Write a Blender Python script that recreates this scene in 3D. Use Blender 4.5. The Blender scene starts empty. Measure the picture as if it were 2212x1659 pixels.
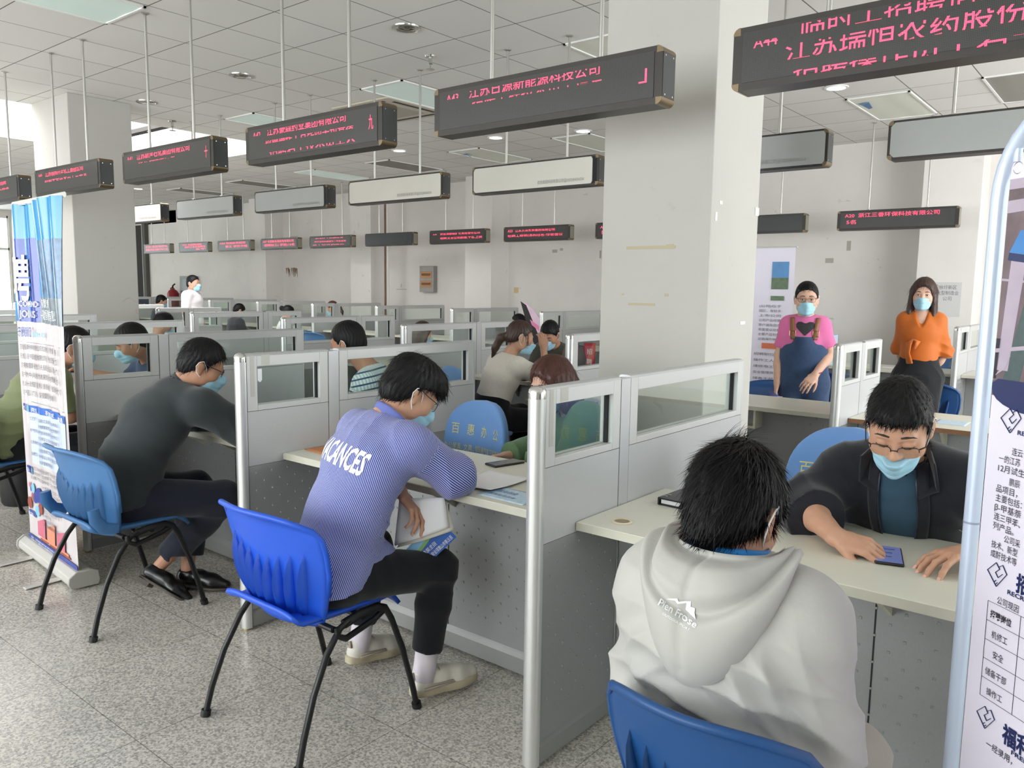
import bpy, bmesh, math, random
import numpy as np
from mathutils import Vector, Matrix, Euler, Quaternion
from mathutils.bvhtree import BVHTree

SC = bpy.context.scene
COL = SC.collection
PI = math.pi
random.seed(7)

# ------------------------------------------------------------------ camera
cam_data = bpy.data.cameras.new('camera')
cam = bpy.data.objects.new('camera', cam_data)
COL.objects.link(cam)
SC.camera = cam
YAW, PITCH, ROLL = -0.6808, 0.1195, 0.0142
fwd = Vector((math.sin(YAW) * math.cos(PITCH), math.cos(YAW) * math.cos(PITCH), -math.sin(PITCH)))
rgt = Vector((math.cos(YAW), -math.sin(YAW), 0))
upv = rgt.cross(fwd)
r2 = math.cos(ROLL) * rgt + math.sin(ROLL) * upv
u2 = -math.sin(ROLL) * rgt + math.cos(ROLL) * upv
cam.matrix_world = Matrix(((r2.x, u2.x, -fwd.x, 1.3725), (r2.y, u2.y, -fwd.y, -1.8515),
                           (r2.z, u2.z, -fwd.z, 1.4751), (0, 0, 0, 1)))
cam_data.sensor_width = 36.0
cam_data.lens = 36.0 * 1721.8 / 2212.0
cam_data.clip_start = 0.05
cam_data.clip_end = 200

# ------------------------------------------------------------------ world, daylight, exposure
world = bpy.data.worlds.new('overcast_sky')
SC.world = world
world.use_nodes = True
bg = world.node_tree.nodes['Background']
bg.inputs[0].default_value = (0.93, 0.97, 1.0, 1)
bg.inputs[1].default_value = 3.2
SC.view_settings.view_transform = 'Standard'
SC.view_settings.look = 'None'
SC.view_settings.gamma = 1.0
SC.view_settings.exposure = 0.42
SC.view_settings.use_curve_mapping = False


def area(name, loc, rot, sx, sy, power, col=(1, 1, 1), portal=False):
    l = bpy.data.lights.new(name, 'AREA')
    l.shape = 'RECTANGLE'
    l.size, l.size_y = sx, sy
    l.energy = power
    l.color = col
    o = bpy.data.objects.new(name, l)
    o.location = loc
    o.rotation_euler = rot
    COL.objects.link(o)
    if portal:
        l.cycles.is_portal = True
    return o


# daylight through the window walls (front wall behind the camera, right wall, left wall) and the roof light
area('front_window_daylight', (-4.5, -5.85, 1.75), (PI / 2 + 0.30, 0, 0), 11.0, 2.3, 290, (0.97, 0.955, 1.0))
area('right_window_daylight', (5.35, 4.6, 1.75), (PI / 2 + 0.50, 0, PI / 2 - 0.62), 4.2, 2.3, 290, (0.97, 0.955, 1.0))
area('left_window_daylight', (-21.8, 1.5, 1.75), (PI / 2 + 0.1, 0, -PI / 2), 9.0, 2.3, 70, (0.97, 0.955, 1.0))
area('roof_light_daylight', (-9.1, 1.9, 4.35), (0, 0, 0), 2.25, 5.4, 210, (0.98, 0.96, 1.0))


# ------------------------------------------------------------------ materials
MATS = {}


def mat(name, col, rough=0.5, metal=0.0, spec=0.5, noise=None, bump=None, emit=None, alpha=None, sheen=0.0, aniso=None,
        coat=0.0, sss=0.0):
    """noise=(scale, amount[, detail]) varies the colour; bump=(scale, strength[, stretch xyz])"""
    if name in MATS:
        return MATS[name]
    m = bpy.data.materials.new(name)
    m.use_nodes = True
    nt = m.node_tree
    b = nt.nodes['Principled BSDF']
    c = (*col, 1)
    b.inputs['Base Color'].default_value = c
    b.inputs['Roughness'].default_value = rough
    b.inputs['Metallic'].default_value = metal
    b.inputs['Specular IOR Level'].default_value = spec
    if sheen:
        b.inputs['Sheen Weight'].default_value = sheen
    if coat:
        b.inputs['Coat Weight'].default_value = coat
        b.inputs['Coat Roughness'].default_value = 0.2
    if sss:
        b.inputs['Subsurface Weight'].default_value = sss
        b.inputs['Subsurface Radius'].default_value = (0.012, 0.005, 0.003)
    if noise or bump:
        tc = nt.nodes.new('ShaderNodeTexCoord')
    if noise:
        n = nt.nodes.new('ShaderNodeTexNoise')
        n.inputs['Scale'].default_value = noise[0]
        n.inputs['Detail'].default_value = noise[2] if len(noise) > 2 else 4
        nt.links.new(tc.outputs['Object'], n.inputs['Vector'])
        mr = nt.nodes.new('ShaderNodeMapRange')
        mr.inputs[1].default_value = 0.25
        mr.inputs[2].default_value = 0.75
        mr.inputs[3].default_value = 1 - noise[1]
        mr.inputs[4].default_value = 1 + noise[1] * 0.4
        nt.links.new(n.outputs[0], mr.inputs[0])
        mx = nt.nodes.new('ShaderNodeMix')
        mx.data_type = 'RGBA'
        mx.blend_type = 'MULTIPLY'
        mx.inputs[0].default_value = 1
        mx.inputs[6].default_value = c
        nt.links.new(mr.outputs[0], mx.inputs[7])
        nt.links.new(mx.outputs[2], b.inputs['Base Color'])
    if bump:
        n = nt.nodes.new('ShaderNodeTexNoise')
        n.inputs['Scale'].default_value = bump[0]
        n.inputs['Detail'].default_value = 5
        src = tc.outputs['Object']
        if len(bump) > 2:
            mp = nt.nodes.new('ShaderNodeMapping')
            mp.inputs['Scale'].default_value = bump[2]
            nt.links.new(src, mp.inputs['Vector'])
            src = mp.outputs[0]
        nt.links.new(src, n.inputs['Vector'])
        bp = nt.nodes.new('ShaderNodeBump')
        bp.inputs['Strength'].default_value = bump[1]
        bp.inputs['Distance'].default_value = 0.004
        nt.links.new(n.outputs[0], bp.inputs['Height'])
        nt.links.new(bp.outputs[0], b.inputs['Normal'])
    if emit:
        b.inputs['Emission Color'].default_value = (*emit[0], 1)
        b.inputs['Emission Strength'].default_value = emit[1]
    if alpha is not None:
        b.inputs['Alpha'].default_value = alpha
    m.diffuse_color = c
    MATS[name] = m
    return m


def glass(name, tint=(0.93, 0.97, 0.95), reflect=0.12):
    """thin clear pane: mostly transparent with a faint mirror"""
    if name in MATS:
        return MATS[name]
    m = bpy.data.materials.new(name)
    m.use_nodes = True
    nt = m.node_tree
    nt.nodes.clear()
    out = nt.nodes.new('ShaderNodeOutputMaterial')
    t = nt.nodes.new('ShaderNodeBsdfTransparent')
    t.inputs[0].default_value = (*tint, 1)
    g = nt.nodes.new('ShaderNodeBsdfGlossy')
    g.inputs['Roughness'].default_value = 0.02
    lw = nt.nodes.new('ShaderNodeLayerWeight')
    lw.inputs[0].default_value = 0.25
    mr = nt.nodes.new('ShaderNodeMath')
    mr.operation = 'MULTIPLY_ADD'
    mr.inputs[1].default_value = 0.30
    mr.inputs[2].default_value = reflect * 0.15
    nt.links.new(lw.outputs['Fresnel'], mr.inputs[0])
    mx = nt.nodes.new('ShaderNodeMixShader')
    nt.links.new(mr.outputs[0], mx.inputs[0])
    nt.links.new(t.outputs[0], mx.inputs[1])
    nt.links.new(g.outputs[0], mx.inputs[2])
    nt.links.new(mx.outputs[0], out.inputs[0])
    MATS[name] = m
    return m


# ------------------------------------------------------------------ scene bookkeeping
def empty(name, loc=(0, 0, 0), rz=0.0):
    o = bpy.data.objects.new(name, None)
    o.empty_display_size = 0.1
    o.location = loc
    o.rotation_euler = (0, 0, rz)
    COL.objects.link(o)
    return o


def tag(o, label=None, cat=None, group=None, kind=None):
    if label:
        o['label'] = label
    if cat:
        o['category'] = cat
    if group:
        o['group'] = group
    if kind:
        o['kind'] = kind
    return o


def thing(name, label, cat, loc=(0, 0, 0), rz=0.0, group=None):
    return tag(empty(name, loc, rz), label, cat, group)


def copy_tree(o, parent=None):
    c = o.copy()
    COL.objects.link(c)
    if parent is not None:
        c.parent = parent
    for ch in list(o.children):
        copy_tree(ch, c)
    return c


def obj(name, me, parent=None, loc=None):
    o = bpy.data.objects.new(name, me)
    COL.objects.link(o)
    if parent is not None:
        o.parent = parent
    if loc is not None:
        o.location = loc
    return o


# ------------------------------------------------------------------ mesh builder
class MB:
    def __init__(s):
        s.v, s.f, s.mi, s.m = [], [], [], 0

    def mesh(s, verts, faces):
        o = len(s.v)
        s.v += [tuple(v) for v in verts]
        for f in faces:
            s.f.append(tuple(i + o for i in f))
            s.mi.append(s.m)
        return s

    def box(s, x0, x1, y0, y1, z0, z1):
        return s.mesh([(x0, y0, z0), (x1, y0, z0), (x1, y1, z0), (x0, y1, z0), (x0, y0, z1), (x1, y0, z1), (x1, y1, z1), (x0, y1, z1)],
                      [(0, 3, 2, 1), (4, 5, 6, 7), (0, 1, 5, 4), (1, 2, 6, 5), (2, 3, 7, 6), (3, 0, 4, 7)])

    def tube(s, pts, r, n=10, caps=True, flat=None):
        """round bar through pts; r number or list; flat=(sx,sy) squashes the section"""
        pts = [Vector(p) for p in pts]
        R = r if isinstance(r, (list, tuple)) else [r] * len(pts)
        V, F = [], []
        t0 = (pts[1] - pts[0]).normalized()
        a = t0.orthogonal().normalized()
        if abs(t0.z) < 0.9:
            a = t0.cross(Vector((0, 0, 1))).normalized()
        for i, p in enumerate(pts):
            if i == 0:
                t = pts[1] - pts[0]
            elif i == len(pts) - 1:
                t = pts[-1] - pts[-2]
            else:
                t = (pts[i + 1] - p).normalized() + (p - pts[i - 1]).normalized()
            t.normalize()
            a = (a - t * a.dot(t)).normalized()
            b = t.cross(a)
            fx, fy = flat if flat else (1, 1)
            for k in range(n):
                th = 2 * PI * k / n
                V.append(p + (a * math.cos(th) * fx + b * math.sin(th) * fy) * R[i])
        for i in range(len(pts) - 1):
            for k in range(n):
                k2 = (k + 1) % n
                F.append((i * n + k, i * n + k2, (i + 1) * n + k2, (i + 1) * n + k))
        if caps:
            F.append(tuple(range(n - 1, -1, -1)))
            F.append(tuple(range((len(pts) - 1) * n, len(pts) * n)))
        return s.mesh(V, F)

    def prism(s, poly, z0, z1, axis='z'):
        n = len(poly)

        def P(a, b, c):
            return (a, b, c) if axis == 'z' else ((c, a, b) if axis == 'x' else (a, c, b))
        V = [P(x, y, z0) for x, y in poly] + [P(x, y, z1) for x, y in poly]
        F = [tuple(range(n - 1, -1, -1)), tuple(range(n, 2 * n))] + [(i, (i + 1) % n, n + (i + 1) % n, n + i) for i in range(n)]
        return s.mesh(V, F)

    def lathe(s, prof, c=(0, 0, 0), n=20, sx=1, sy=1):
        V, F = [], []
        for r, z in prof:
            for k in range(n):
                th = 2 * PI * k / n
                V.append((c[0] + r * math.cos(th) * sx, c[1] + r * math.sin(th) * sy, c[2] + z))
        for i in range(len(prof) - 1):
            for k in range(n):
                k2 = (k + 1) % n
                F.append((i * n + k, i * n + k2, (i + 1) * n + k2, (i + 1) * n + k))
        return s.mesh(V, F)

    def grid(s, fn, nu, nv, closed=False):
        V = [fn(i / nu, j / nv) for j in range(nv + 1) for i in range(nu + 1)]
        F = [(j * (nu + 1) + i, j * (nu + 1) + i + 1, (j + 1) * (nu + 1) + i + 1, (j + 1) * (nu + 1) + i) for j in range(nv) for i in range(nu)]
        return s.mesh(V, F)

    def build(s, name, mats, parent=None, loc=None, smooth=False, bevel=0, solid=0, subsurf=0, fix=True, kind=None):
        me = bpy.data.meshes.new(name)
        me.from_pydata(s.v, [], s.f)
        if not isinstance(mats, (list, tuple)):
            mats = [mats]
        for m in mats:
            me.materials.append(m)
        me.polygons.foreach_set('material_index', s.mi)
        if fix:
            bm = bmesh.new()
            bm.from_mesh(me)
            bmesh.ops.recalc_face_normals(bm, faces=bm.faces)
            bm.to_mesh(me)
            bm.free()
        if smooth:
            me.polygons.foreach_set('use_smooth', [True] * len(me.polygons))
            if smooth != True:
                try:
                    me.set_sharp_from_angle(angle=smooth)
                except Exception:
                    pass
        me.update()
        o = obj(name, me, parent, loc)
        if solid:
            md = o.modifiers.new('solid', 'SOLIDIFY')
            md.thickness = solid
            md.offset = 0
        if bevel:
            md = o.modifiers.new('bevel', 'BEVEL')
            md.width = bevel
            md.segments = 2
            md.limit_method = 'ANGLE'
        if subsurf:
            md = o.modifiers.new('sub', 'SUBSURF')
            md.levels = md.render_levels = subsurf
        if kind:
            o['kind'] = kind
        return o


def struct(name, mb, m, **k):
    return mb.build(name, m, kind='structure', **k)


# ------------------------------------------------------------------ lettering
TXT = {}


def text_geo(body, bold=0.0):
    """flat lettering, unit em height, as (verts (x,y), faces); origin at the left of the base line"""
    key = (body, bold)
    if key in TXT:
        return TXT[key]
    c = bpy.data.curves.new('lettering', 'FONT')
    c.body = body
    c.resolution_u = 2
    c.fill_mode = 'FRONT'
    c.offset = bold
    o = bpy.data.objects.new('lettering', c)
    COL.objects.link(o)
    bpy.context.view_layer.update()
    me = bpy.data.meshes.new_from_object(o.evaluated_get(bpy.context.evaluated_depsgraph_get()))
    V = [(v.co.x, v.co.y) for v in me.vertices]
    F = [tuple(p.vertices) for p in me.polygons]
    bpy.data.objects.remove(o)
    bpy.data.curves.remove(c)
    bpy.data.meshes.remove(me)
    TXT[key] = (V, F)
    return TXT[key]


def put_text(mb, body, org, ex, ey, width=None, height=None, size=None, bold=0.0, clip=None, align='l', drop=None):
    """adds lettering to mb on the plane (org, ex, ey). width/height stretch the whole line. clip=(y0,y1) in em keeps a band."""
    V, F = text_geo(body, bold)
    if not V:
        return
    if clip:
        bm = bmesh.new()
        vs = [bm.verts.new((x, y, 0)) for x, y in V]
        for f in F:
            try:
                bm.faces.new([vs[i] for i in f])
            except ValueError:
                pass
        for co, no in (((0, clip[0], 0), (0, -1, 0)), ((0, clip[1], 0), (0, 1, 0))):
            bmesh.ops.bisect_plane(bm, geom=list(bm.verts) + list(bm.edges) + list(bm.faces), plane_co=co, plane_no=no, clear_outer=True)
        bm.verts.index_update()
        V2 = [(v.co.x, v.co.y) for v in bm.verts]
        F2 = [tuple(v.index for v in f.verts) for f in bm.faces]
        bm.free()
        V, F = V2, F2
        if not V:
            return
    xs = [x for x, y in text_geo(body, bold)[0]]
    x0, x1 = min(xs), max(xs)
    sx = sy = size or 1.0
    if width:
        sx = width / max(1e-6, x1 - x0)
        if not size and not height:
            sy = sx
    if height:
        sy = height
        if not width:
            sx = height
    off = {'l': 0, 'c': -(x1 - x0) / 2, 'r': -(x1 - x0)}[align]
    org, ex, ey = Vector(org), Vector(ex), Vector(ey)
    mb.mesh([org + ex * ((x - x0 + off) * sx) + ey * (y * sy) for x, y in V], F)


def S(r, g, b):
    """sRGB 0-255 to linear"""
    def l(c):
        c /= 255.0
        return c / 12.92 if c <= 0.04045 else ((c + 0.055) / 1.055) ** 2.4
    return (l(r), l(g), l(b))


# ------------------------------------------------------------------ shared materials
def floor_mat():
    m = bpy.data.materials.new('granite_tile')
    m.use_nodes = True
    nt = m.node_tree
    b = nt.nodes['Principled BSDF']
    N, L = nt.nodes.new, nt.links.new
    tc = N('ShaderNodeTexCoord')
    vo = N('ShaderNodeTexVoronoi')
    vo.inputs['Scale'].default_value = 130
    L(tc.outputs['Object'], vo.inputs['Vector'])
    n1 = N('ShaderNodeTexNoise')
    n1.inputs['Scale'].default_value = 110
    n1.inputs['Detail'].default_value = 6
    n1.inputs['Roughness'].default_value = 0.75
    L(tc.outputs['Object'], n1.inputs['Vector'])
    n2 = N('ShaderNodeTexNoise')
    n2.inputs['Scale'].default_value = 2.2
    n2.inputs['Detail'].default_value = 4
    L(tc.outputs['Object'], n2.inputs['Vector'])
    cr = N('ShaderNodeValToRGB')
    e = cr.color_ramp.elements
    e[0].position, e[0].color = 0.24, (*S(124, 121, 116), 1)
    e[1].position, e[1].color = 0.80, (*S(226, 221, 210), 1)
    for p, c in ((0.42, S(164, 160, 153)), (0.52, S(194, 189, 180)), (0.60, S(214, 208, 197))):
        x = e.new(p)
        x.color = (*c, 1)
    ad = N('ShaderNodeMath')
    ad.operation = 'MULTIPLY_ADD'
    sep = N('ShaderNodeSeparateColor')
    L(vo.outputs['Color'], sep.inputs[0])
    L(sep.outputs[0], ad.inputs[0])
    ad.inputs[1].default_value = 0.22
    sub = N('ShaderNodeMath')
    sub.operation = 'SUBTRACT'
    L(n1.outputs[0], sub.inputs[0])
    sub.inputs[1].default_value = 0.10
    L(sub.outputs[0], ad.inputs[2])
    L(ad.outputs[0], cr.inputs[0])
    # joints every 0.585 m, slightly different tone from tile to tile
    mp = N('ShaderNodeMapping')
    mp.inputs['Location'].default_value = (1.68, 0.72, 0)
    L(tc.outputs['Object'], mp.inputs['Vector'])
    br = N('ShaderNodeTexBrick')
    br.offset = 0
    br.inputs['Scale'].default_value = 1
    br.inputs['Brick Width'].default_value = 0.587
    br.inputs['Row Height'].default_value = 0.587
    br.inputs['Mortar Size'].default_value = 0.0016
    br.inputs['Mortar Smooth'].default_value = 0.2
    br.inputs['Color1'].default_value = (1, 1, 1, 1)
    br.inputs['Color2'].default_value = (0.93, 0.93, 0.92, 1)
    br.inputs['Mortar'].default_value = (0.42, 0.40, 0.37, 1)
    L(mp.outputs[0], br.inputs['Vector'])
    mx = N('ShaderNodeMix')
    mx.data_type = 'RGBA'
    mx.blend_type = 'MULTIPLY'
    mx.inputs[0].default_value = 1
    L(cr.outputs[0], mx.inputs[6])
    L(br.outputs[0], mx.inputs[7])
    mr = N('ShaderNodeMapRange')
    mr.inputs[1].default_value, mr.inputs[2].default_value = 0.3, 0.7
    mr.inputs[3].default_value, mr.inputs[4].default_value = 0.9, 1.06
    L(n2.outputs[0], mr.inputs[0])
    mx2 = N('ShaderNodeMix')
    mx2.data_type = 'RGBA'
    mx2.blend_type = 'MULTIPLY'
    mx2.inputs[0].default_value = 1
    L(mx.outputs[2], mx2.inputs[6])
    L(mr.outputs[0], mx2.inputs[7])
    L(mx2.outputs[2], b.inputs['Base Color'])
    rr = N('ShaderNodeMapRange')
    rr.inputs[3].default_value, rr.inputs[4].default_value = 0.16, 0.34
    L(n2.outputs[0], rr.inputs[0])
    L(rr.outputs[0], b.inputs['Roughness'])
    b.inputs['Specular IOR Level'].default_value = 0.55
    return m


def ceil_mat():
    m = bpy.data.materials.new('ceiling_tile')
    m.use_nodes = True
    nt = m.node_tree
    b = nt.nodes['Principled BSDF']
    N, L = nt.nodes.new, nt.links.new
    tc = N('ShaderNodeTexCoord')
    mp = N('ShaderNodeMapping')
    mp.inputs['Location'].default_value = (4.59, -1.49, 0)
    L(tc.outputs['Object'], mp.inputs['Vector'])
    br = N('ShaderNodeTexBrick')
    br.offset = 0
    br.inputs['Scale'].default_value = 1
    br.inputs['Brick Width'].default_value = 0.577
    br.inputs['Row Height'].default_value = 0.577
    br.inputs['Mortar Size'].default_value = 0.0045
    br.inputs['Mortar Smooth'].default_value = 0.1
    br.inputs['Color1'].default_value = (*S(228, 226, 222), 1)
    br.inputs['Color2'].default_value = (*S(222, 220, 216), 1)
    br.inputs['Mortar'].default_value = (*S(110, 108, 104), 1)
    L(mp.outputs[0], br.inputs['Vector'])
    n = N('ShaderNodeTexNoise')
    n.inputs['Scale'].default_value = 420
    L(tc.outputs['Object'], n.inputs['Vector'])
    L(br.outputs[0], b.inputs['Base Color'])
    bp = N('ShaderNodeBump')
    bp.inputs['Strength'].default_value = 0.08
    bp.inputs['Distance'].default_value = 0.002
    L(n.outputs[0], bp.inputs['Height'])
    L(bp.outputs[0], b.inputs['Normal'])
    b.inputs['Roughness'].default_value = 0.8
    return m


def wall_mat(name, col, stain=0.10):
    """old white emulsion with grey scuffs and a few darker smears"""
    m = mat(name, col, 0.75, noise=(1.1, stain, 6), bump=(60, 0.05))
    nt = m.node_tree
    N, L = nt.nodes.new, nt.links.new
    b = nt.nodes['Principled BSDF']
    src = b.inputs['Base Color'].links[0].from_socket
    tc = N('ShaderNodeTexCoord')
    v = N('ShaderNodeTexNoise')
    v.inputs['Scale'].default_value = 6.5
    v.inputs['Detail'].default_value = 3
    v.inputs['Distortion'].default_value = 1.5
    L(tc.outputs['Object'], v.inputs['Vector'])
    mr = N('ShaderNodeMapRange')
    mr.inputs[1].default_value, mr.inputs[2].default_value = 0.69, 0.76
    mr.inputs[3].default_value, mr.inputs[4].default_value = 0.0, 0.30
    L(v.outputs[0], mr.inputs[0])
    mx = N('ShaderNodeMix')
    mx.data_type = 'RGBA'
    L(mr.outputs[0], mx.inputs[0])
    L(src, mx.inputs[6])
    mx.inputs[7].default_value = (*S(150, 140, 122), 1)
    L(mx.outputs[2], b.inputs['Base Color'])
    return m


M_floor = floor_mat()
M_ceil = ceil_mat()
M_wall = wall_mat('wall_paint', S(228, 223, 218))
M_pillar = wall_mat('pillar_paint', S(188, 185, 179), 0.06)
M_white = mat('white_paint', S(232, 232, 228), 0.5)
M_alu = mat('satin_aluminium', S(190, 191, 192), 0.42, 0.35, bump=(180, 0.02, (1, 1, 0.02)))
M_alu_d = mat('satin_aluminium_frame', S(196, 196, 195), 0.45, 0.2)
M_post = mat('polished_post', S(205, 205, 203), 0.33, 0.6)
M_tile = mat('grey_metal_tile', S(190, 191, 192), 0.4, 0.2, noise=(300, 0.05, 2))
M_perf = mat('dark_grey_metal_tile', S(152, 153, 153), 0.42, 0.25, noise=(300, 0.06, 2))
M_kick = mat('kick_plate_metal', S(150, 150, 148), 0.5, 0.3)
M_black = mat('black_plastic', S(24, 24, 26), 0.5)
M_seam = mat('black_rubber_seam', S(18, 19, 24), 0.7)
M_glass = glass('clear_glass')
M_chrome = mat('chrome', S(215, 215, 212), 0.18, 1.0)
M_desk = mat('cream_laminate', S(216, 214, 200), 0.38, noise=(4, 0.05))
M_deskedge = mat('cream_laminate_edge', S(196, 194, 178), 0.5, noise=(9, 0.10))
M_brownedge = mat('brown_laminate_edge', S(134, 92, 60), 0.5)
ZC = 3.3

# ------------------------------------------------------------------ room shell
b = MB()
b.box(-22, 5.5, -6, 8.6, -0.1, 0)
struct('floor', b, M_floor)
b = MB()
SKX0, SKX1, SKY0, SKY1 = -10.3, -7.93, -0.9, 4.72
for x0, x1, y0, y1 in ((-22, SKX0, -6, 8.6), (SKX1, 5.5, -6, 8.6), (SKX0, SKX1, -6, SKY0), (SKX0, SKX1, SKY1, 8.6)):
    b.box(x0, x1, y0, y1, ZC, ZC + 0.04)
struct('ceiling', b, M_ceil)
# light well of the roof light
b = MB()
b.box(SKX0 - 0.08, SKX0, SKY0, SKY1, ZC + 0.04, 4.6)
b.box(SKX1, SKX1 + 0.08, SKY0, SKY1, ZC + 0.04, 4.6)
b.box(SKX0 - 0.08, SKX1 + 0.08, SKY0 - 0.08, SKY0, ZC + 0.04, 4.6)
b.box(SKX0 - 0.08, SKX1 + 0.08, SKY1, SKY1 + 0.08, ZC + 0.04, 4.6)
struct('trim_1', b, mat('light_well_plaster', S(238, 236, 230), 0.8, noise=(3, 0.08), bump=(3, 0.6)))
b = MB()
for y in (0.5, 1.9, 3.3):
    b.box(SKX0, SKX1, y - 0.03, y + 0.03, 4.46, 4.54)
b.box(SKX0, SKX1, 3.03, 3.13, ZC, ZC + 0.05)
struct('window_1', b, mat('dark_steel', S(60, 58, 55), 0.5))
b = MB()
b.box(-22, -19.6 + 1.6, 8.6, 8.7, 3.0, ZC)
b.box(-19.45, 5.5, 8.6, 8.72, 0, ZC)
struct('wall_back', b, M_wall)
b = MB()
for x in (-14.1, -10.74, -7.78, -4.3, -0.83, 2.6):
    b.box(x, x + 0.58, 8.15, 8.6, 0, ZC)
struct('trim_2', b, M_wall)
b = MB()
b.box(-21.9, -19.6, 8.62, 8.66, 0, 3.0)
o = struct('door_1', b, mat('dark_doorway_glass', S(38, 39, 40), 0.25))
b = MB()
b.box(-19.6, -19.45, 8.5, 8.7, 0, ZC)
b.m = 1
b.box(-19.75, -19.68, 8.56, 8.62, 0, 3.0)
b.build('door_frame', [mat('grey_door_frame', S(84, 82, 76), 0.6), M_alu], o)


def windows(name, along, a0, a1, fixed, z0, z1, n, wallname, lo, hi):
    """wall with a wide window band; along='x' or 'y'"""
    w, f = MB(), MB()
    t = 0.12 if fixed > 0 else -0.12

    def bx(m, p0, p1, q0, q1, zz0, zz1):
        q0, q1 = min(q0, q1), max(q0, q1)
        m.box(p0, p1, q0, q1, zz0, zz1) if along == 'x' else m.box(q0, q1, p0, p1, zz0, zz1)
    bx(w, lo, hi, fixed, fixed + t, 0, z0)
    bx(w, lo, hi, fixed, fixed + t, z1, ZC)
    bx(w, lo, a0, fixed, fixed + t, z0, z1)
    bx(w, a1, hi, fixed, fixed + t, z0, z1)
    struct(wallname, w, M_wall)
    for i in range(n + 1):
        p = a0 + (a1 - a0) * i / n
        bx(f, p - 0.03, p + 0.03, fixed + t * 0.3, fixed + t * 0.7, z0, z1)
    for z in (z0 + 0.03, z0 + (z1 - z0) * 0.68, z1 - 0.03):
        bx(f, a0, a1, fixed + t * 0.3, fixed + t * 0.7, z - 0.03, z + 0.03)
    o = struct(name, f, M_white)
    g = MB()
    bx(g, a0, a1, fixed + t * 0.48, fixed + t * 0.52, z0, z1)
    g.build('window_pane', M_glass, o)


windows('window_2', 'x', -10.2, 1.2, -6, 0.6, 2.95, 8, 'wall_front', -22, 5.5)
windows('window_3', 'y', -2.2, 6.6, 5.5, 0.6, 2.95, 6, 'wall_right', -6, 8.7)
windows('window_4', 'y', -3.5, 6.2, -22, 0.5, 3.15, 3, 'wall_left', -6, 8.7)

# ------------------------------------------------------------------ pillars
b = MB()
b.box(-0.865, -0.275, 1.62, 2.17, 0, ZC)
o = struct('trim_3', b, M_pillar, bevel=0.006)
tape = mat('old_tape', S(178, 166, 138), 0.6)
peel = mat('peeling_paint', S(236, 233, 222), 0.7)
scuff = mat('grey_scuff', S(176, 171, 162), 0.8)


def stain(name, pts, m, parent=None):
    k = MB()
    for (x0, x1, y0, y1, z0, z1) in pts:
        k.box(x0, x1, y0, y1, z0, z1)
    k.build(name, m, parent)


stain('tape_strip', [(-0.72, -0.45, 1.6185, 1.62, 1.674, 1.690), (-0.50, -0.46, 1.6182, 1.62, 1.673, 1.695), (-0.70, -0.55, 1.6185, 1.62, 1.40, 1.412),
                     (-0.74, -0.725, 1.6185, 1.62, 1.448, 1.458), (-0.50, -0.478, 1.6185, 1.62, 1.446, 1.461)], tape, o)
stain('peeling_paint', [(-0.2755, -0.272, 1.66, 1.68, 1.80, 1.84), (-0.2755, -0.271, 2.12, 2.165, 1.86, 1.90), (-0.2755, -0.272, 1.70, 1.73, 1.88, 1.895),
                        (-0.2755, -0.272, 2.0, 2.06, 1.31, 1.325)], peel, o)
b = MB()
b.box(-7.9, -7.04, 1.62, 2.24, 0, ZC)
struct('trim_4', b, M_pillar, bevel=0.006)

# ------------------------------------------------------------------ partition fins between the booths
HT, FT = 1.18, 0.05


def fin_window(root, y0, y1, name='window_frame'):
    h0, h1 = y0 + 0.049, y1 - 0.046
    zb, zt = 0.949, HT
    f = MB()
    for (a, c, z, w) in ((y0, h0, zb, zt), (h1, y1, zb, zt), (h0, h1, zb, 0.972), (h0, h1, 1.136, zt)):
        f.box(-FT, 0, a, c, z, w)
    fr = f.build(name, M_alu_d, root, bevel=0.0015)
    g = MB()
    g.box(-FT / 2 - 0.002, -FT / 2 + 0.002, h0, h1, 0.972, 1.136)
    g.build('glass_pane', M_glass, fr)
    g = MB()
    for ya in (h0, h1 - 0.007):
        g = MB()
        g.box(-FT / 2 - 0.0075, -FT / 2 + 0.0075, ya, ya + 0.007, 0.972, 1.136)
        g.build('glazing_seal', M_seam, fr)


def dimples(m, p0, p1, z0, z1, plane, side, axis):
    """staggered rows of small pressed squares; axis 'y' lies on x=plane, axis 'x' on y=plane"""
    s, d = 0.0045, 0.0022 * side
    k, z = 0, z1
    while z > z0:
        p = p0 + (0.039 if k % 2 else 0)
        while p < p1:
            if axis == 'y':
                V = [(plane, p - s, z - s), (plane, p + s, z - s), (plane, p + s, z + s), (plane, p - s, z + s)]
                V += [(plane + d, p - s * .6, z - s * .6), (plane + d, p + s * .6, z - s * .6), (plane + d, p + s * .6, z + s * .6), (plane + d, p - s * .6, z + s * .6)]
            else:
                V = [(p - s, plane, z - s), (p + s, plane, z - s), (p + s, plane, z + s), (p - s, plane, z + s)]
                V += [(p - s * .6, plane + d, z - s * .6), (p + s * .6, plane + d, z - s * .6), (p + s * .6, plane + d, z + s * .6), (p - s * .6, plane + d, z + s * .6)]
            m.mesh(V, [(4, 5, 6, 7), (0, 1, 5, 4), (1, 2, 6, 5), (2, 3, 7, 6), (3, 0, 4, 7)])
            p += 0.078
        z -= 0.039
        k += 1


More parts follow.
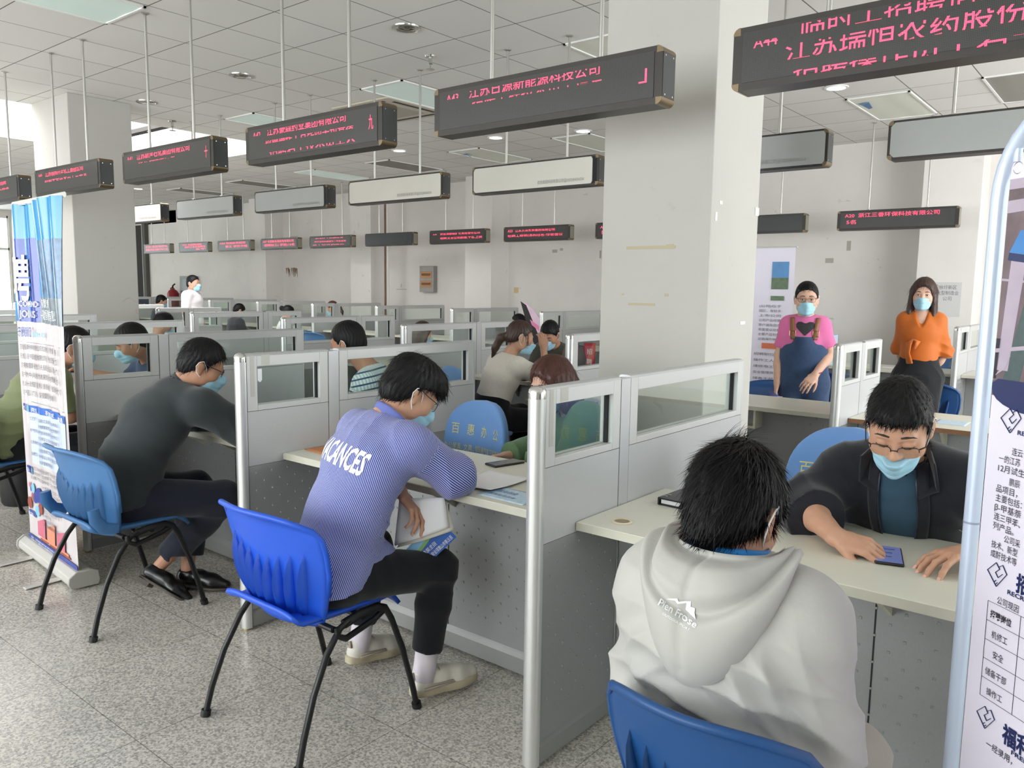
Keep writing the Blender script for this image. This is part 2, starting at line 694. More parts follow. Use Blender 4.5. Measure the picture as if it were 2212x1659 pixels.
def make_fin(label, loc, first, second, post_end=0, group='grey partition fins'):
    """fin along +y from its rounded post: first panel length, mid post, second panel length"""
    r = thing('partition_fin', label, 'partition', loc, 0, group)
    ym0, ym1 = first, first + 0.064
    ye = ym1 + second
    # rounded post
    pts = [(-FT - 0.002, 0.0), (-FT - 0.002, -0.014), (-FT + 0.006, -0.027), (-FT / 2, -0.033), (-0.006, -0.027), (0.002, -0.014), (0.002, 0.0)]
    k = MB()
    k.prism(pts, 0.012, HT - 0.012)
    p = k.build('post', M_post, r, smooth=0.9)
    k = MB()
    k.lathe([(0.0, 0.022), (0.012, 0.021), (0.022, 0.016), (0.028, 0.006), (0.0285, 0.0), (0.0285, -0.016)], (-FT / 2, -0.008, HT - 0.008), 20, 1, 0.9)
    k.build('post_cap', M_chrome, p, smooth=0.9)
    k = MB()
    k.lathe([(0.012, 0.0), (0.014, 0.004), (0.014, 0.012)], (-FT / 2, -0.012, 0), 12)
    k.build('foot', mat('foot_plastic', S(190, 165, 120), 0.6), p)
    k = MB()
    k.box(-FT, 0, ym0 + 0.003, ym1 - 0.003, 0.012, HT)
    k.m = 1
    for y in (ym0, ym1 - 0.003):
        k.box(-FT + 0.002, -0.002, y, y + 0.003, 0.012, HT - 0.002)
    k.build('mid_post', [M_alu, M_seam], r)
    k = MB()
    k.box(-FT + 0.002, -0.002, 0.0, 0.004, 0.012, HT - 0.002)
    k.build('post_seam', M_seam, r)
    k = MB()
    for a, c in ((0.004, ym0), (ym1, ye)):
        k.prism([(-FT, HT), (0, HT), (-0.004, HT + 0.006), (-0.012, HT + 0.009), (-FT + 0.012, HT + 0.009), (-FT + 0.004, HT + 0.006)], a, c + 0.002, 'y')
    k.build('top_rail', M_alu, r)
    k = MB()
    k.box(-FT, 0, ye, ye + 0.012, 0.012, HT + 0.004)
    k.m = 1
    k.box(-FT + 0.003, -0.003, ye - 0.002, ye + 0.001, 0.012, HT)
    k.build('end_trim', [M_alu, M_seam], r, bevel=0.002)
    for a, c in ((0.004, ym0), (ym1, ye)):
        if c - a > 0.1:
            fin_window(r, a, c)
        k = MB()
        k.box(-FT + 0.001, -0.001, a, c, 0.7165, 0.9475)
        k.build('panel', M_tile, r)
        k = MB()
        k.box(-FT + 0.001, -0.001, a, c, 0.092, 0.715)
        for pl, sd in ((-0.001, 1), (-FT + 0.001, -1)):
            dimples(k, a + 0.035, c - 0.025, 0.15, 0.685, pl, sd, 'y')
        k.m = 1
        k.box(-FT + 0.003, -0.003, a, c, 0.714, 0.718)
        k.box(-FT + 0.003, -0.003, a, c, 0.946, 0.951)
        k.build('perforated_panel', [M_perf, M_seam], r)
        k = MB()
        k.prism([(0.0, 0.016), (0.0, 0.07), (-0.006, 0.088), (-0.006, 0.092), (-FT + 0.006, 0.092), (-FT + 0.006, 0.088), (-FT, 0.07), (-FT, 0.016)], a, c, 'y')
        k.build('kick_plate', M_kick, r)
    return r


PITCH_X = 1.5435
near_l = ['grey metal partition nearest the camera, between the striped shirt man and the grey hooded jacket',
          'grey partition with a torn sticker on its glass, left of the striped shirt man',
          'grey partition beside the dark shirt man, its rounded post next to the blue roll-up banner',
          'grey partition in the nearest row left of the dark shirt man, behind the banner',
          'grey partition in the nearest row, second one beyond the blue roll-up banner',
          'grey partition in the nearest row at the far left by the bright windows']
finA = make_fin(near_l[0], (0, 0, 0), 0.42, 0.928)
for k in range(1, 6):
    c = copy_tree(finA)
    c.location = (-PITCH_X * k, 0, 0)
    c['label'] = near_l[k]
mid_l = {1: 'grey partition in the middle row touching the left side of the white pillar',
         2: 'grey partition in the middle row directly left of the pony-tailed woman',
         3: 'grey partition in the middle row directly left of the plaid shirt man',
         4: 'grey partition in the middle row with a black post cap',
         6: 'grey partition in the middle row at the far left, next to the left pillar',
         7: 'grey partition in the middle row farthest left, seen below the dark far corner'}
finB = None
for k in (1, 2, 3, 4, 6, 7):
    if finB is None:
        finB = make_fin(mid_l[k], (-PITCH_X * k, 2.37, 0), 0.80, 0.42)
    else:
        c = copy_tree(finB)
        c.location = (-PITCH_X * k, 2.37, 0)
        c['label'] = mid_l[k]
finB2 = make_fin('short grey partition with two small windows, behind the man in the dark jacket', (0, 2.81, 0), 0.36, 0.36)
c = copy_tree(finB2)
c.location = (-PITCH_X * 5, 2.81, 0)
c['label'] = 'short grey partition with two equal windows in front of the white T-shirt man'
far_l = {0: 'grey partition in the far row, right of the woman in the orange blouse',
         1: 'grey partition in the far row behind the woman in pink and denim',
         2: 'grey partition in the far row just left of the white pillar',
         3: 'grey partition in the far row right of the pink display board',
         4: 'grey partition in the far row just left of the pink display board',
         5: 'grey partition in the far row below the grey electrical box',
         6: 'grey partition in the far row with the red-brown haired woman behind its glass',
         7: 'grey partition in the far row right of the black bun of hair',
         8: 'grey partition in the far row next right of the white T-shirt man',
         9: 'grey partition in the far row behind the white T-shirt man',
         10: 'grey partition in the far row at the far left corner'}
for k in range(0, 11):
    c = copy_tree(finA)
    c.location = (-PITCH_X * k + 0.0, 6.17, 0)
    c['label'] = far_l[k]

# ------------------------------------------------------------------ booth desks


def make_desk(label, loc, w, y0, y1, yp, group='cream counter desks', edge=None, bracket_side=-1, panel=True):
    """counter w wide from x=loc.x; yp = plane of the perforated front panel"""
    r = thing('booth_desk', label, 'desk', loc, 0, group)
    k = MB()
    k.box(0.002, w - 0.002, y0, y1, 0.722, 0.75)
    k.build('desk_top', [M_desk], r, bevel=0.003)
    k = MB()
    k.box(0.002, w - 0.002, y0 - 0.0015, y0 + 0.0005, 0.723, 0.748)
    k.build('desk_edge', edge or M_deskedge, r)
    k = MB()
    k.box(0.003, w - 0.003, yp - 0.02, yp + 0.02, 0.10, 0.722)
    dimples(k, 0.05, w - 0.03, 0.15, 0.69, yp - 0.02, -1, 'x')
    dimples(k, 0.05, w - 0.03, 0.15, 0.69, yp + 0.02, 1, 'x')
    k.m = 1
    for x in (w * 0.5, ):
        k.box(x - 0.002, x + 0.002, yp - 0.0215, yp + 0.0215, 0.10, 0.722)
    k.build('perforated_panel', [M_perf, M_seam], r)
    k = MB()
    k.prism([(yp - 0.03, 0.014), (yp - 0.03, 0.075), (yp - 0.024, 0.092), (yp - 0.02, 0.10), (yp + 0.02, 0.10), (yp + 0.024, 0.092), (yp + 0.03, 0.075), (yp + 0.03, 0.014)], 0.003, w - 0.003, 'x')
    k.build('kick_plate', M_kick, r)
    for x in (0.30 * w, 0.52 * w):
        k = MB()
        k.prism([(yp - 0.02, 0.722), (yp - 0.02, 0.60), (yp - 0.05, 0.62), (y0 + 0.05, 0.722)], x - 0.008, x + 0.008, 'x')
        k.build('bracket', M_deskedge, r)
    return r


def grommet(parent, x, y):
    k = MB()
    k.lathe([(0.024, -0.01), (0.0245, 0.003), (0.031, 0.004), (0.034, 0.0005)], (x, y, 0.75), 28)
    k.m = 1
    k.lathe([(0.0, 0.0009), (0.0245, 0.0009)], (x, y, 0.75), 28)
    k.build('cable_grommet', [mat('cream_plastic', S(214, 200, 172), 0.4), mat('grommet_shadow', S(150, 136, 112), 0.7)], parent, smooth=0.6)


W1 = PITCH_X - FT
d = make_desk('cream counter where the man in the dark jacket and the grey hooded jacket sit', (0, 0, 0), 1.66, 0.172, 0.745, 0.452)
grommet(d, 0.109, 0.269)
da = make_desk('cream counter of the striped shirt man with papers, envelope and phone on it', (-PITCH_X, 0, 0), W1, 0.172, 0.745, 0.452)
dl = ['cream counter under the elbows of the dark shirt man', 'cream counter in the nearest row hidden behind the roll-up banner', 'cream counter in the nearest row beyond the banner', 'cream counter at the far left end of the nearest row']
for k in range(4):
    c = copy_tree(da)
    c.location = (-PITCH_X * (k + 2), 0, 0)
    c['label'] = dl[k]
db = make_desk('pale counter in front of the woman in pink, beside the white pillar', (-PITCH_X, 0, 0), W1, 3.03, 3.60, 3.2)
k = MB()
k.box(0.62, 0.95, 3.06, 3.18, 0.60, 0.614)
k.box(0.936, 0.95, 3.06, 3.18, 0.614, 0.722)
k.build('under_shelf', M_deskedge, db)
make_desk('pale counter with a brown edge behind the man in the dark jacket', (0, 0, 0), 1.6, 2.97, 3.58, 3.2, edge=M_brownedge)
ml = ['pale counter in the middle row behind the pony-tailed woman', 'pale counter in the middle row behind the plaid shirt man', 'pale counter in the middle row behind the striped shirt man, seen through glass',
      'pale counter in the middle row right of the white T-shirt man', 'pale counter in the middle row below the white T-shirt man']
for k in range(5):
    c = copy_tree(db)
    c.location = (-PITCH_X * (k + 2), 0, 0)
    c['label'] = ml[k]
fl = ['pale counter in the far row right of the woman in orange', 'pale counter in the far row between the woman in pink and the woman in orange', 'pale counter in the far row hidden by the white pillar',
      'pale counter in the far row left of the white pillar', 'pale counter in the far row under the pink display board', 'pale counter in the far row below the grey electrical box',
      'pale counter in the far row by the cable pipe', 'pale counter in the far row of the red-brown haired woman', 'pale counter in the far row of the woman with the black bun', 'pale counter in the far row right of the white T-shirt man', 'pale counter in the far row in the left corner']
for k in range(11):
    c = copy_tree(da)
    c.location = (-PITCH_X * k, 6.17, 0)
    c['label'] = fl[k]


# ------------------------------------------------------------------ hanging LED signs
M_bronze = mat('bronze_corner', S(120, 104, 82), 0.35, 0.7)
M_signbody = mat('dark_bronze_housing', S(56, 53, 50), 0.4, 0.5)
M_signend = mat('sign_end_plate', S(62, 64, 64), 0.45, 0.3)
M_signend2 = mat('sign_end_plate_light', S(150, 146, 130), 0.5, 0.3)
M_back = mat('blank_sign_back', S(206, 203, 194), 0.42, 0.35, noise=(2.5, 0.06))
M_back2 = mat('blank_sign_back_grey', S(168, 170, 168), 0.42, 0.35, noise=(2.5, 0.06))
M_rod = mat('steel_rod', S(196, 194, 190), 0.28, 0.85)
M_print = mat('grey_sign_print', S(150, 148, 142), 0.6)


def led_panel():
    m = bpy.data.materials.new('led_panel')
    m.use_nodes = True
    nt = m.node_tree
    b = nt.nodes['Principled BSDF']
    N, L = nt.nodes.new, nt.links.new
    tc = N('ShaderNodeTexCoord')
    v = N('ShaderNodeTexVoronoi')
    v.inputs['Randomness'].default_value = 0
    v.inputs['Scale'].default_value = 210
    L(tc.outputs['Object'], v.inputs['Vector'])
    cr = N('ShaderNodeValToRGB')
    cr.color_ramp.elements[0].position, cr.color_ramp.elements[0].color = 0.25, (*S(66, 64, 60), 1)
    cr.color_ramp.elements[1].position, cr.color_ramp.elements[1].color = 0.5, (*S(28, 28, 27), 1)
    L(v.outputs['Distance'], cr.inputs[0])
    L(cr.outputs[0], b.inputs['Base Color'])
    b.inputs['Roughness'].default_value = 0.32
    return m


def led_red():
    m = bpy.data.materials.new('red_led_dots')
    m.use_nodes = True
    nt = m.node_tree
    b = nt.nodes['Principled BSDF']
    N, L = nt.nodes.new, nt.links.new
    tc = N('ShaderNodeTexCoord')
    v = N('ShaderNodeTexVoronoi')
    v.inputs['Randomness'].default_value = 0
    v.inputs['Scale'].default_value = 210
    L(tc.outputs['Object'], v.inputs['Vector'])
    mr = N('ShaderNodeMapRange')
    mr.inputs[1].default_value, mr.inputs[2].default_value = 0.30, 0.52
    mr.inputs[3].default_value, mr.inputs[4].default_value = 3.2, 0.45
    L(v.outputs['Distance'], mr.inputs[0])
    b.inputs['Base Color'].default_value = (0.08, 0.01, 0.015, 1)
    b.inputs['Emission Color'].default_value = (1.0, 0.06, 0.14, 1)
    L(mr.outputs[0], b.inputs['Emission Strength'])
    return m


M_led, M_red = led_panel(), led_red()
M_ledblank = mat('unlit_display', S(34, 38, 38), 0.3)
SW, SH, SD = 1.20, 0.214, 0.10


def rrect(w, h, r, n=5):
    P = []
    for cx, cz, a0 in ((w - r, h - r, 0), (-w + r, h - r, 90), (-w + r, -h + r, 180), (w - r, -h + r, 270)):
        for i in range(n + 1):
            th = math.radians(a0 + 90 * i / n)
            P.append((cx + r * math.cos(th), cz + r * math.sin(th)))
    return P


def make_sign(label, xc, yf, zt, rows, group, face=-1, w=SW, end=None, on=True, slot=False, back=None):
    """face=-1: display towards -y, plain back towards +y. yf is the plane of the side seen from the front."""
    r = thing('led_sign', label, 'sign', (xc, yf + SD / 2, zt - SH / 2), 0, group)
    hw, hh, hd, c = w / 2, SH / 2, SD / 2, 0.026
    P = rrect(hw, hh, c)
    k = MB()
    k.prism(P, -hd, hd, 'y')
    k.build('housing', M_signbody, r, smooth=0.5)
    for sx in (-1, 1):
        k = MB()
        x0, x1 = sorted((sx * hw, sx * (hw + 0.0015)))
        k.box(x0, x1, -hd + 0.004, hd - 0.004, -hh + c, hh - c)
        k.m = 1
        for yy in (-hd + 0.02, hd - 0.02):
            for zz in (-hh + 0.035, hh - 0.035):
                k.box(x0 - 0.0005, x1 + 0.001, yy - 0.003, yy + 0.003, zz - 0.003, zz + 0.003)
        k.build('end_plate', [end or M_signend, M_chrome], r)
        for sz in (-1, 1):
            k = MB()
            pr = [(p[0] + sx * 0.0012, p[1] + sz * 0.0012) for p in P if p[0] * sx > hw - c - 1e-4 and p[1] * sz > hh - c - 1e-4]
            pr += [(sx * (hw - c), sz * (hh - c))]
            k.prism(pr, -hd - 0.0012, hd + 0.0012, 'y')
            k.build('corner_trim', M_bronze, r, smooth=0.5)
    k = MB()
    k.box(-hw + 0.035, hw - 0.035, face * hd - 0.002, face * hd + 0.002, -hh + 0.026, hh - 0.020)
    dsp = k.build('display', M_led if on else M_ledblank, r)
    k = MB()
    x1 = hw - (0.05 if slot else 0.014)
    ch = [(-hw + 0.014, -hh + 0.034), (-hw + 0.034, -hh + 0.014), (x1 - 0.012, -hh + 0.014), (x1, -hh + 0.03), (x1, hh - 0.03), (x1 - 0.012, hh - 0.012), (-hw + 0.034, hh - 0.012), (-hw + 0.014, hh - 0.034)]
    k.prism(ch, -face * hd - 0.0025, -face * hd + 0.0025, 'y')
    if slot:
        k.m = 1
        k.box(x1, hw - 0.014, -face * hd - 0.001, -face * hd + 0.001, -hh + 0.014, hh - 0.012)
    bk = k.build('back_panel', [back or M_back, M_seam], r)
    if face > 0:
        k = MB()
        put_text(k, '南京南国科技有限公司☎(025)84506556', (hw - 0.54, -hd - 0.0035, -hh + 0.04), (1, 0, 0), (0, 0, 1), width=0.42, height=0.030)
        k.build('maker_print', M_print, bk, fix=False)
    if rows:
        for body, x, z, ww, hgt, clip in rows:
            k = MB()
            put_text(k, body, (x, face * hd + face * 0.0028, z), (1, 0, 0), (0, 0, 1), width=ww, height=hgt, clip=clip, bold=0.002)
            if k.v:
                k.build('led_lettering', M_red, dsp, fix=False)
    L = ZC - (zt - SH / 2)
    for sx in (-0.29, 0.29):
        k = MB()
        k.tube([(sx * w / SW, 0, hh - 0.004), (sx * w / SW, 0, L)], 0.0095, 10)
        rod = k.build('hanging_rod', M_rod, r, smooth=0.8)
        for z, s in ((L - 0.001, -1), (hh + 0.001, 1)):
            k = MB()
            k.lathe([(0.0, 0), (0.026, 0), (0.026, 0.006 * s), (0.012, 0.012 * s)], (sx * w / SW, 0, z), 14)
            k.build('flange', M_rod, rod, smooth=0.6)
    return r


def fr(code, l1, l2=None, l3=None, right=None):
    """rows of partly lit characters, as the camera shutter caught them"""
    R = [(code, -0.52, 0.036, 0.075, 0.05, (0.30, 0.72))]
    R.append((l1, -0.38, 0.042, 0.70, 0.058, (-0.02, 0.48)))
    if l2:
        R.append((l2, -0.40, -0.020, 0.78, 0.058, (0.30, 0.55)))
    if l3:
        R.append((l3, -0.36, -0.072, 0.76, 0.058, (0.05, 0.28)))
    if right:
        R.append((right, 0.50, -0.016, 0.035, 0.08, None))
    return R


gA = 'red LED signs over the nearest row'
YA, ZA = 0.92, 2.393
make_sign('largest red LED sign at the upper right corner, reading A44', 0.715, YA, ZA,
          [('A44', -0.525, 0.030, 0.085, 0.05, (0.0, 0.42)), ('临时工招聘信息企业', -0.36, 0.045, 0.78, 0.072, (0.05, 0.50)),
           ('江苏瑞恒农药股份有限', -0.41, -0.032, 0.88, 0.085, (0.05, 0.62)), ('招聘操作员工若干名', -0.38, -0.092, 0.80, 0.07, (0.10, 0.36))], gA)
make_sign('red LED sign left of the white pillar, reading A43, with two short lit rows', -0.765, YA, ZA,
          fr('A43', '江苏日源新能源科技公司', None, None, '」') + [('招聘工程技术员工信息', -0.36, -0.002, 0.70, 0.06, (0.24, 0.34))], gA)
make_sign('red LED sign above the striped shirt man, with three lit rows', -2.33, YA, ZA, fr('A42', '江苏豪森药业集团有限公司', '招聘操作工月薪四千包食宿', '招聘若干技术员工人', '九'), gA)
make_sign('red LED sign above the dark shirt man, its lower half nearly dark', -3.885, YA, ZA, fr('A41', '江苏新海石化集团有限公司', None, None, '十') + [('联云港招聘信息', -0.36, 0.0, 0.5, 0.06, (0.24, 0.32))], gA)
make_sign('red LED sign in front of the left pillar, just above the blue banner', -5.44, YA, ZA, fr('A40', '江苏德邦兴华化工集团公司', '招聘大专技术员工三十名', None), gA)
make_sign('red LED sign cut by the left edge of the picture', -6.99, YA, ZA, fr('A39', '连云港碱业有限公司招聘', '普工若干包吃住待遇'), gA)
gB = 'blank sign backs over the middle row'
YB, ZB = 3.03, 2.43
bl = {0.70: 'blank grey sign back at the right, beside the curved banner tube', -0.83: 'blank grey sign back just right of the white pillar, faint number on it',
      -2.42: 'blank silver sign back just left of the white pillar, with a right-end gap', -3.96: 'blank cream sign back with wavy scratches, below the ceiling air vent',
      -5.47: 'plain dark grey sign back with a dark slot at its right end', -7.06: 'blank cream sign back left of the dark grey one, lit bright', -8.62: 'blank cream sign back half hidden by the left pillar'}
for x, lb in bl.items():
    make_sign(lb, x, YB, ZB, None, gB, face=1, slot=('slot' in lb or 'gap' in lb), back=M_back2 if ('grey sign' in lb or 'dark grey' in lb) else None)
gC = 'small LED signs along the far row'
YC, ZC2 = 7.40, 2.372
cl = [(-0.91, 'small LED sign over the two standing women, reading A20', [('A20', -0.52, 0.035, 0.10, 0.048, None), ('浙江三香环保科技有限公司', -0.38, 0.035, 0.80, 0.05, None), ('5名', -0.50, -0.035, 0.10, 0.05, None)], True, 1),
      (-2.46, 'small dark unlit LED sign just right of the white pillar', None, False, 1),
      (-4.10, 'small LED sign cut off by the left side of the white pillar', [('A22', -0.52, 0.03, 0.10, 0.048, None), ('招', -0.50, -0.04, 0.06, 0.05, None)], True, 1),
      (-5.72, 'small LED sign with a pale end plate, left neighbour of the one at the pillar', [('A23', -0.52, 0.03, 0.09, 0.05, None), ('江苏方洋水务集团有限公司', -0.38, 0.03, 0.72, 0.05, (0.0, 0.6)), ('招聘工程师(本科)5名·薪资面议', -0.52, -0.04, 1.0, 0.05, (0.0, 0.6))], True, 1),
      (-7.27, 'small LED sign over the grey electrical box, two red rows', [('A24', -0.52, 0.03, 0.08, 0.04, (0.1, 0.5)), ('连云港新磷矿化有限责任公司', -0.36, 0.03, 0.84, 0.055, (0.0, 0.5)), ('招聘:文员公司助理,十名,上岗', -0.36, -0.035, 0.88, 0.055, (0.0, 0.55))], True, 1),
      (-8.84, 'small blank dark LED sign in front of the wall cable pipe', None, False, 1),
      (-10.40, 'small LED sign left of the blank dark one, three dim rows', [('新浦化工招聘信息', -0.42, 0.045, 0.8, 0.045, (0.3, 0.6)), ('连云港市招聘操作工仓库管理', -0.45, -0.01, 0.9, 0.055, (0.1, 0.5)), ('若干名待遇从优', -0.5, -0.06, 0.9, 0.045, (0.0, 0.3))], True, 1),
      (-11.96, 'small LED sign right of the brown wall scar, reading A27', [('A27 中国联云港核电有限公司', -0.52, 0.03, 1.0, 0.05, None), ('·招聘技工( 学徒)15名', -0.5, -0.04, 1.0, 0.05, None)], True, 1),
      (-13.52, 'small LED sign, fourth from the left pillar along the far row', [('A28 恒瑞医药招聘', -0.52, 0.035, 0.95, 0.045, None), ('普工 学历不限', -0.3, -0.035, 0.8, 0.05, None)], True, 1),
      (-15.1, 'small LED sign above the white T-shirt man', [('A29 太阳雨招聘', -0.45, 0.04, 0.8, 0.04, None), ('操作工包食宿月薪', -0.35, -0.01, 0.85, 0.045, None), ('五千', 0.1, -0.06, 0.4, 0.04, None)], True, 1),
      (-16.7, 'small LED sign nearest the left pillar, in front of the dark doorway', [('A30 连云港石化', -0.5, 0.03, 1.0, 0.05, None), ('招聘操作工', -0.5, -0.04, 1.05, 0.05, None)], True, 1)]
for x, lb, rows, on, _ in cl:
    make_sign(lb, x, YC, ZC2, rows, gC, face=-1, on=on, end=M_signend2)

# ------------------------------------------------------------------ ceiling fittings
M_paneloff = mat('unlit_diffuser', S(128, 126, 118), 0.5)
M_panelw = mat('white_diffuser', S(226, 228, 214), 0.5)
M_panelon = mat('lit_diffuser', S(196, 214, 206), 0.5, emit=((0.86, 1.0, 0.96), 0.12))
M_lampon = mat('lamp_disc', (1, 1, 1), 0.4, emit=((1, 0.98, 0.95), 9.0))


def troffer(label, x, y, state):
    r = thing('ceiling_light_panel', label, 'ceiling light', (x, y, ZC), 0, 'recessed ceiling light panels')
    w, l, z = 0.565, 1.14, 0
    k = MB()
    for a in ((0, w, 0, 0.018), (0, w, l - 0.018, l), (0, 0.018, 0, l), (w - 0.018, w, 0, l)):
        k.box(a[0], a[1], a[2], a[3], -0.012, -0.0005)
    k.build('frame', M_white, r)
    k = MB()
    k.grid(lambda u, v: (0.016 + u * (w - 0.032), 0.016 + v * (l - 0.032), -0.004 - 0.004 * math.sin(u * PI * 2) ** 2), 16, 1)
    df = k.build('diffuser', {'off': M_paneloff, 'white': M_panelw, 'on': M_panelon}[state], r, smooth=True)
    if 'blue' in label:
        k = MB()
        k.mesh([(0.05, 0.25, -0.012), (0.16, 0.20, -0.014), (0.17, 0.30, -0.05), (0.12, 0.36, -0.045), (0.07, 0.33, -0.013)], [(0, 1, 2, 3, 4)])
        k.build('blue_scrap', mat('blue_tape_scrap', S(110, 150, 200), 0.5), df, solid=0.001)


for lb, x, y, st in [('pale green lit ceiling panel at the top left corner', -4.6, -0.23, 'on'), ('pale lit ceiling panel beside the air conditioning vent', -4.6, 3.21, 'on'),
                     ('ribbed ceiling panel touching the left edge of the white pillar at the top', -2.28, 3.21, 'white'), ('pale lit ceiling panel above the dark grey sign back', -6.9, 3.21, 'on'),
                     ('lit ceiling panel over the far row, above the wavy scratched sign', -9.78, 6.19, 'on'), ('dim ceiling panel over the far row right of the lit one', -8.05, 6.19, 'off'),
                     ('dim cream ceiling panel with a blue scrap at its edge', -6.32, 6.19, 'white'), ('white ceiling panel just left of the pillar over the far row', -4.59, 6.19, 'white'),
                     ('white ceiling panel just right of the pillar with a blue tape scrap', -1.13, 6.19, 'white'), ('dim ceiling panel at the upper right edge', 0.02, 6.05, 'off'),
                     ('dark ceiling panel near the left pillar, right one of the dark pair', -11.9, 6.25, 'off'), ('dark ceiling panel near the left pillar, left one of the dark pair', -14.0, 6.25, 'off')]:
    troffer(lb, x, y, st)


def downlight(label, x, y, on):
    r = thing('downlight', label, 'ceiling light', (x, y, ZC), 0, 'round recessed downlights')
    k = MB()
    k.lathe([(0.105, -0.0005), (0.103, -0.008), (0.082, -0.010), (0.076, -0.003), (0.06, -0.0015)], (0, 0, 0), 28)
    k.build('trim_ring', M_chrome if not on else M_white, r, smooth=0.8)
    k = MB()
    if on:
        k.lathe([(0.0, -0.004), (0.075, -0.004)], (0, 0, 0), 24)
        k.build('lamp', M_lampon, r)
    else:
        k.lathe([(0.0, -0.012), (0.02, -0.010), (0.026, -0.002), (0.077, -0.0012)], (0, 0, 0), 24)
        k.build('lamp', mat('downlight_reflector', S(150, 148, 142), 0.2, 0.9), r, smooth=True)


for lb, x, y, on in [('unlit chrome downlight high above the striped shirt man', -2.96, 2.25, 0), ('unlit downlight above the left LED signs', -5.09, 2.28, 0), ('unlit downlight beside the left pillar', -6.8, 2.29, 0),
                     ('lit downlight just right of the sign with three rows', -6.8, 5.75, 1), ('lit downlight under the left end of sign A43', -5.12, 5.78, 1), ('lit downlight just left of the white pillar', -4.02, 6.05, 1),
                     ('lit downlight below sign A44', -1.06, 5.70, 1), ('small lit downlight in the far left corner', -14.3, 5.85, 1)]:
    downlight(lb, x, y, on)
for lb, x, y in [('small sprinkler head left of sign A43', -3.31, 2.84), ('small sprinkler head by the roof light', -7.5, 2.93)]:
    k = MB()
    k.lathe([(0.0, 0), (0.045, -0.001), (0.04, -0.012), (0.014, -0.016), (0.014, -0.06), (0.022, -0.064), (0.006, -0.07), (0.006, -0.10), (0.035, -0.104), (0.036, -0.108), (0.0, -0.109)], (x, y, ZC), 14)
    tag(k.build('sprinkler_head', M_chrome, smooth=0.6), lb, 'sprinkler', 'ceiling sprinkler heads')
r = thing('ceiling_air_conditioner', 'square beige ceiling air conditioner with dark slots behind the LED signs', 'air conditioner', (-5.45, 3.55, ZC))
k = MB()
k.box(0, 0.86, 0, 0.86, -0.02, -0.0005)
k.build('cover', mat('beige_plastic', S(196, 188, 172), 0.5), r, bevel=0.008)
k = MB()
for a in ((0.14, 0.72, 0.06, 0.10), (0.14, 0.72, 0.76, 0.80), (0.06, 0.10, 0.14, 0.72), (0.76, 0.80, 0.14, 0.72)):
    k.box(a[0], a[1], a[2], a[3], -0.0225, -0.019)
k.build('air_slot', M_black, r)
k = MB()
k.box(0.18, 0.68, 0.18, 0.68, -0.024, -0.019)
k.build('grille', mat('beige_grille', S(170, 164, 150), 0.6), r)


# ------------------------------------------------------------------ chairs
M_tubeblk = mat('black_steel_tube', S(26, 27, 28), 0.35, 0.3)
M_blue1 = mat('bright_blue_plastic', S(30, 86, 205), 0.42, noise=(5, 0.05), bump=(240, 0.03))
M_blue2 = mat('faded_blue_plastic', S(62, 110, 160), 0.45, noise=(5, 0.06), bump=(240, 0.03))
M_blue3 = mat('deep_blue_plastic', S(24, 74, 130), 0.45, noise=(5, 0.06), bump=(240, 0.03))


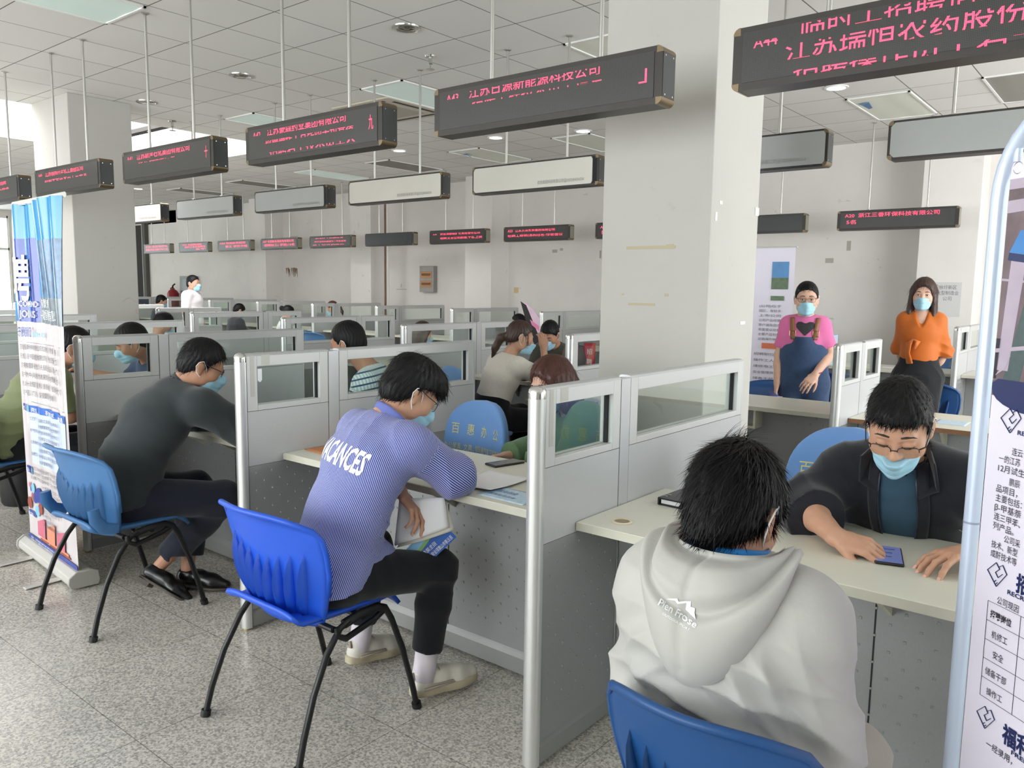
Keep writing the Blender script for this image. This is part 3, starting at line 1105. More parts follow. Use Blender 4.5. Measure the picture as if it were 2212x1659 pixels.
def make_chair(label, loc, rz, m, group='blue plastic visitor chairs', clips=True):
    """faces +y; origin on the floor below the seat"""
    r = thing('visitor_chair', label, 'chair', loc, rz, group)

    def seat(u, v):
        x = (u - 0.5) * 2
        y = -0.215 + v * 0.43
        hw = 0.215 - 0.03 * (1 - v) - 0.035 * max(0, v - 0.75) * 4 * abs(x) ** 3 * 0.5
        z = 0.438 - 0.022 * (1 - abs(x) ** 2) * math.sin(min(1, v * 1.15) * PI) ** 0.8
        z -= 0.045 * max(0, (v - 0.86) / 0.14) ** 2
        z += 0.03 * max(0, (0.12 - v) / 0.12) ** 2
        z -= 0.012 * abs(x) ** 6
        return (x * hw, y, z)
    k = MB()
    k.grid(seat, 22, 22)
    st = k.build('seat', m, r, smooth=True, solid=0.014)
    k = MB()
    for i in range(-4, 5):
        x = i * 0.035
        k.tube([(x, -0.14, 0.4335 - 0.012), (x, -0.05, 0.430 - 0.014), (x, 0.04, 0.430 - 0.0145)], 0.0025, 6)
    k.build('seat_rib', m, st, smooth=True)

    def back(u, v):
        x = (u - 0.5) * 2
        hw = 0.175 + 0.085 * min(1, v * 1.7) ** 0.7
        vv = v
        if v > 0.80:
            hw *= math.sqrt(max(0.0, 1 - ((v - 0.80) / 0.20) ** 2 * 0.30))
        z = 0.395 + vv * 0.385 - 0.028 * abs(x) ** 3 * max(0, (v - 0.6) / 0.4)
        y = -0.150 - 0.075 * v ** 1.3 + 0.055 * x * x - 0.05 * max(0, (v - 0.9) / 0.1) ** 1.5 * (1 - 0.3 * x * x)
        return (x * hw, y, z)
    k = MB()
    k.grid(back, 24, 26)
    bk = k.build('backrest', m, r, smooth=True, solid=0.013)
    # moulded ribs on the rear of the back
    for i in range(8):
        u = 0.14 + 0.72 * i / 7
        top = 0.56 + 0.12 * abs(i - 3.5) / 3.5
        k = MB()
        V = []
        for t in range(9):
            v = 0.04 + (top - 0.04) * t / 8
            p = back(u, v)
            d = 0.040 * math.sin(PI * min(1, t / 8 * 1.02)) ** 0.7 + 0.001
            V += [(p[0] - 0.003, p[1] - 0.004, p[2]), (p[0] + 0.003, p[1] - 0.004, p[2]), (p[0], p[1] - 0.006 - d, p[2])]
        F = []
        for t in range(8):
            a = t * 3
            F += [(a, a + 3, a + 5, a + 2), (a + 1, a + 2, a + 5, a + 4)]
        k.mesh(V, F)
        k.build('moulded_rib', m, bk, smooth=True)
    k = MB()
    k.tube([back(0.0 + 0.001 * 0, 0.30), back(0.0, 0.5), back(0.0, 0.7), back(0.0, 0.85), back(0.0, 0.95), back(0.02, 1.0)] + [back(i / 12, 1.0) for i in range(1, 12)] +
           [back(0.98, 1.0), back(1, 0.95), back(1, 0.85), back(1, 0.7), back(1, 0.5), back(1, 0.30)], 0.0095, 8)
    k.build('rim', m, bk, smooth=True)
    for s in (-1, 1):
        k = MB()
        if clips:
            k.tube([(s * 0.235, -0.13, 0.445), (s * 0.235, -0.185, 0.46), (s * 0.232, -0.215, 0.50), (s * 0.229, -0.22, 0.545)], [0.015, 0.018, 0.018, 0.016], 8, flat=(0.8, 1.5))
        if clips:
            k.build('side_clip', m, r, smooth=0.7)
        k = MB()
        k.tube([(s * 0.262, -0.262, 0), (s * 0.258, -0.235, 0.10), (s * 0.25, -0.19, 0.22), (s * 0.24, -0.13, 0.33), (s * 0.235, -0.075, 0.395), (s * 0.235, -0.04, 0.41)], 0.0125, 12, flat=(0.85, 1.25))
        l = k.build('leg', M_tubeblk, r, smooth=0.8)
        k = MB()
        k.tube([(s * 0.262, -0.262, 0), (s * 0.2615, -0.257, 0.022)], 0.017, 12)
        k.build('foot_cap', M_black, l, smooth=0.8)
        k = MB()
        k.tube([(s * 0.25, 0.25, 0), (s * 0.25, 0.225, 0.10), (s * 0.245, 0.185, 0.24), (s * 0.24, 0.14, 0.36), (s * 0.237, 0.115, 0.405), (s * 0.235, 0.08, 0.42), (s * 0.235, 0.0, 0.416), (s * 0.235, -0.06, 0.405)], 0.0125, 12, flat=(0.85, 1.25))
        l = k.build('leg', M_tubeblk, r, smooth=0.8)
        k = MB()
        k.tube([(s * 0.25, 0.25, 0), (s * 0.2497, 0.245, 0.022)], 0.017, 12)
        k.build('foot_cap', M_black, l, smooth=0.8)
        k = MB()
        k.tube([(s * 0.236, 0.11, 0.402), (s * 0.243, 0.06, 0.385), (s * 0.245, -0.06, 0.36), (s * 0.243, -0.09, 0.378), (s * 0.238, -0.09, 0.405)], 0.011, 10)
        k.build('link_bracket', M_tubeblk, r, smooth=0.8)
    k = MB()
    k.tube([(-0.235, 0.02, 0.405), (0.235, 0.02, 0.405)], 0.011, 10)
    k.tube([(-0.235, -0.10, 0.40), (0.235, -0.10, 0.40)], 0.011, 10)
    k.build('seat_frame', M_tubeblk, r, smooth=0.8)
    return r


def recolour(root, m):
    for ch in [root] + list(root.children_recursive):
        if ch.type == 'MESH' and ch.data.materials and ch.data.materials[0] in (M_blue1, M_blue2, M_blue3) and ch.data.materials[0] != m:
            ch.data = ch.data.copy()
            ch.data.materials[0] = m


ch0 = make_chair('bright blue plastic chair with ribbed back under the striped shirt man', (-0.80, -0.235, 0), 0.0, M_blue1, clips=False)
ch1 = make_chair('faded blue plastic chair with side clips under the dark shirt man', (-2.205, -0.235, 0), 0.02, M_blue2)
for lb, x, y, rz, m in [('deep blue plastic chair at the bottom, behind the grey hooded jacket', 0.795, -0.405, 0.0, M_blue3),
                        ('blue plastic chair at the left edge behind the roll-up banner', -3.90, -0.20, 0.05, M_blue2),
                        ('blue chair top showing above the counter right of the white pillar', -0.92, 4.02, PI, M_blue3),
                        ('blue chair just right of the woman in pink and denim', -0.85, 5.55, 0.1, M_blue3), ('blue chair just right of the orange blouse and black skirt', -0.02, 5.35, -0.2, M_blue3),
                        ('blue chair in the far row below the red-brown haired woman', -8.5, 5.75, 0.0, M_blue2)]:
    c = copy_tree(ch1)
    c.location = (x, y, 0)
    c.rotation_euler = (0, 0, rz)
    c['label'] = lb
    recolour(c, m)
    if 'hooded' in lb:
        c.scale = (0.80, 1.0, 0.97)

M_cover = mat('light_blue_chair_cover', S(104, 146, 202), 0.85, noise=(8, 0.06), bump=(14, 0.25), sheen=0.2)
M_gold = mat('yellow_print', S(208, 200, 122), 0.7)
M_grey_fab = mat('grey_chair_back', S(88, 82, 78), 0.9, noise=(20, 0.1))


def make_staff_chair(label, loc, rz, cover, words=True, group='office chairs behind the counters'):
    """upholstered swivel chair facing +y with a loose cloth cover on its back"""
    r = thing('office_chair', label, 'chair', loc, rz, group)

    def pad(cx, cz, hw, hh, hd, n, lean):
        def f(u, v):
            th = u * 2 * PI
            ph = (v - 0.5) * PI
            e = lambda c, p: math.copysign(abs(c) ** p, c)
            x = hw * e(math.cos(ph), 0.35) * e(math.cos(th), 0.5)
            z = hh * e(math.cos(ph), 0.35) * e(math.sin(th), 0.5)
            y = hd * e(math.sin(ph), 0.6)
            taper = 1 - 0.06 * (z / hh) - 0.10 * max(0, z / hh) ** 3
            y += 0.05 * (x / hw) ** 2 - lean * z
            return (cx + x * taper, y, cz + z - 0.03 * (x / hw) ** 2 * max(0, z / hh))
        return f
    k = MB()
    k.grid(pad(0, 0.70, 0.222, 0.235, 0.036, 40, 0.10), 40, 16)
    bk = k.build('backrest', cover, r, (0, -0.22, 0), smooth=True)
    k = MB()
    k.grid(lambda u, v: (0.23 * math.copysign(abs(math.cos(u * 2 * PI)) ** 0.5, math.cos(u * 2 * PI)) * abs(math.cos((v - .5) * PI)) ** 0.35,
                         0.22 * math.copysign(abs(math.sin(u * 2 * PI)) ** 0.5, math.sin(u * 2 * PI)) * abs(math.cos((v - .5) * PI)) ** 0.35, 0.43 + 0.035 * math.sin((v - 0.5) * PI)), 32, 10)
    k.build('seat', M_cover, r, smooth=True)
    k = MB()
    k.tube([(0, -0.27, 0.52), (0, -0.25, 0.44), (0, -0.18, 0.38), (0, 0, 0.38)], 0.02, 8)
    k.build('back_bar', M_black, r, smooth=0.8)
    k = MB()
    k.tube([(0, 0, 0.08), (0, 0, 0.40)], 0.026, 12)
    k.build('gas_post', M_black, r, smooth=0.8)
    for i in range(5):
        th = 2 * PI * i / 5
        k = MB()
        k.tube([(0, 0, 0.10), (0.27 * math.cos(th), 0.27 * math.sin(th), 0.065)], [0.022, 0.014], 8)
        l = k.build('leg', M_black, r, smooth=0.8)
        k = MB()
        k.lathe([(0.0, 0), (0.02, 0.004), (0.026, 0.026), (0.02, 0.05), (0, 0.054)], (0.28 * math.cos(th), 0.28 * math.sin(th), 0.0), 10)
        k.build('caster', M_black, l, smooth=0.8)
    if words:
        f = pad(0, 0.70, 0.222, 0.235, 0.036, 40, 0.10)
        me = bk.data
        bv = BVHTree.FromPolygons([v.co[:] for v in me.vertices], [p.vertices[:] for p in me.polygons])
        rows = [(c_, (0.165 - i * 0.098, 0.040, 0.76), 0.046, 0.062) for i, c_ in enumerate('百惠办公')]
        rows += [(s_, (x_, 0.047, 0.675), w_, 0.038) for s_, x_, w_ in (('办公家具、', 0.205, 0.115), ('文具、', 0.082, 0.068), ('城际通汽车卫星导航', 0.006, 0.205))]
        for body, o_, w_, h_ in rows:
            k = MB()
            put_text(k, body, o_, (-1, 0, 0), (0, 0, 1), width=w_, height=h_)
            k.v = [(x, (lambda h: (h[0].y if h[0] else y) + 0.0018)(bv.ray_cast(Vector((x, 0.4, z)), Vector((0, -1, 0)))), z) for x, y, z in k.v]
            k.build('cover_print', M_gold, bk, fix=False)
    return r


sc0 = make_staff_chair('empty office chair with light blue printed cover behind the striped shirt man\'s counter', (-1.24, 0.90, 0), PI - 0.08, M_cover)
sc0.scale = (0.98, 0.98, 0.98)
for lb, x, y, rz, w in [('office chair with light blue printed cover behind the man in the dark jacket', 0.56, 0.86, PI, True),
                        ('office chair with light blue cover behind the plaid shirt man', -2.02, 1.52, PI * 0.72, True),
                        ('office chair of the pony-tailed woman, blue cover at the partition end', -2.48, 2.52, -0.35, True),
                        ('office chair with blue printed cover right of the orange blouse, behind the far counter', -0.40, 7.10, PI, True)]:
    c = copy_tree(sc0)
    c.location = (x, y, 0.09 if 'jacket' in lb or 'far counter' in lb else 0)
    c.location.z = 0
    c.rotation_euler = (0, 0, rz)
    c['label'] = lb
    if 'jacket' in lb:
        c.scale = (1.0, 1.0, 1.07)
    if 'plaid' in lb or 'pony' in lb:
        for ch in list(c.children):
            for g in list(ch.children):
                if g.name.startswith('cover_print') and 'pony' not in lb:
                    bpy.data.objects.remove(g)

# ------------------------------------------------------------------ roll-up banner on the left
M_pvc = mat('banner_white', S(206, 198, 200), 0.25, spec=0.6)
M_bsky = mat('banner_sky_blue', S(50, 140, 192), 0.22, noise=(3, 0.12), spec=0.6)
M_bnavy = mat('banner_navy', S(40, 62, 150), 0.25, spec=0.6)
M_bcyan = mat('banner_cyan', S(120, 190, 226), 0.25, spec=0.6)
M_bcity = mat('banner_city_photo', S(70, 112, 150), 0.25, noise=(22, 0.55, 8), spec=0.6)
M_bgrey = mat('banner_grey_photo', S(120, 132, 140), 0.25, noise=(30, 0.25), spec=0.6)
M_bblue = mat('banner_table_blue', S(48, 104, 190), 0.25, spec=0.6)
M_bpale = mat('banner_pale_blue', S(196, 208, 232), 0.25, spec=0.6)
M_bpink = mat('banner_pink', S(206, 104, 128), 0.25, spec=0.6)
M_bor = mat('banner_orange', S(226, 140, 110), 0.25, spec=0.6)
M_bred = mat('banner_brick_red', S(150, 60, 44), 0.25, spec=0.6)
M_bink = mat('banner_ink', S(66, 64, 74), 0.4)
M_bwht = mat('banner_white_ink', S(240, 240, 240), 0.35)
r = thing('roll_up_banner', 'tall blue and white roll-up recruitment banner standing on the floor at the left', 'banner', (-2.985, -0.235, 0), -0.08)
BW, BZ0, BZ1 = 0.76, 0.075, 1.87


def bpt(x, z):
    """sheet leans back a little and bellies"""
    z = BZ0 + (z - 0.075) * (1.87 - 0.075) / (2.01 - 0.075)
    t = (z - BZ0) / (BZ1 - BZ0)
    return (x * (1 - 0.02 * math.sin(t * PI)) + 0.012 * t, 0.0 + 0.035 * math.sin(t * PI) * (1 - (2 * x / BW) ** 2) * 0.5 + 0.02 * math.sin(t * 3 + x * 9) * t + 0.012 * math.cos(x * 40 + 3 * t) * t, z)


k = MB()
k.grid(lambda u, v: bpt((u - 0.5) * BW, 0.075 + v * 1.935), 40, 40)


def bpatch(mi, x0, x1, z0, z1, sk=0.0, off=0.0012, n=30):
    off = 0.002 + off * 1.5
    k.m = mi
    x1 = BW if abs(x1 - 0.70) < 1e-6 else x1

    def f(u, v):
        x = x0 + u * (x1 - x0)
        z = z0 + v * (z1 - z0) + sk * u
        p = bpt(x - BW / 2, z)
        return (p[0] * 1.0, p[1] - off, p[2])
    k.grid(f, n, n)


def btext(s, x, z, w, h, mi=11, bold=0.0):
    t = MB()
    put_text(t, s, (x, 0, z), (1, 0, 0), (0, 0, 1), width=w, height=h, bold=bold)
    k.m = mi
    k.mesh([(lambda p: (p[0], p[1] - 0.0125, p[2]))(bpt(a - BW / 2, c)) for a, _, c in t.v], t.f)


bpatch(1, 0, BW, 1.36, 2.01)
bpatch(2, 0.02, 0.30, 1.36, 1.82, off=0.0018)
bpatch(4, 0.37, BW, 1.36, 1.80, off=0.0018)
bpatch(5, 0.30, BW, 1.36, 1.50, off=0.0024)
btext('聘', 0.015, 1.50, 0.17, 0.27, 12, 0.014)
btext('COME AND', 0.10, 1.445, 0.19, 0.045, 12, 0.01)
btext('JOIN US', 0.10, 1.385, 0.17, 0.055, 12, 0.01)
btext('行业前景专业培训', 0.33, 1.45, 0.25, 0.05, 12)
btext('——江苏瑞恒新材料科技有限公司', 0.31, 1.385, 0.36, 0.06, 12)
btext('关于我们', 0.03, 1.28, 0.15, 0.06, 2, 0.015)
btext('About us', 0.20, 1.28, 0.15, 0.055, 3, 0.01)
for i, s in enumerate(['江苏瑞恒新材料科技有限公司成立于连云港市，专业从事新材料，是', '的研发、是中国石化集团有限公司产业基地，也位于江苏省园区化工', '公司拥有国家一级研发，先后通过企业认证，管理经营工业厂',
                       '以客户为中心科技创新为发展方向，技术与质量管理体系认证', '始终以一流的品质，服务，重视安全环保，加强产学研合作项', '公司产品、广泛应用，深受国内外用户信赖']):
    btext(s, 0.07, 1.205 - i * 0.052, 0.55 if i < 5 else 0.40, 0.034)
k.m = 11
for x0, x1, z0, z1 in ((0.05, 0.65, 1.243, 1.2445), (0.05, 0.65, 0.905, 0.9065), (0.648, 0.65, 0.905, 1.2445)):
    bpatch(11, x0, x1, z0, z1, off=0.0014, n=3)
bpatch(2, 0.02, 0.10, 0.845, 0.885, n=3)
bpatch(3, 0.10, 0.12, 0.845, 0.885, n=3)
btext('岗位', 0.03, 0.853, 0.06, 0.03, 12)
bpatch(7, 0.13, 0.66, 0.55, 0.885)
bpatch(6, 0.13, 0.66, 0.845, 0.885, off=0.0018)
for s, x in (('岗位', 0.16), ('职位要求', 0.33), ('待遇', 0.58)):
    btext(s, x, 0.853, 0.035 * len(s), 0.028, 12)
for i, (a, c) in enumerate([('工艺员', '应届化工类相关专业本科及以上学历'), ('', '身体健康无职业病史优先录用'), ('电气技术员', '电气自动化相关专业大专以上'), ('', '有三年以上企业工作经验者'), ('仪表维修工', '持有仪表类国家职业资格证书'), ('', '能适应倒班工作服从安排'), ('操作工人', '高中及以上学历化工职业学校优先'), ('', '经验丰富者待遇面议')]):
    if a:
        btext(a, 0.145, 0.805 - i * 0.034, 0.018 * len(a), 0.022)
    btext(c, 0.245, 0.805 - i * 0.034, 0.021 * len(c), 0.022)
bpatch(2, 0.02, 0.10, 0.48, 0.52, n=3)
bpatch(3, 0.10, 0.12, 0.48, 0.52, n=3)
btext('福利', 0.03, 0.488, 0.06, 0.03, 12)
for i, s in enumerate(['新员工入职缴纳社会保险，并提供员工宿舍，工作餐，年终奖', '金，体检补贴，法定假期，生产岗位津贴，夜班费，带薪年假等', '高温费，节假日福利补贴，公司优秀员工奖励']):
    btext(s, 0.12, 0.515 - i * 0.028, 0.022 * len(s), 0.022)
for i, s in enumerate(['为优秀员工提供“五险一金”法定补充', '评级及企业年金，提升基本收入保障', '定期职工体检，带薪培训，职称晋升', '为员工提供免费工作餐', '为员工提供通勤班车及住房补贴', '为员工上下班提供公司厂车', '提升学历补贴', '人才引进安家补贴费', '为员工定期组织旅游活动']):
    btext(s, 0.27, 0.425 - i * 0.0265, 0.021 * len(s), 0.021)
for x, z, rr, mi in ((0.20, 0.37, 0.045, 2), (0.12, 0.40, 0.03, 3), (0.15, 0.345, 0.03, 2), (0.22, 0.295, 0.034, 9), (0.11, 0.345, 0.028, 9), (0.175, 0.275, 0.032, 3), (0.08, 0.39, 0.018, 2), (0.06, 0.41, 0.016, 8), (0.05, 0.30, 0.035, 9)):
    k.m = mi
    k.mesh([(lambda p: (p[0], p[1] - 0.008, p[2]))(bpt(x + rr * math.cos(t * PI / 10) - BW / 2, z + rr * math.sin(t * PI / 10))) for t in range(20)], [tuple(range(20))])
bpatch(2, 0.02, 0.14, 0.195 + 0.03, 0.225 + 0.03, n=3)
btext('岗位展示', 0.035, 0.23, 0.09, 0.024, 12)
for i, (x, mi, col) in enumerate(((0.17, 8, '总经理|副总监|部长|副部长|车间主任|班长|员工'), (0.32, 10, '首席专家|技术专家|主任工程师|副主任工程师|工程师|助理工程师|技术员|新员工'), (0.47, 8, '高级|高级技师|中级技师|主管|管理岗|管理员|新员工'))):
    k.m = mi
    V = [(x, 0.135), (x + 0.12, 0.135), (x + 0.12, 0.235), (x + 0.11, 0.25 - i * 0.004), (x, 0.215)]
    k.mesh([(lambda p: (p[0], p[1] - 0.008, p[2]))(bpt(a - BW / 2, c)) for a, c in V], [(0, 1, 2, 3, 4)])
for x0, x1, z0, mi in ((0.22, 0.64, 0.125, 10), (0.20, 0.32, 0.113, 9), (0.35, 0.48, 0.113, 9), (0.52, 0.66, 0.113, 9)):
    bpatch(mi, x0, x1, z0, z0 + 0.012, off=0.003, n=4)
bpatch(2, 0, BW, BZ0, 0.108, off=0.0032)
btext('地址：江苏省连云港市徐圩新区石化七道南侧', 0.06, 0.094, 0.45, 0.012, 12)
btext('联系人：黄女士 招聘热线', 0.06, 0.081, 0.35, 0.011, 12)
k.build('banner_sheet', [M_pvc, M_bsky, M_bnavy, M_bcyan, M_bcity, M_bgrey, M_bblue, M_bpale, M_bpink, M_bred, M_bor, M_bink, M_bwht], r, fix=False, smooth=True)
M_cas = mat('cassette_aluminium', S(206, 204, 198), 0.4, 0.4)
k = MB()
k.prism([(-0.045, 0.012), (0.065, 0.012), (0.075, 0.03), (0.07, 0.07), (0.05, 0.082), (-0.02, 0.082), (-0.05, 0.06), (-0.055, 0.03)], -BW / 2 - 0.03, BW / 2 + 0.03, 'x')
cs = k.build('cassette', M_cas, r, bevel=0.004)
for sx in (-1, 1):
    k = MB()
    k.prism([(-0.05, 0.008), (0.075, 0.008), (0.082, 0.03), (0.076, 0.078), (0.05, 0.088), (-0.025, 0.088), (-0.058, 0.064), (-0.062, 0.03)], sx * (BW / 2 + 0.03), sx * (BW / 2 + 0.042), 'x')
    k.build('end_cap', mat('cassette_end_grey', S(176, 174, 166), 0.5), cs, bevel=0.004)
for x in (-0.22, 0.22):
    k = MB()
    k.tube([(x, 0.02, 0.012), (x + 0.02, -0.20, 0.008)], [0.016, 0.013], 10, flat=(1.6, 0.5))
    k.build('foot', M_cas, r, smooth=0.8)
k = MB()
k.tube([(0, 0.05, 0.08), (0.01, 0.045, 1.86)], 0.008, 8)
k.build('support_pole', M_rod, r, smooth=0.8)
k = MB()
a, c = bpt(-BW / 2, 2.01), bpt(BW / 2, 2.01)
k.tube([(a[0] - 0.004, a[1] + 0.004, a[2] + 0.004), (c[0] + 0.012, c[1] + 0.004, c[2] + 0.004)], 0.011, 10, flat=(0.6, 1.2))
k.build('top_rail', M_cas, r, smooth=0.8)

# ------------------------------------------------------------------ tube frame banner at the right edge
M_tubewb = mat('pale_blue_white_tube', S(200, 212, 232), 0.3, 0.2)
M_plilac = mat('lilac_white_print', S(224, 218, 232), 0.35)
M_pnavy = mat('deep_navy_print', S(30, 40, 88), 0.35)
M_pink2 = mat('ink_black', S(34, 32, 42), 0.45)
M_paerial = mat('aerial_photo_brown', S(118, 100, 104), 0.4, noise=(14, 0.5, 8))
M_pgreen = mat('aerial_photo_green', S(76, 92, 92), 0.4, noise=(30, 0.3))
M_proof = mat('aerial_photo_blue_roof', S(66, 128, 190), 0.4)
M_proad = mat('aerial_photo_road', S(178, 164, 180), 0.4, noise=(20, 0.1))
r = thing('tube_frame_banner', 'lilac recruitment banner hanging in a pale bent-tube stand at the right edge', 'banner', (1.135, -0.215, 0), -0.685)
# local x runs along the banner, its printed side faces local -y
k = MB()
arc = [(0.0, 0, 0.02), (0, 0, 1.0), (0, 0, 1.64)] + [(0.115 - 0.115 * math.cos(t * PI / 16), 0, 1.64 + 0.14 * math.sin(t * PI / 16)) for t in range(1, 9)]
full = arc + [(0.80 - x, y, z) for x, y, z in reversed(arc)]
k.tube(full, 0.0135, 16)
tb = k.build('tube_frame', M_tubewb, r, smooth=True)
k = MB()
k.tube([(0, 0, 1.06), (0, 0, 1.064)], 0.0139, 16)
k.build('tube_joint', mat('tube_seam', S(150, 160, 180), 0.4), tb, smooth=0.8)
for x in (0.0, 0.80):
    k = MB()
    k.tube([(x, -0.20, 0.014), (x, 0.20, 0.014)], 0.0135, 12)
    k.build('foot_tube', M_tubewb, r, smooth=0.8)
X0, X1, Z0, Z1 = 0.022, 0.757, 0.06, 1.706
k = MB()


def q(mi, pts, off):
    k.m = mi
    k.mesh([(x, -off, z) for x, z in pts], [tuple(range(len(pts)))])


k.box(X0, X1, -0.0006, 0.0006, Z0, Z1)
q(3, [(X0, 1.30), (X1, 1.30), (X1, 1.672), (X0, 1.672)], 0.0010)
q(6, [(X0, 1.655), (X1, 1.655), (X1, 1.672), (X0, 1.672)], 0.0012)
q(6, [(X0, 1.615), (X0 + 0.3, 1.628), (X0 + 0.3, 1.645), (X0, 1.636)], 0.0013)
q(4, [(X0 + 0.014, 1.30), (X0 + 0.050, 1.30), (X0 + 0.10, 1.55), (X0 + 0.075, 1.56)], 0.0012)
q(6, [(X0 + 0.006, 1.345), (X0 + 0.030, 1.345), (X0 + 0.050, 1.545), (X0 + 0.018, 1.545)], 0.0013)
q(5, [(X0 + 0.012, 1.548), (X0 + 0.10, 1.535), (X0 + 0.11, 1.575), (X0 + 0.032, 1.585)], 0.0016)
q(2, [(X0 + 0.010, 1.535), (X0 + 0.10, 1.522), (X0 + 0.10, 1.535), (X0 + 0.012, 1.548)], 0.0016)
q(6, [(X0, 1.375), (X0 + 0.14, 1.395), (X0 + 0.14, 1.402), (X0, 1.382)], 0.0017)
q(6, [(X0, 1.500), (X0 + 0.2, 1.485), (X0 + 0.2, 1.489), (X0, 1.504)], 0.0017)
q(6, [(X0 + 0.004, 1.335), (X0 + 0.024, 1.348), (X0 + 0.034, 1.372), (X0 + 0.028, 1.372), (X0 + 0.018, 1.352)], 0.0018)
q(1, [(X0, 1.33), (X0 + 0.006, 1.33), (X0 + 0.012, 1.40), (X0, 1.40)], 0.0013)
nv = [(X0, 1.322), (X0, 1.312)] + [(X0 + 0.09 * (1 - math.cos(t * PI / 12)), 1.312 - 0.036 * math.sin(t * PI / 12)) for t in range(1, 7)] + [(X1, 1.276), (X1, 1.33), (X0 + 0.012, 1.33)]
q(2, nv, 0.002)


def rt(s, x, z, h, mi=1, bold=0.0, w=None):
    k.m = mi
    put_text(k, s, (x, -0.0022, z), (1, 0, 0), (0, 0, 1), width=w or h * 0.92 * len(s), height=h * 1.2, bold=bold)


def logo(x, z, s):
    k.m = 2
    ln = [((0.0, 0.55), (0.42, 1.0)), ((0.42, 1.0), (0.62, 0.78)), ((0.62, 0.78), (0.42, 0.58)), ((0.42, 0.58), (0.58, 0.40)), ((0.58, 0.40), (0.78, 0.62)), ((0.58, 0.86), (0.76, 1.0)), ((0.76, 1.0), (1.0, 0.68)),
          ((1.0, 0.68), (0.52, 0.0)), ((0.52, 0.0), (0.0, 0.55)), ((0.40, 0.16), (0.48, 0.26)), ((0.48, 0.08), (0.56, 0.18))]
    for a, c in ln:
        k.tube([(x + a[0] * s, -0.0024, z + a[1] * s), (x + c[0] * s, -0.0024, z + c[1] * s)], 0.0013, 6, flat=(1, 0.4))


logo(X0 + 0.026, 1.240, 0.042)
rt('RECRUIT', X0 + 0.063, 1.240, 0.009, 2, 0.02)
for i, s in enumerate(['  连云', '一的江苏', '12月试生', '  鹏辰', '品项目，', '主要包括：', 'β-甲基萘', '连三甲苯、', '列产品。', '  公司采', '技术、新型', '成酐技术等']):
    ind = 0.026 if s.startswith(' ') else 0
    rt(s.strip(), X0 + 0.029 + ind, 1.204 - i * 0.0168 - (0.003 if i > 2 else 0), 0.0122)
logo(X0 + 0.026, 0.966, 0.042)
rt('招聘', X0 + 0.088, 0.975, 0.030, 2, 0.03)
rt('RECRUIT', X0 + 0.072, 0.962, 0.009, 2, 0.02)
rt('公司现因', X0 + 0.052, 0.938, 0.0125)
for i, s in enumerate(['招聘岗位', '机修工', '安全', '储备干部', '操作工']):
    z = 0.908 - i * 0.0354
    rt(s, X0 + 0.040 + (0.026 - len(s) * 0.0065), z, 0.0125, 1, 0.02 if i == 0 else 0)
    k.m = 1
    k.box(X0 + 0.032, X1 - 0.02, -0.0018, -0.0012, z + 0.026, z + 0.0265)
k.box(X0 + 0.032, X1 - 0.02, -0.0018, -0.0012, 0.757, 0.7575)
for x in (0.032, 0.103, 0.30):
    k.box(X0 + x, X0 + x + 0.0006, -0.0018, -0.0012, 0.757, 0.934)
logo(X0 + 0.030, 0.702, 0.040)
rt('福利', X0 + 0.088, 0.702, 0.032, 2, 0.03)
rt('FREE', X0 + 0.11, 0.689, 0.009, 2, 0.02)
rt('一经录用，', X0 + 0.056, 0.672, 0.0125)
sh = k.build('printed_sheet', [M_plilac, M_pink2, M_pnavy, M_paerial, M_pgreen, M_proof, M_proad], r, fix=False)
k = MB()
for x in (X0 + 0.034,):
    k.lathe([(0.007, -0.002), (0.0095, 0.0), (0.012, -0.001), (0.0135, -0.002)], (0, 0, 0), 18)
e = k.build('eyelet', M_chrome, sh, (X0 + 0.014, -0.001, 1.690), smooth=0.7)
e.rotation_euler = (PI / 2, 0, 0)
k = MB()
k.tube([(0.022, 0, 1.745), (0.034, 0, 1.738), (0.034, 0, 1.728), (0.032, 0, 1.720)], 0.0018, 6)
k.build('hook', M_chrome, r, smooth=0.8)
k = MB()
k.tube([(0.033, 0, 1.700), (0.033, 0, 1.722)], 0.007, 10)
k.build('clip', M_tubewb, r, smooth=0.8)

# roll-up behind the white pillar
r = thing('roll_up_banner', 'narrow lilac roll-up banner with small landscape pictures, behind the white pillar', 'banner', (-1.42, 5.15, 0), 0.0)
k = MB()
k.grid(lambda u, v: ((u - 0.5) * 0.56, 0.01 * math.sin(v * 5), 0.08 + v * 1.78), 4, 20)
for mi, x0, x1, z0, z1 in ((1, 0.08, 0.23, 1.50, 1.74), (2, 0.08, 0.23, 1.50, 1.60), (3, 0.02, 0.21, 0.97, 1.02), (2, 0.08, 0.2, 1.40, 1.44)):
    k.m = mi
    k.mesh([(x0, -0.012 - 0.001 * mi, z0), (x1, -0.012 - 0.001 * mi, z0), (x1, -0.012 - 0.001 * mi, z1), (x0, -0.012 - 0.001 * mi, z1)], [(0, 1, 2, 3)])
k.m = 4
for i, s in enumerate(['(公司)位于', '园区、有较多', '上市公司', '公司产品经营', '客户遍及国内', '年度营业总额', '主要产品包括', '远销海外地区']):
    put_text(k, s, (-0.02, -0.014, 1.34 - i * 0.042), (1, 0, 0), (0, 0, 1), width=0.20, height=0.026)
for i, s in enumerate(['招聘职位', '操作工人', '维修电工', '安全管理员', '储备干部', '工资待遇', '节假日福利']):
    put_text(k, s, (-0.05, -0.014, 0.91 - i * 0.055), (1, 0, 0), (0, 0, 1), width=0.19, height=0.026)
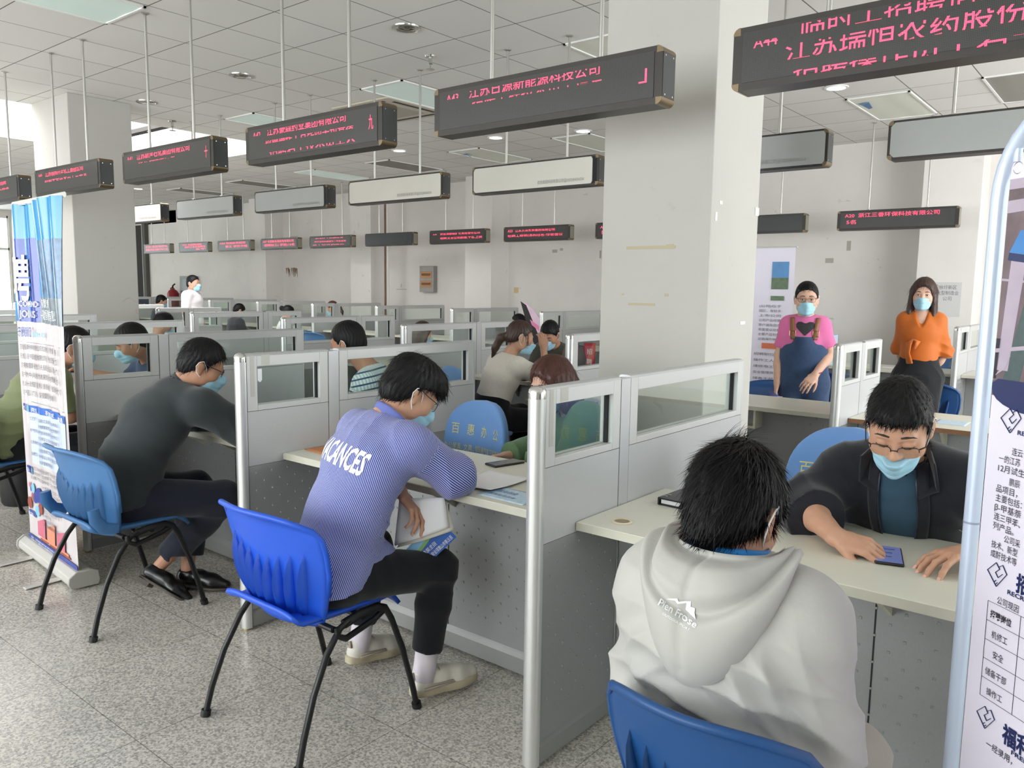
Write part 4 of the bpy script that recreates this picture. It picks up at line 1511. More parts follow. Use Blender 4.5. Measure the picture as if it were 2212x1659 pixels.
k.build('banner_sheet', [M_plilac, mat('print_blue_sky', S(70, 140, 200), 0.4, noise=(6, 0.3)), mat('print_green_land', S(84, 112, 70), 0.4, noise=(25, 0.5)), mat('print_orange_bar', S(206, 106, 66), 0.4), M_bink], r, fix=False, smooth=True)
k = MB()
k.tube([(-0.285, 0, 1.865), (0.29, 0, 1.865)], 0.008, 8)
k.build('top_rail', M_cas, r, smooth=0.8)
k = MB()
k.box(-0.30, 0.30, -0.05, 0.05, 0.0, 0.08)
k.build('cassette', M_cas, r, bevel=0.006)


# ------------------------------------------------------------------ bodies: one smooth surface grown from tapered limbs
V3 = lambda *a: np.array(a, float)


def nrm(v):
    v = np.asarray(v, float)
    return v / max(1e-9, np.linalg.norm(v))


class Vol:
    def __init__(s, lo, hi, h):
        s.h = h
        s.lo = np.asarray(lo, float)
        n = np.ceil((np.asarray(hi, float) - s.lo) / h).astype(int) + 1
        s.ax = [s.lo[i] + h * np.arange(n[i]) for i in range(3)]
        s.D = np.full(n, 0.15, np.float32)

    def win(s, lo, hi):
        sl = []
        for i in range(3):
            a = int(np.clip(math.floor((lo[i] - s.lo[i]) / s.h), 0, len(s.ax[i])))
            b_ = int(np.clip(math.ceil((hi[i] - s.lo[i]) / s.h) + 1, 0, len(s.ax[i])))
            sl.append(slice(a, b_))
        if any(x.stop - x.start < 1 for x in sl):
            return None, None
        X = s.ax[0][sl[0]][:, None, None]
        Y = s.ax[1][sl[1]][None, :, None]
        Z = s.ax[2][sl[2]][None, None, :]
        return tuple(sl), (X, Y, Z)

    def put(s, sl, d, k, op):
        A = s.D[sl]
        if op == '+':
            if k > 0:
                h = np.clip(0.5 + 0.5 * (A - d) / k, 0, 1)
                s.D[sl] = A * (1 - h) + d * h - k * h * (1 - h)
            else:
                s.D[sl] = np.minimum(A, d)
        else:
            d = -d
            if k > 0:
                h = np.clip(0.5 - 0.5 * (A - d) / k, 0, 1)
                s.D[sl] = A * (1 - h) + d * h + k * h * (1 - h)
            else:
                s.D[sl] = np.maximum(A, d)

    def cap(s, a, b, ra, rb, k=0.02, op='+'):
        a, b = np.asarray(a, float), np.asarray(b, float)
        R = max(ra, rb) + k + 3 * s.h
        sl, P = s.win(np.minimum(a, b) - R, np.maximum(a, b) + R)
        if sl is None:
            return s
        ab = b - a
        L2 = max(1e-9, ab @ ab)
        q = [P[i] - a[i] for i in range(3)]
        t = np.clip((q[0] * ab[0] + q[1] * ab[1] + q[2] * ab[2]) / L2, 0, 1)
        d = np.sqrt((q[0] - t * ab[0]) ** 2 + (q[1] - t * ab[1]) ** 2 + (q[2] - t * ab[2]) ** 2) - (ra + (rb - ra) * t)
        s.put(sl, d, k, op)
        return s

    def chain(s, pts, rad, k=0.015):
        for i in range(len(pts) - 1):
            s.cap(pts[i], pts[i + 1], rad[i], rad[i + 1], k)
        return s

    def ecap(s, a, b, wa, wb, right, k=0.03, op='+', infl=0.0):
        """oval-section limb: wa=(half width along right, half depth)"""
        a, b = np.asarray(a, float), np.asarray(b, float)
        wa = (wa[0] + infl, wa[1] + infl)
        wb = (wb[0] + infl, wb[1] + infl)
        R = max(*wa, *wb) + k + 3 * s.h
        sl, P = s.win(np.minimum(a, b) - R, np.maximum(a, b) + R)
        if sl is None:
            return s
        e3 = b - a
        L = max(1e-6, np.linalg.norm(e3))
        e3 = e3 / L
        e1 = np.asarray(right, float)
        e1 = nrm(e1 - e3 * (e1 @ e3))
        e2 = np.cross(e3, e1)
        q = [P[i] - a[i] for i in range(3)]
        z = q[0] * e3[0] + q[1] * e3[1] + q[2] * e3[2]
        t = np.clip(z / L, 0, 1)
        x = q[0] * e1[0] + q[1] * e1[1] + q[2] * e1[2]
        y = q[0] * e2[0] + q[1] * e2[1] + q[2] * e2[2]
        w = wa[0] + (wb[0] - wa[0]) * t
        dd = wa[1] + (wb[1] - wa[1]) * t
        m = np.minimum(w, dd)
        r = np.sqrt((x / w) ** 2 + (y / dd) ** 2 + ((z - t * L) / m) ** 2)
        s.put(sl, (r - 1) * m, k, op)
        return s

    def ell(s, c, rad, R=None, k=0.015, op='+'):
        """R: rows are the ellipsoid's own axes"""
        c = np.asarray(c, float)
        R = np.eye(3) if R is None else R
        m = max(rad) + k + 3 * s.h
        sl, P = s.win(c - m, c + m)
        if sl is None:
            return s
        q = [P[i] - c[i] for i in range(3)]
        r = 0
        r2 = 0
        for j in range(3):
            u = q[0] * R[j][0] + q[1] * R[j][1] + q[2] * R[j][2]
            r = r + (u / rad[j]) ** 2
            r2 = r2 + (u / rad[j] ** 2) ** 2
        r = np.sqrt(r)
        s.put(sl, r * (r - 1) / np.maximum(np.sqrt(r2), 1e-6), k, op)
        return s

    def cut(s, p, n, lo=None, hi=None, k=0.0):
        """removes what lies on the side of p that n points to (inside lo..hi if given)"""
        n = nrm(n)
        lo = s.lo if lo is None else lo
        hi = [a[-1] for a in s.ax] if hi is None else hi
        sl, P = s.win(lo, hi)
        if sl is None:
            return s
        d = (P[0] - p[0]) * n[0] + (P[1] - p[1]) * n[1] + (P[2] - p[2]) * n[2]
        s.put(sl, -d, k, '-')
        return s

    def mesh(s, smooth=1):
        D = s.D
        ins = D < 0
        nx, ny, nz = D.shape
        c = np.zeros((nx - 1, ny - 1, nz - 1), np.uint8)
        for i in (0, 1):
            for j in (0, 1):
                for k in (0, 1):
                    c += ins[i:nx - 1 + i, j:ny - 1 + j, k:nz - 1 + k]
        act = (c > 0) & (c < 8)
        I, J, K = np.nonzero(act)
        if len(I) == 0:
            return np.zeros((0, 3)), np.zeros((0, 4), int)
        idx = np.full(act.shape, -1, np.int64)
        idx[I, J, K] = np.arange(len(I))
        co = [(i, j, k) for i in (0, 1) for j in (0, 1) for k in (0, 1)]
        val = {q: D[I + q[0], J + q[1], K + q[2]].astype(float) for q in co}
        S_ = np.zeros((len(I), 3))
        N_ = np.zeros(len(I))
        for q in co:
            for ax in range(3):
                if q[ax] == 0:
                    p = list(q)
                    p[ax] = 1
                    a, b_ = val[q], val[tuple(p)]
                    m = (a < 0) != (b_ < 0)
                    t = np.where(m, a / np.where(m, a - b_, 1), 0)
                    for d in range(3):
                        S_[:, d] += np.where(m, q[d] + (t if d == ax else 0), 0)
                    N_ += m
        P = np.stack([I, J, K], 1) + S_ / N_[:, None]
        F = []
        for ax in range(3):
            o1, o2 = [(1, 2), (2, 0), (0, 1)][ax]
            a = np.moveaxis(ins, [ax, o1, o2], [0, 1, 2])
            ix = np.moveaxis(idx, [ax, o1, o2], [0, 1, 2])
            ch = a[:-1] != a[1:]
            x, y, z = np.nonzero(ch[:, 1:-1, 1:-1])
            y += 1
            z += 1
            f = np.stack([ix[x, y - 1, z - 1], ix[x, y, z - 1], ix[x, y, z], ix[x, y - 1, z]], 1)
            fl = ~a[x, y, z]
            f[fl] = f[fl][:, ::-1]
            F.append(f)
        F = np.concatenate(F)
        F = F[(F >= 0).all(1)]
        for _ in range(smooth):
            A = np.zeros_like(P)
            n = np.zeros(len(P))
            for i in range(4):
                j = (i + 1) % 4
                np.add.at(A, F[:, i], P[F[:, j]])
                np.add.at(A, F[:, j], P[F[:, i]])
                np.add.at(n, F[:, i], 1)
                np.add.at(n, F[:, j], 1)
            P = 0.5 * P + 0.5 * A / np.maximum(n, 1)[:, None]
        return s.lo + P * s.h, F


def normals(P, F):
    n = np.cross(P[F[:, 2]] - P[F[:, 0]], P[F[:, 3]] - P[F[:, 1]])
    N = np.zeros_like(P)
    for i in range(4):
        np.add.at(N, F[:, i], n)
    return N / np.maximum(np.linalg.norm(N, axis=1), 1e-12)[:, None]


def npmesh(name, P, F, m, parent, base, attrs=None):
    me = bpy.data.meshes.new(name)
    P = np.asarray(P, float) - np.asarray(base, float)
    me.vertices.add(len(P))
    me.vertices.foreach_set('co', P.ravel())
    n = F.shape[1]
    me.loops.add(F.size)
    me.loops.foreach_set('vertex_index', F.ravel().astype(np.int32))
    me.polygons.add(len(F))
    me.polygons.foreach_set('loop_start', np.arange(0, F.size, n, dtype=np.int32))
    me.polygons.foreach_set('loop_total', np.full(len(F), n, np.int32))
    me.update(calc_edges=True)
    me.validate()
    me.polygons.foreach_set('use_smooth', [True] * len(me.polygons))
    for k_, v in (attrs or {}).items():
        at = me.attributes.new(k_, 'FLOAT', 'POINT')
        at.data.foreach_set('value', np.asarray(v, np.float32))
    for mm in (m if isinstance(m, (list, tuple)) else [m]):
        me.materials.append(mm)
    return obj(name, me, parent)


def wave(P, k, ph=0.0):
    return np.sin(P @ np.asarray(k, float) + ph)


def folds(P, N, rng, amp=0.004, scale=1.0, where=None, vec=(0, 0, 1)):
    """soft creases: ridged waves bent by slower waves; where=[(centre, radius, gain, direction)] adds local drapes"""
    w = 0.35 * wave(P, (9, 5, 7), rng.random() * 6) + 0.3 * wave(P, (-6, 11, 4), rng.random() * 6)
    d = np.zeros(len(P))
    vec = nrm(vec)
    for f, a in ((22, 0.55), (41, 0.30), (70, 0.15)):
        kv = nrm(vec * 0.8 + rng.normal(0, 0.45, 3)) * f * scale
        d += a * (1 - 2 * np.abs(np.sin(P @ kv * 0.5 + w * 2.2 + rng.random() * 6)) ** 0.8)
    d *= 0.55 + 0.45 * wave(P, (7, -8, 9), rng.random() * 6)
    g = np.ones(len(P)) * amp
    out = d * g
    for c, r, gain, dv in where or []:
        wt = np.exp(-((P - np.asarray(c)) ** 2).sum(1) / (r * r))
        kv = nrm(dv)
        e = 1 - 2 * np.abs(np.sin(P @ (kv * 46 * scale) + w * 2.6 + rng.random() * 6)) ** 0.8
        out += e * wt * gain
    return P + N * out[:, None]


# ------------------------------------------------------------------ people materials
def skin(name, c):
    return mat(name, c, 0.5, noise=(38, 0.07, 3), bump=(260, 0.05), sss=0.06, spec=0.35)


M_skin = skin('skin_warm', S(196, 150, 124))
M_skin2 = skin('skin_tan', S(180, 134, 108))
M_skin3 = skin('skin_light', S(212, 170, 148))
M_lip = mat('lips', S(176, 106, 92), 0.45)
M_hair = mat('black_hair', S(11, 10, 12), 0.5, spec=0.28, bump=(300, 0.3, (1, 1, 0.15)))
M_hair_b = mat('brown_hair', S(62, 42, 34), 0.42, spec=0.45, bump=(300, 0.3, (1, 1, 0.15)))
M_hair_r = mat('red_brown_hair', S(74, 40, 32), 0.42, spec=0.45, bump=(300, 0.3, (1, 1, 0.15)))
M_brow = mat('eyebrow', S(46, 36, 32), 0.7)
M_mask = mat('blue_mask_fabric', S(160, 204, 224), 0.75, noise=(60, 0.04), bump=(400, 0.1))
M_maskw = mat('white_mask_elastic', S(236, 236, 234), 0.7)
M_frame = mat('dark_spectacle_frame', S(26, 22, 22), 0.3)
M_lens = glass('spectacle_lens', (0.97, 0.98, 0.98), 0.25)
M_nail = mat('finger_nail', S(226, 176, 160), 0.35)
M_eyew = mat('eye_white', S(226, 222, 216), 0.3)
M_iris = mat('dark_iris', S(30, 22, 20), 0.15)


def frame_axes(F, pitch=0.0, roll=0.0):
    """rows: right, forward, up of a head or trunk that faces F, nodding down by pitch"""
    F = nrm((F[0], F[1], 0))
    Rr = np.array([F[1], -F[0], 0])
    Z = np.array([0, 0, 1.0])
    f = F * math.cos(pitch) - Z * math.sin(pitch)
    u = np.cross(Rr, f)
    r_ = Rr * math.cos(roll) + u * math.sin(roll)
    return np.array([r_, f, np.cross(r_, f)])


def add_head(V, H, R, s=0.97, ears=True, lids='closed', fem=False):
    """skull, jaw, nose, brow, sockets, ears around H; R rows are right / forward / up"""
    L = lambda x, y, z: H + (R[0] * x + R[1] * y + R[2] * z) * s
    q = lambda *r: tuple(a * s for a in r)
    j = 0.93 if fem else 1.0
    V.ell(L(0, -0.012, 0.03), q(0.0745, 0.094, 0.086), R, 0.01)
    V.ell(L(0, 0.024, -0.036), q(0.060 * j, 0.068, 0.078), R, 0.035 * s)
    V.ell(L(0, 0.058, -0.094), q(0.027 * j, 0.026, 0.019), R, 0.03 * s)
    for x in (-1, 1):
        V.ell(L(x * 0.037, 0.052, -0.03), q(0.03, 0.03, 0.034), R, 0.02 * s)
        V.ell(L(x * 0.050, 0.010, -0.065), q(0.017 * j, 0.03, 0.026), R, 0.03 * s)
    V.cap(L(-0.034, 0.077, 0.016), L(0.034, 0.077, 0.016), 0.012 * s, 0.012 * s, 0.018 * s)
    for x in (-1, 1):
        V.ell(L(x * 0.031, 0.097, -0.004), q(0.019, 0.014, 0.011), R, 0.014 * s, '-')
        V.ell(L(x * 0.031, 0.0795, -0.004), q(0.0165, 0.0125, 0.0125), R, 0.004 * s)
    V.cap(L(0, 0.084, 0.004), L(0, 0.104, -0.034), 0.0085 * s, 0.0125 * s, 0.012 * s)
    for x in (-1, 1):
        V.ell(L(x * 0.0125, 0.095, -0.038), q(0.0085, 0.010, 0.0085), R, 0.006 * s)
    V.cap(L(-0.019, 0.083, -0.064), L(0.019, 0.083, -0.064), 0.0075 * s, 0.0075 * s, 0.008 * s)
    V.cap(L(-0.015, 0.082, -0.074), L(0.015, 0.082, -0.074), 0.0078 * s, 0.0078 * s, 0.006 * s)
    if ears:
        for x in (-1, 1):
            ax = np.array([nrm(R[0] * 0.86 - x * R[1] * -0.5), nrm(R[1]), R[2]])
            e = np.array([nrm(R[0] * 1.0 + R[1] * 0.45 * x), nrm(R[1] - R[0] * 0.45 * x), R[2]])
            V.ell(L(x * 0.0775, -0.014, -0.008), q(0.009, 0.019, 0.031), e, 0.008 * s)
            V.ell(L(x * 0.0765, -0.008, -0.036), q(0.007, 0.010, 0.011), e, 0.006 * s)
            V.ell(L(x * 0.089, -0.008, -0.004), q(0.007, 0.010, 0.018), e, 0.004 * s, '-')
    return L


def add_arm(V, A, E, W, r=(0.052, 0.042, 0.036, 0.026), infl=0.0, upto=1.0, k=0.02):
    """upper arm, forearm; upto<2 stops the sleeve along the arm (1 = elbow, 2 = wrist)"""
    A, E, W = (np.asarray(p, float) for p in (A, E, W))
    if upto <= 1:
        V.cap(A, A + (E - A) * upto, r[0] + infl, r[0] + (r[1] - r[0]) * upto + infl, k)
        return
    V.cap(A, E, r[0] + infl, r[1] + infl, k)
    t = upto - 1
    m = E + (W - E) * min(t, 0.35)
    V.cap(E, m, r[1] + infl, r[1] - 0.002 + infl, k)
    if t > 0.35:
        e = E + (W - E) * t
        V.cap(m, e, r[1] - 0.002 + infl, (r[1] - 0.002) + (r[3] - r[1] + 0.002) * (t - 0.35) / 0.65 + infl, k)


FING = [(0.040, 0.025, 0.021), (0.045, 0.029, 0.023), (0.042, 0.027, 0.022), (0.033, 0.020, 0.019)]


def hand_pose(W, dirv, palm, side, curl, spread=0.10, thumb=(0.5, 0.3), s=0.97):
    """finger joint chains. dirv wrist->knuckles, palm = direction the palm faces, side=+1 right hand.
    curl: four (knuckle, middle, tip) bends in radians; thumb=(opening, bend)"""
    W = np.asarray(W, float)
    d = nrm(dirv)
    p = nrm(np.asarray(palm, float) - d * (np.asarray(palm, float) @ d))
    lat = np.cross(p, d) * side      # towards the thumb
    out = []
    for i in range(4):
        off = (1.5 - i) * 0.0195
        base = W + (d * (0.088 - 0.004 * abs(i - 1.2)) + lat * off - p * 0.003 * (1 - abs(i - 1.5) / 2)) * s
        sp = (1.5 - i) * spread
        f = nrm(d + lat * sp)
        pts = [base]
        ang = 0
        for j in range(3):
            ang += curl[i][j]
            v = f * math.cos(ang) + p * math.sin(ang)
            pts.append(pts[-1] + v * FING[i][j] * s)
        out.append(pts)
    tb = W + (d * 0.022 + lat * 0.026 + p * 0.006) * s
    op, be = thumb
    v1 = nrm(d * math.cos(op) + lat * math.sin(op) + p * 0.35)
    v2 = nrm(v1 + d * be * 0.5 - lat * be * 0.6 + p * 0.1)
    v3 = nrm(v2 + d * be * 0.3 - lat * be * 0.5)
    tp = [tb, tb + v1 * 0.044 * s, tb + v1 * 0.044 * s + v2 * 0.032 * s, tb + (v1 * 0.044 + v2 * 0.032 + v3 * 0.026) * s]
    return dict(W=W, d=d, p=p, lat=lat, fingers=out, thumb=tp, s=s)


def add_hand(V, h):
    s = h['s']
    W, d, p, lat = h['W'], h['d'], h['p'], h['lat']
    right = lat
    V.ecap(W - d * 0.01 * s, W + d * 0.03 * s, (0.027 * s, 0.020 * s), (0.036 * s, 0.0165 * s), right, 0.012)
    V.ecap(W + d * 0.03 * s, W + d * 0.080 * s, (0.037 * s, 0.0165 * s), (0.040 * s, 0.0125 * s), right, 0.008)
    V.ell(W + (d * 0.035 + lat * 0.024 + p * 0.008) * s, (0.015 * s, 0.026 * s, 0.014 * s), np.array([lat, d, p]), 0.010)
    for i, pts in enumerate(h['fingers']):
        rr = [0.0098, 0.0088, 0.0080, 0.0066] if i != 3 else [0.0085, 0.0076, 0.0068, 0.0056]
        rr = [x * s for x in rr]
        V.cap(W + (d * 0.05 + lat * (1.5 - i) * 0.016) * s, pts[0], 0.010 * s, rr[0], 0.006)
        for j in range(3):
            V.cap(pts[j], pts[j + 1], rr[j], rr[j + 1], 0.0022)
            V.ell(pts[j] - p * 0.0012, (rr[j] * 1.08,) * 3, None, 0.002)
    t = h['thumb']
    for j, (a, b_) in enumerate(((0.0145, 0.0112), (0.0112, 0.0098), (0.0098, 0.0076))):
        V.cap(t[j], t[j + 1], a * s, b_ * s, 0.004)


def nails(h, parent, base, which=range(4)):
    """small plates on the back of each finger tip"""
    s = h['s']
    k = MB()
    for i in list(which) + ['t']:
        pts = h['fingers'][i] if i != 't' else h['thumb']
        f = nrm(pts[-1] - pts[-2])
        if i == 't':
            back = nrm(h['lat'] * 0.8 - h['p'] * 0.5 - f * ((h['lat'] * 0.8 - h['p'] * 0.5) @ f))
            sidev = np.cross(f, back)
        else:
            sidev = nrm(h['lat'] - f * (h['lat'] @ f))
            back = nrm(np.cross(sidev, f))
            if back @ h['p'] > 0 and (pts[-1] - pts[0]) @ h['d'] > 0:
                back = -back
        r_ = (0.0068 if i != 3 else 0.0058) * s
        c = pts[-1] + f * r_ * 0.25
        V = []
        for u in range(5):
            for v in range(5):
                a = (u / 4 - 0.5) * 2.0
                V.append(c + sidev * math.sin(a) * r_ * 0.92 + back * (math.cos(a) * r_ * 1.05 + 0.0008) + f * (v / 4 - 0.62) * r_ * 2.0 * (1 - 0.12 * abs(u - 2) / 2))
        k.mesh([v - np.asarray(base) for v in V], [(u * 5 + v, u * 5 + v + 1, u * 5 + v + 6, u * 5 + v + 5) for u in range(4) for v in range(4)])
    k.build('finger_nails', M_nail, parent, smooth=True)


def strands(P, N, n, flow, length, width, rng, lift=0.25, jitter=0.25, droop=0.0, segs=3):
    """ribbons of hair rooted on the hair surface, combed along flow(P) -> vectors"""
    i = rng.integers(0, len(P), n)
    p, nn = P[i] + rng.normal(0, 0.0012, (n, 3)), N[i]
    f = flow(p)
    f = f - nn * (f * nn).sum(1)[:, None]
    f = f / np.maximum(np.linalg.norm(f, axis=1), 1e-6)[:, None] + rng.normal(0, jitter, (n, 3))
    f = f / np.linalg.norm(f, axis=1)[:, None]
    side = np.cross(nn, f)
    side = side / np.maximum(np.linalg.norm(side, axis=1), 1e-6)[:, None]
    L = length * (0.6 + 0.8 * rng.random(n))[:, None]
    VV = []
    cur = p - nn * 0.002
    d = f + nn * lift * rng.random(n)[:, None]
    for sgm in range(segs + 1):
        w = width * (1 - sgm / segs) ** 0.7 * 0.5 + 0.00008
        VV += [cur - side * w, cur + side * w]
        d = d - nn * (lift * 0.75 / segs) + np.array([0, 0, -droop / segs])
        d = d / np.linalg.norm(d, axis=1)[:, None]
        cur = cur + d * L / segs
    A = np.stack(VV, 1)
    m = A.shape[1]
    F = []
    base = np.arange(n)[:, None] * m
    for sgm in range(segs):
        F.append(base + np.array([[2 * sgm, 2 * sgm + 1, 2 * sgm + 3, 2 * sgm + 2]]))
    return A.reshape(-1, 3), np.concatenate(F)


def make_hair(parent, base, H, R, s, style, m, rng, h=0.006, n=0, slen=0.03, spiky=0.25, extra=None, flow=None, tuft=None):
    """cap of hair by style: short / fade / fringe / bald_back / bob / long / tail / bun"""
    L = lambda x, y, z: H + (R[0] * x + R[1] * y + R[2] * z) * s
    q = lambda *r: tuple(a * s for a in r)
    lo, hi = H - 0.22 * s, H + 0.22 * s
    if style in ('long', 'tail'):
        lo = lo - np.array([0.03, 0.03, 0.20])
    V = Vol(lo, hi, h)
    t = {'short': 0.010, 'fade': 0.019, 'fringe': 0.008, 'bob': 0.014, 'long': 0.015, 'tail': 0.008, 'bun': 0.007}[style]
    V.ell(L(0, -0.014, 0.034), q(0.0745 + t * 0.8, 0.095 + t, 0.086 + t * 1.15), R, 0.01)
    V.ell(L(0, -0.055, -0.02), q(0.058 + t * 0.5, 0.050 + t, 0.062), R, 0.03)
    if style == 'fade':
        V.ell(L(0, 0.03, 0.075), q(0.079, 0.082, 0.058), R, 0.02)
        V.ell(L(0, 0.085, 0.058), q(0.060, 0.032, 0.030), R, 0.02)
        V.ell(L(0, -0.06, 0.07), q(0.074, 0.058, 0.055), R, 0.02)
    if style == 'fringe':
        V.ell(L(0, 0.055, 0.070), q(0.068, 0.044, 0.034), R, 0.02)
    # face and neck openings, in head coordinates
    ax = [V.ax[i] for i in range(3)]
    X, Y, Z = np.meshgrid(*[a.astype(np.float32) for a in ax], indexing='ij')
    qx, qy, qz = X - H[0], Y - H[1], Z - H[2]
    lx, ly, lz = [(qx * R[i][0] + qy * R[i][1] + qz * R[i][2]) / s for i in range(3)]
    if style == 'short':
        prof_y, prof_z = [-0.12, -0.085, -0.05, -0.022, -0.012, 0.012, 0.03, 0.055, 0.075, 0.12], [-0.085, -0.085, -0.055, -0.02, 0.022, -0.015, 0.015, 0.045, 0.062, 0.066]
    elif style == 'fade':
        prof_y, prof_z = [-0.12, -0.085, -0.05, -0.02, 0.0, 0.03, 0.06, 0.085, 0.12], [-0.088, -0.088, -0.06, -0.02, 0.024, 0.030, 0.040, 0.036, 0.034]
    elif style == 'fringe':
        prof_y, prof_z = [-0.12, -0.085, -0.05, -0.022, -0.012, 0.012, 0.03, 0.055, 0.075, 0.12], [-0.085, -0.085, -0.055, -0.02, 0.022, -0.004, 0.024, 0.050, 0.062, 0.062]
    elif style in ('tail', 'bun'):
        prof_y, prof_z = [-0.12, -0.08, -0.04, 0.0, 0.03, 0.06, 0.085, 0.12], [-0.07, -0.06, -0.045, -0.005, 0.02, 0.055, 0.076, 0.08]
    else:
        prof_y, prof_z = [-0.12, -0.06, 0.0, 0.035, 0.06, 0.08, 0.12], [-0.30, -0.30, -0.16, -0.10, 0.02, 0.074, 0.08]
    zl = np.interp(ly, prof_y, prof_z).astype(np.float32)
    if style in ('bob', 'long'):
        def lock(a, b_, wa, wb):
            V.ecap(L(*a), L(*b_), q(*wa), q(*wb), R[0], 0.02)
        dn = -0.15 if style == 'bob' else -0.24
        for x in (-1, 1):
            lock((x * 0.074, 0.0, 0.04), (x * 0.088, -0.005, dn * 0.75), (0.020, 0.045), (0.026, 0.05))
            lock((x * 0.066, -0.04, 0.02), (x * 0.07, -0.045, dn), (0.03, 0.05), (0.034, 0.045))
        lock((0, -0.075, 0.02), (0, -0.085, dn), (0.065, 0.035), (0.075, 0.034))
        zl = np.where((np.abs(lx) > 0.06) | (ly < 0.0), -0.4, zl)
    d = (zl - lz) * s
    V.D = np.maximum(V.D, d)
    if style == 'tail':
        V.chain([L(0, -0.10, -0.005), L(-0.02, -0.145, -0.04), L(-0.05, -0.165, -0.12), L(-0.075, -0.165, -0.20)], [0.026 * s, 0.030 * s, 0.028 * s, 0.010 * s])
        for x in (-1, 1):
            V.chain([L(x * 0.070, 0.035, 0.03), L(x * 0.073, 0.045, -0.02), L(x * 0.070, 0.05, -0.07)], [0.006 * s, 0.004 * s, 0.002 * s], 0.004)
    if style == 'bun':
        V.ell(L(0, -0.13, 0.03), q(0.042, 0.038, 0.042), R, 0.01)
    for fn in extra or []:
        fn(V, L, q)
    P, F = V.mesh(1)
    if len(P) == 0:
        return None
    N = normals(P, F)
    lp = np.stack([((P - H) @ R[i]) / s for i in range(3)], 1)
    th = np.arctan2(lp[:, 0], lp[:, 1] + 0.03)
    lock = np.sin(th * 26 + 3 * np.sin(lp[:, 2] * 45)) * 0.5 + np.sin(th * 61 + lp[:, 2] * 60) * 0.3
    P = P + N * (lock * 0.0022)[:, None]
    o = npmesh('hair', P, F, m, parent, base)
    if n:
        crown = L(0.012, -0.045, 0.125)
        if flow is None:
            def flow(p):
                v = p - crown
                v = v - R[2] * 0.05
                return v + np.cross(v, R[2]) * 0.35
        N = normals(P, F)
        keep = np.nonzero((((P - H) @ R[2]) / s > -0.095))[0]
        SP, SF = strands(P[keep], N[keep], n, flow, slen, 0.0026, rng, spiky, 0.16)
        npmesh('hair_strands', SP, SF, m, o, base)
        if tuft:
            c, cnt, up, ln = tuft
            pp = L(*c)
            near = np.nonzero(((P - pp) ** 2).sum(1) < (0.03 * s) ** 2)[0]
            upv = R[0] * up[0] + R[1] * up[1] + R[2] * up[2]
            SP, SF = strands(P[near], N[near], cnt, lambda p: np.tile(upv, (len(p), 1)), ln, 0.0013, rng, 0.9, 0.25)
            npmesh('hair_tuft', SP, SF, m, o, base)
    return o


def make_mask(parent, base, H, R, s, top=-0.012, bot=-0.125, h=0.004, fem=False, wide=0.066, loops=True, colour=None):
    L = lambda x, y, z: H + (R[0] * x + R[1] * y + R[2] * z) * s
    V = Vol(H - 0.16 * s, H + 0.16 * s, h * s)
    q = lambda *r: tuple(a * s for a in r)
    g = 0.007
    V.ell(L(0, 0.024, -0.036), q(0.061 + g, 0.069 + g, 0.080), R, 0.01)
    V.ell(L(0, 0.054, -0.092), q(0.040 + g, 0.030 + g, 0.028), R, 0.03)
    V.cap(L(0, 0.088, -0.008), L(0, 0.110, -0.038), 0.010 * s, 0.014 * s, 0.03)
    V.cap(L(0, 0.106, -0.045), L(0, 0.094, -0.10), 0.012 * s, 0.010 * s, 0.04)
    X, Y, Z = np.meshgrid(*[a.astype(np.float32) for a in V.ax], indexing='ij')
    qx, qy, qz = X - H[0], Y - H[1], Z - H[2]
    lx, ly, lz = [(qx * R[i][0] + qy * R[i][1] + qz * R[i][2]) / s for i in range(3)]
    edge = top - 0.55 * np.clip(np.abs(lx) - 0.014, 0, 1) * (0.45 if top > -0.03 else 0.25)
    low = bot + 0.40 * np.clip(np.abs(lx) - 0.036, 0, 1)
    reg = np.maximum.reduce([lz - edge, low - lz, np.abs(lx) - wide, 0.018 + 0.0 * ly - ly]) * s
    D = np.maximum(V.D, reg)
    # hollow behind so that it is a thin shell over the face
    V.D = np.maximum(D, -(V.D + 0.0075 * s)) if h < 0.003 else D
    P, F = V.mesh(1)
    if len(P) == 0:
        return None
    N = normals(P, F)
    z = ((P - H) @ R[2]) / s
    x = ((P - H) @ R[0]) / s
    y = ((P - H) @ R[1]) / s
    pl = np.where((y > 0.03), np.abs(np.sin((z - top) * PI / 0.024)) ** 0.5 - 0.5, 0) * 0.0022
    P = P + N * (pl * s)[:, None]
    o = npmesh('face_mask', P, F, colour or M_mask, parent, base)
    if loops:
        k = MB()
        for sx in (-1, 1):
            pts = [L(sx * (wide - 0.002), 0.026, top - 0.018), L(sx * 0.076, 0.012, -0.002), L(sx * 0.084, -0.010, 0.022), L(sx * 0.088, -0.028, 0.010), L(sx * 0.086, -0.034, -0.012), L(sx * 0.079, -0.022, -0.038),
                   L(sx * 0.070, 0.0, bot + 0.065), L(sx * (wide - 0.008), 0.024, bot + 0.045)]
            k.tube([p - np.asarray(base) for p in pts], 0.0017 * s, 6)
        k.build('ear_loop', M_maskw, o, smooth=True)
    return o


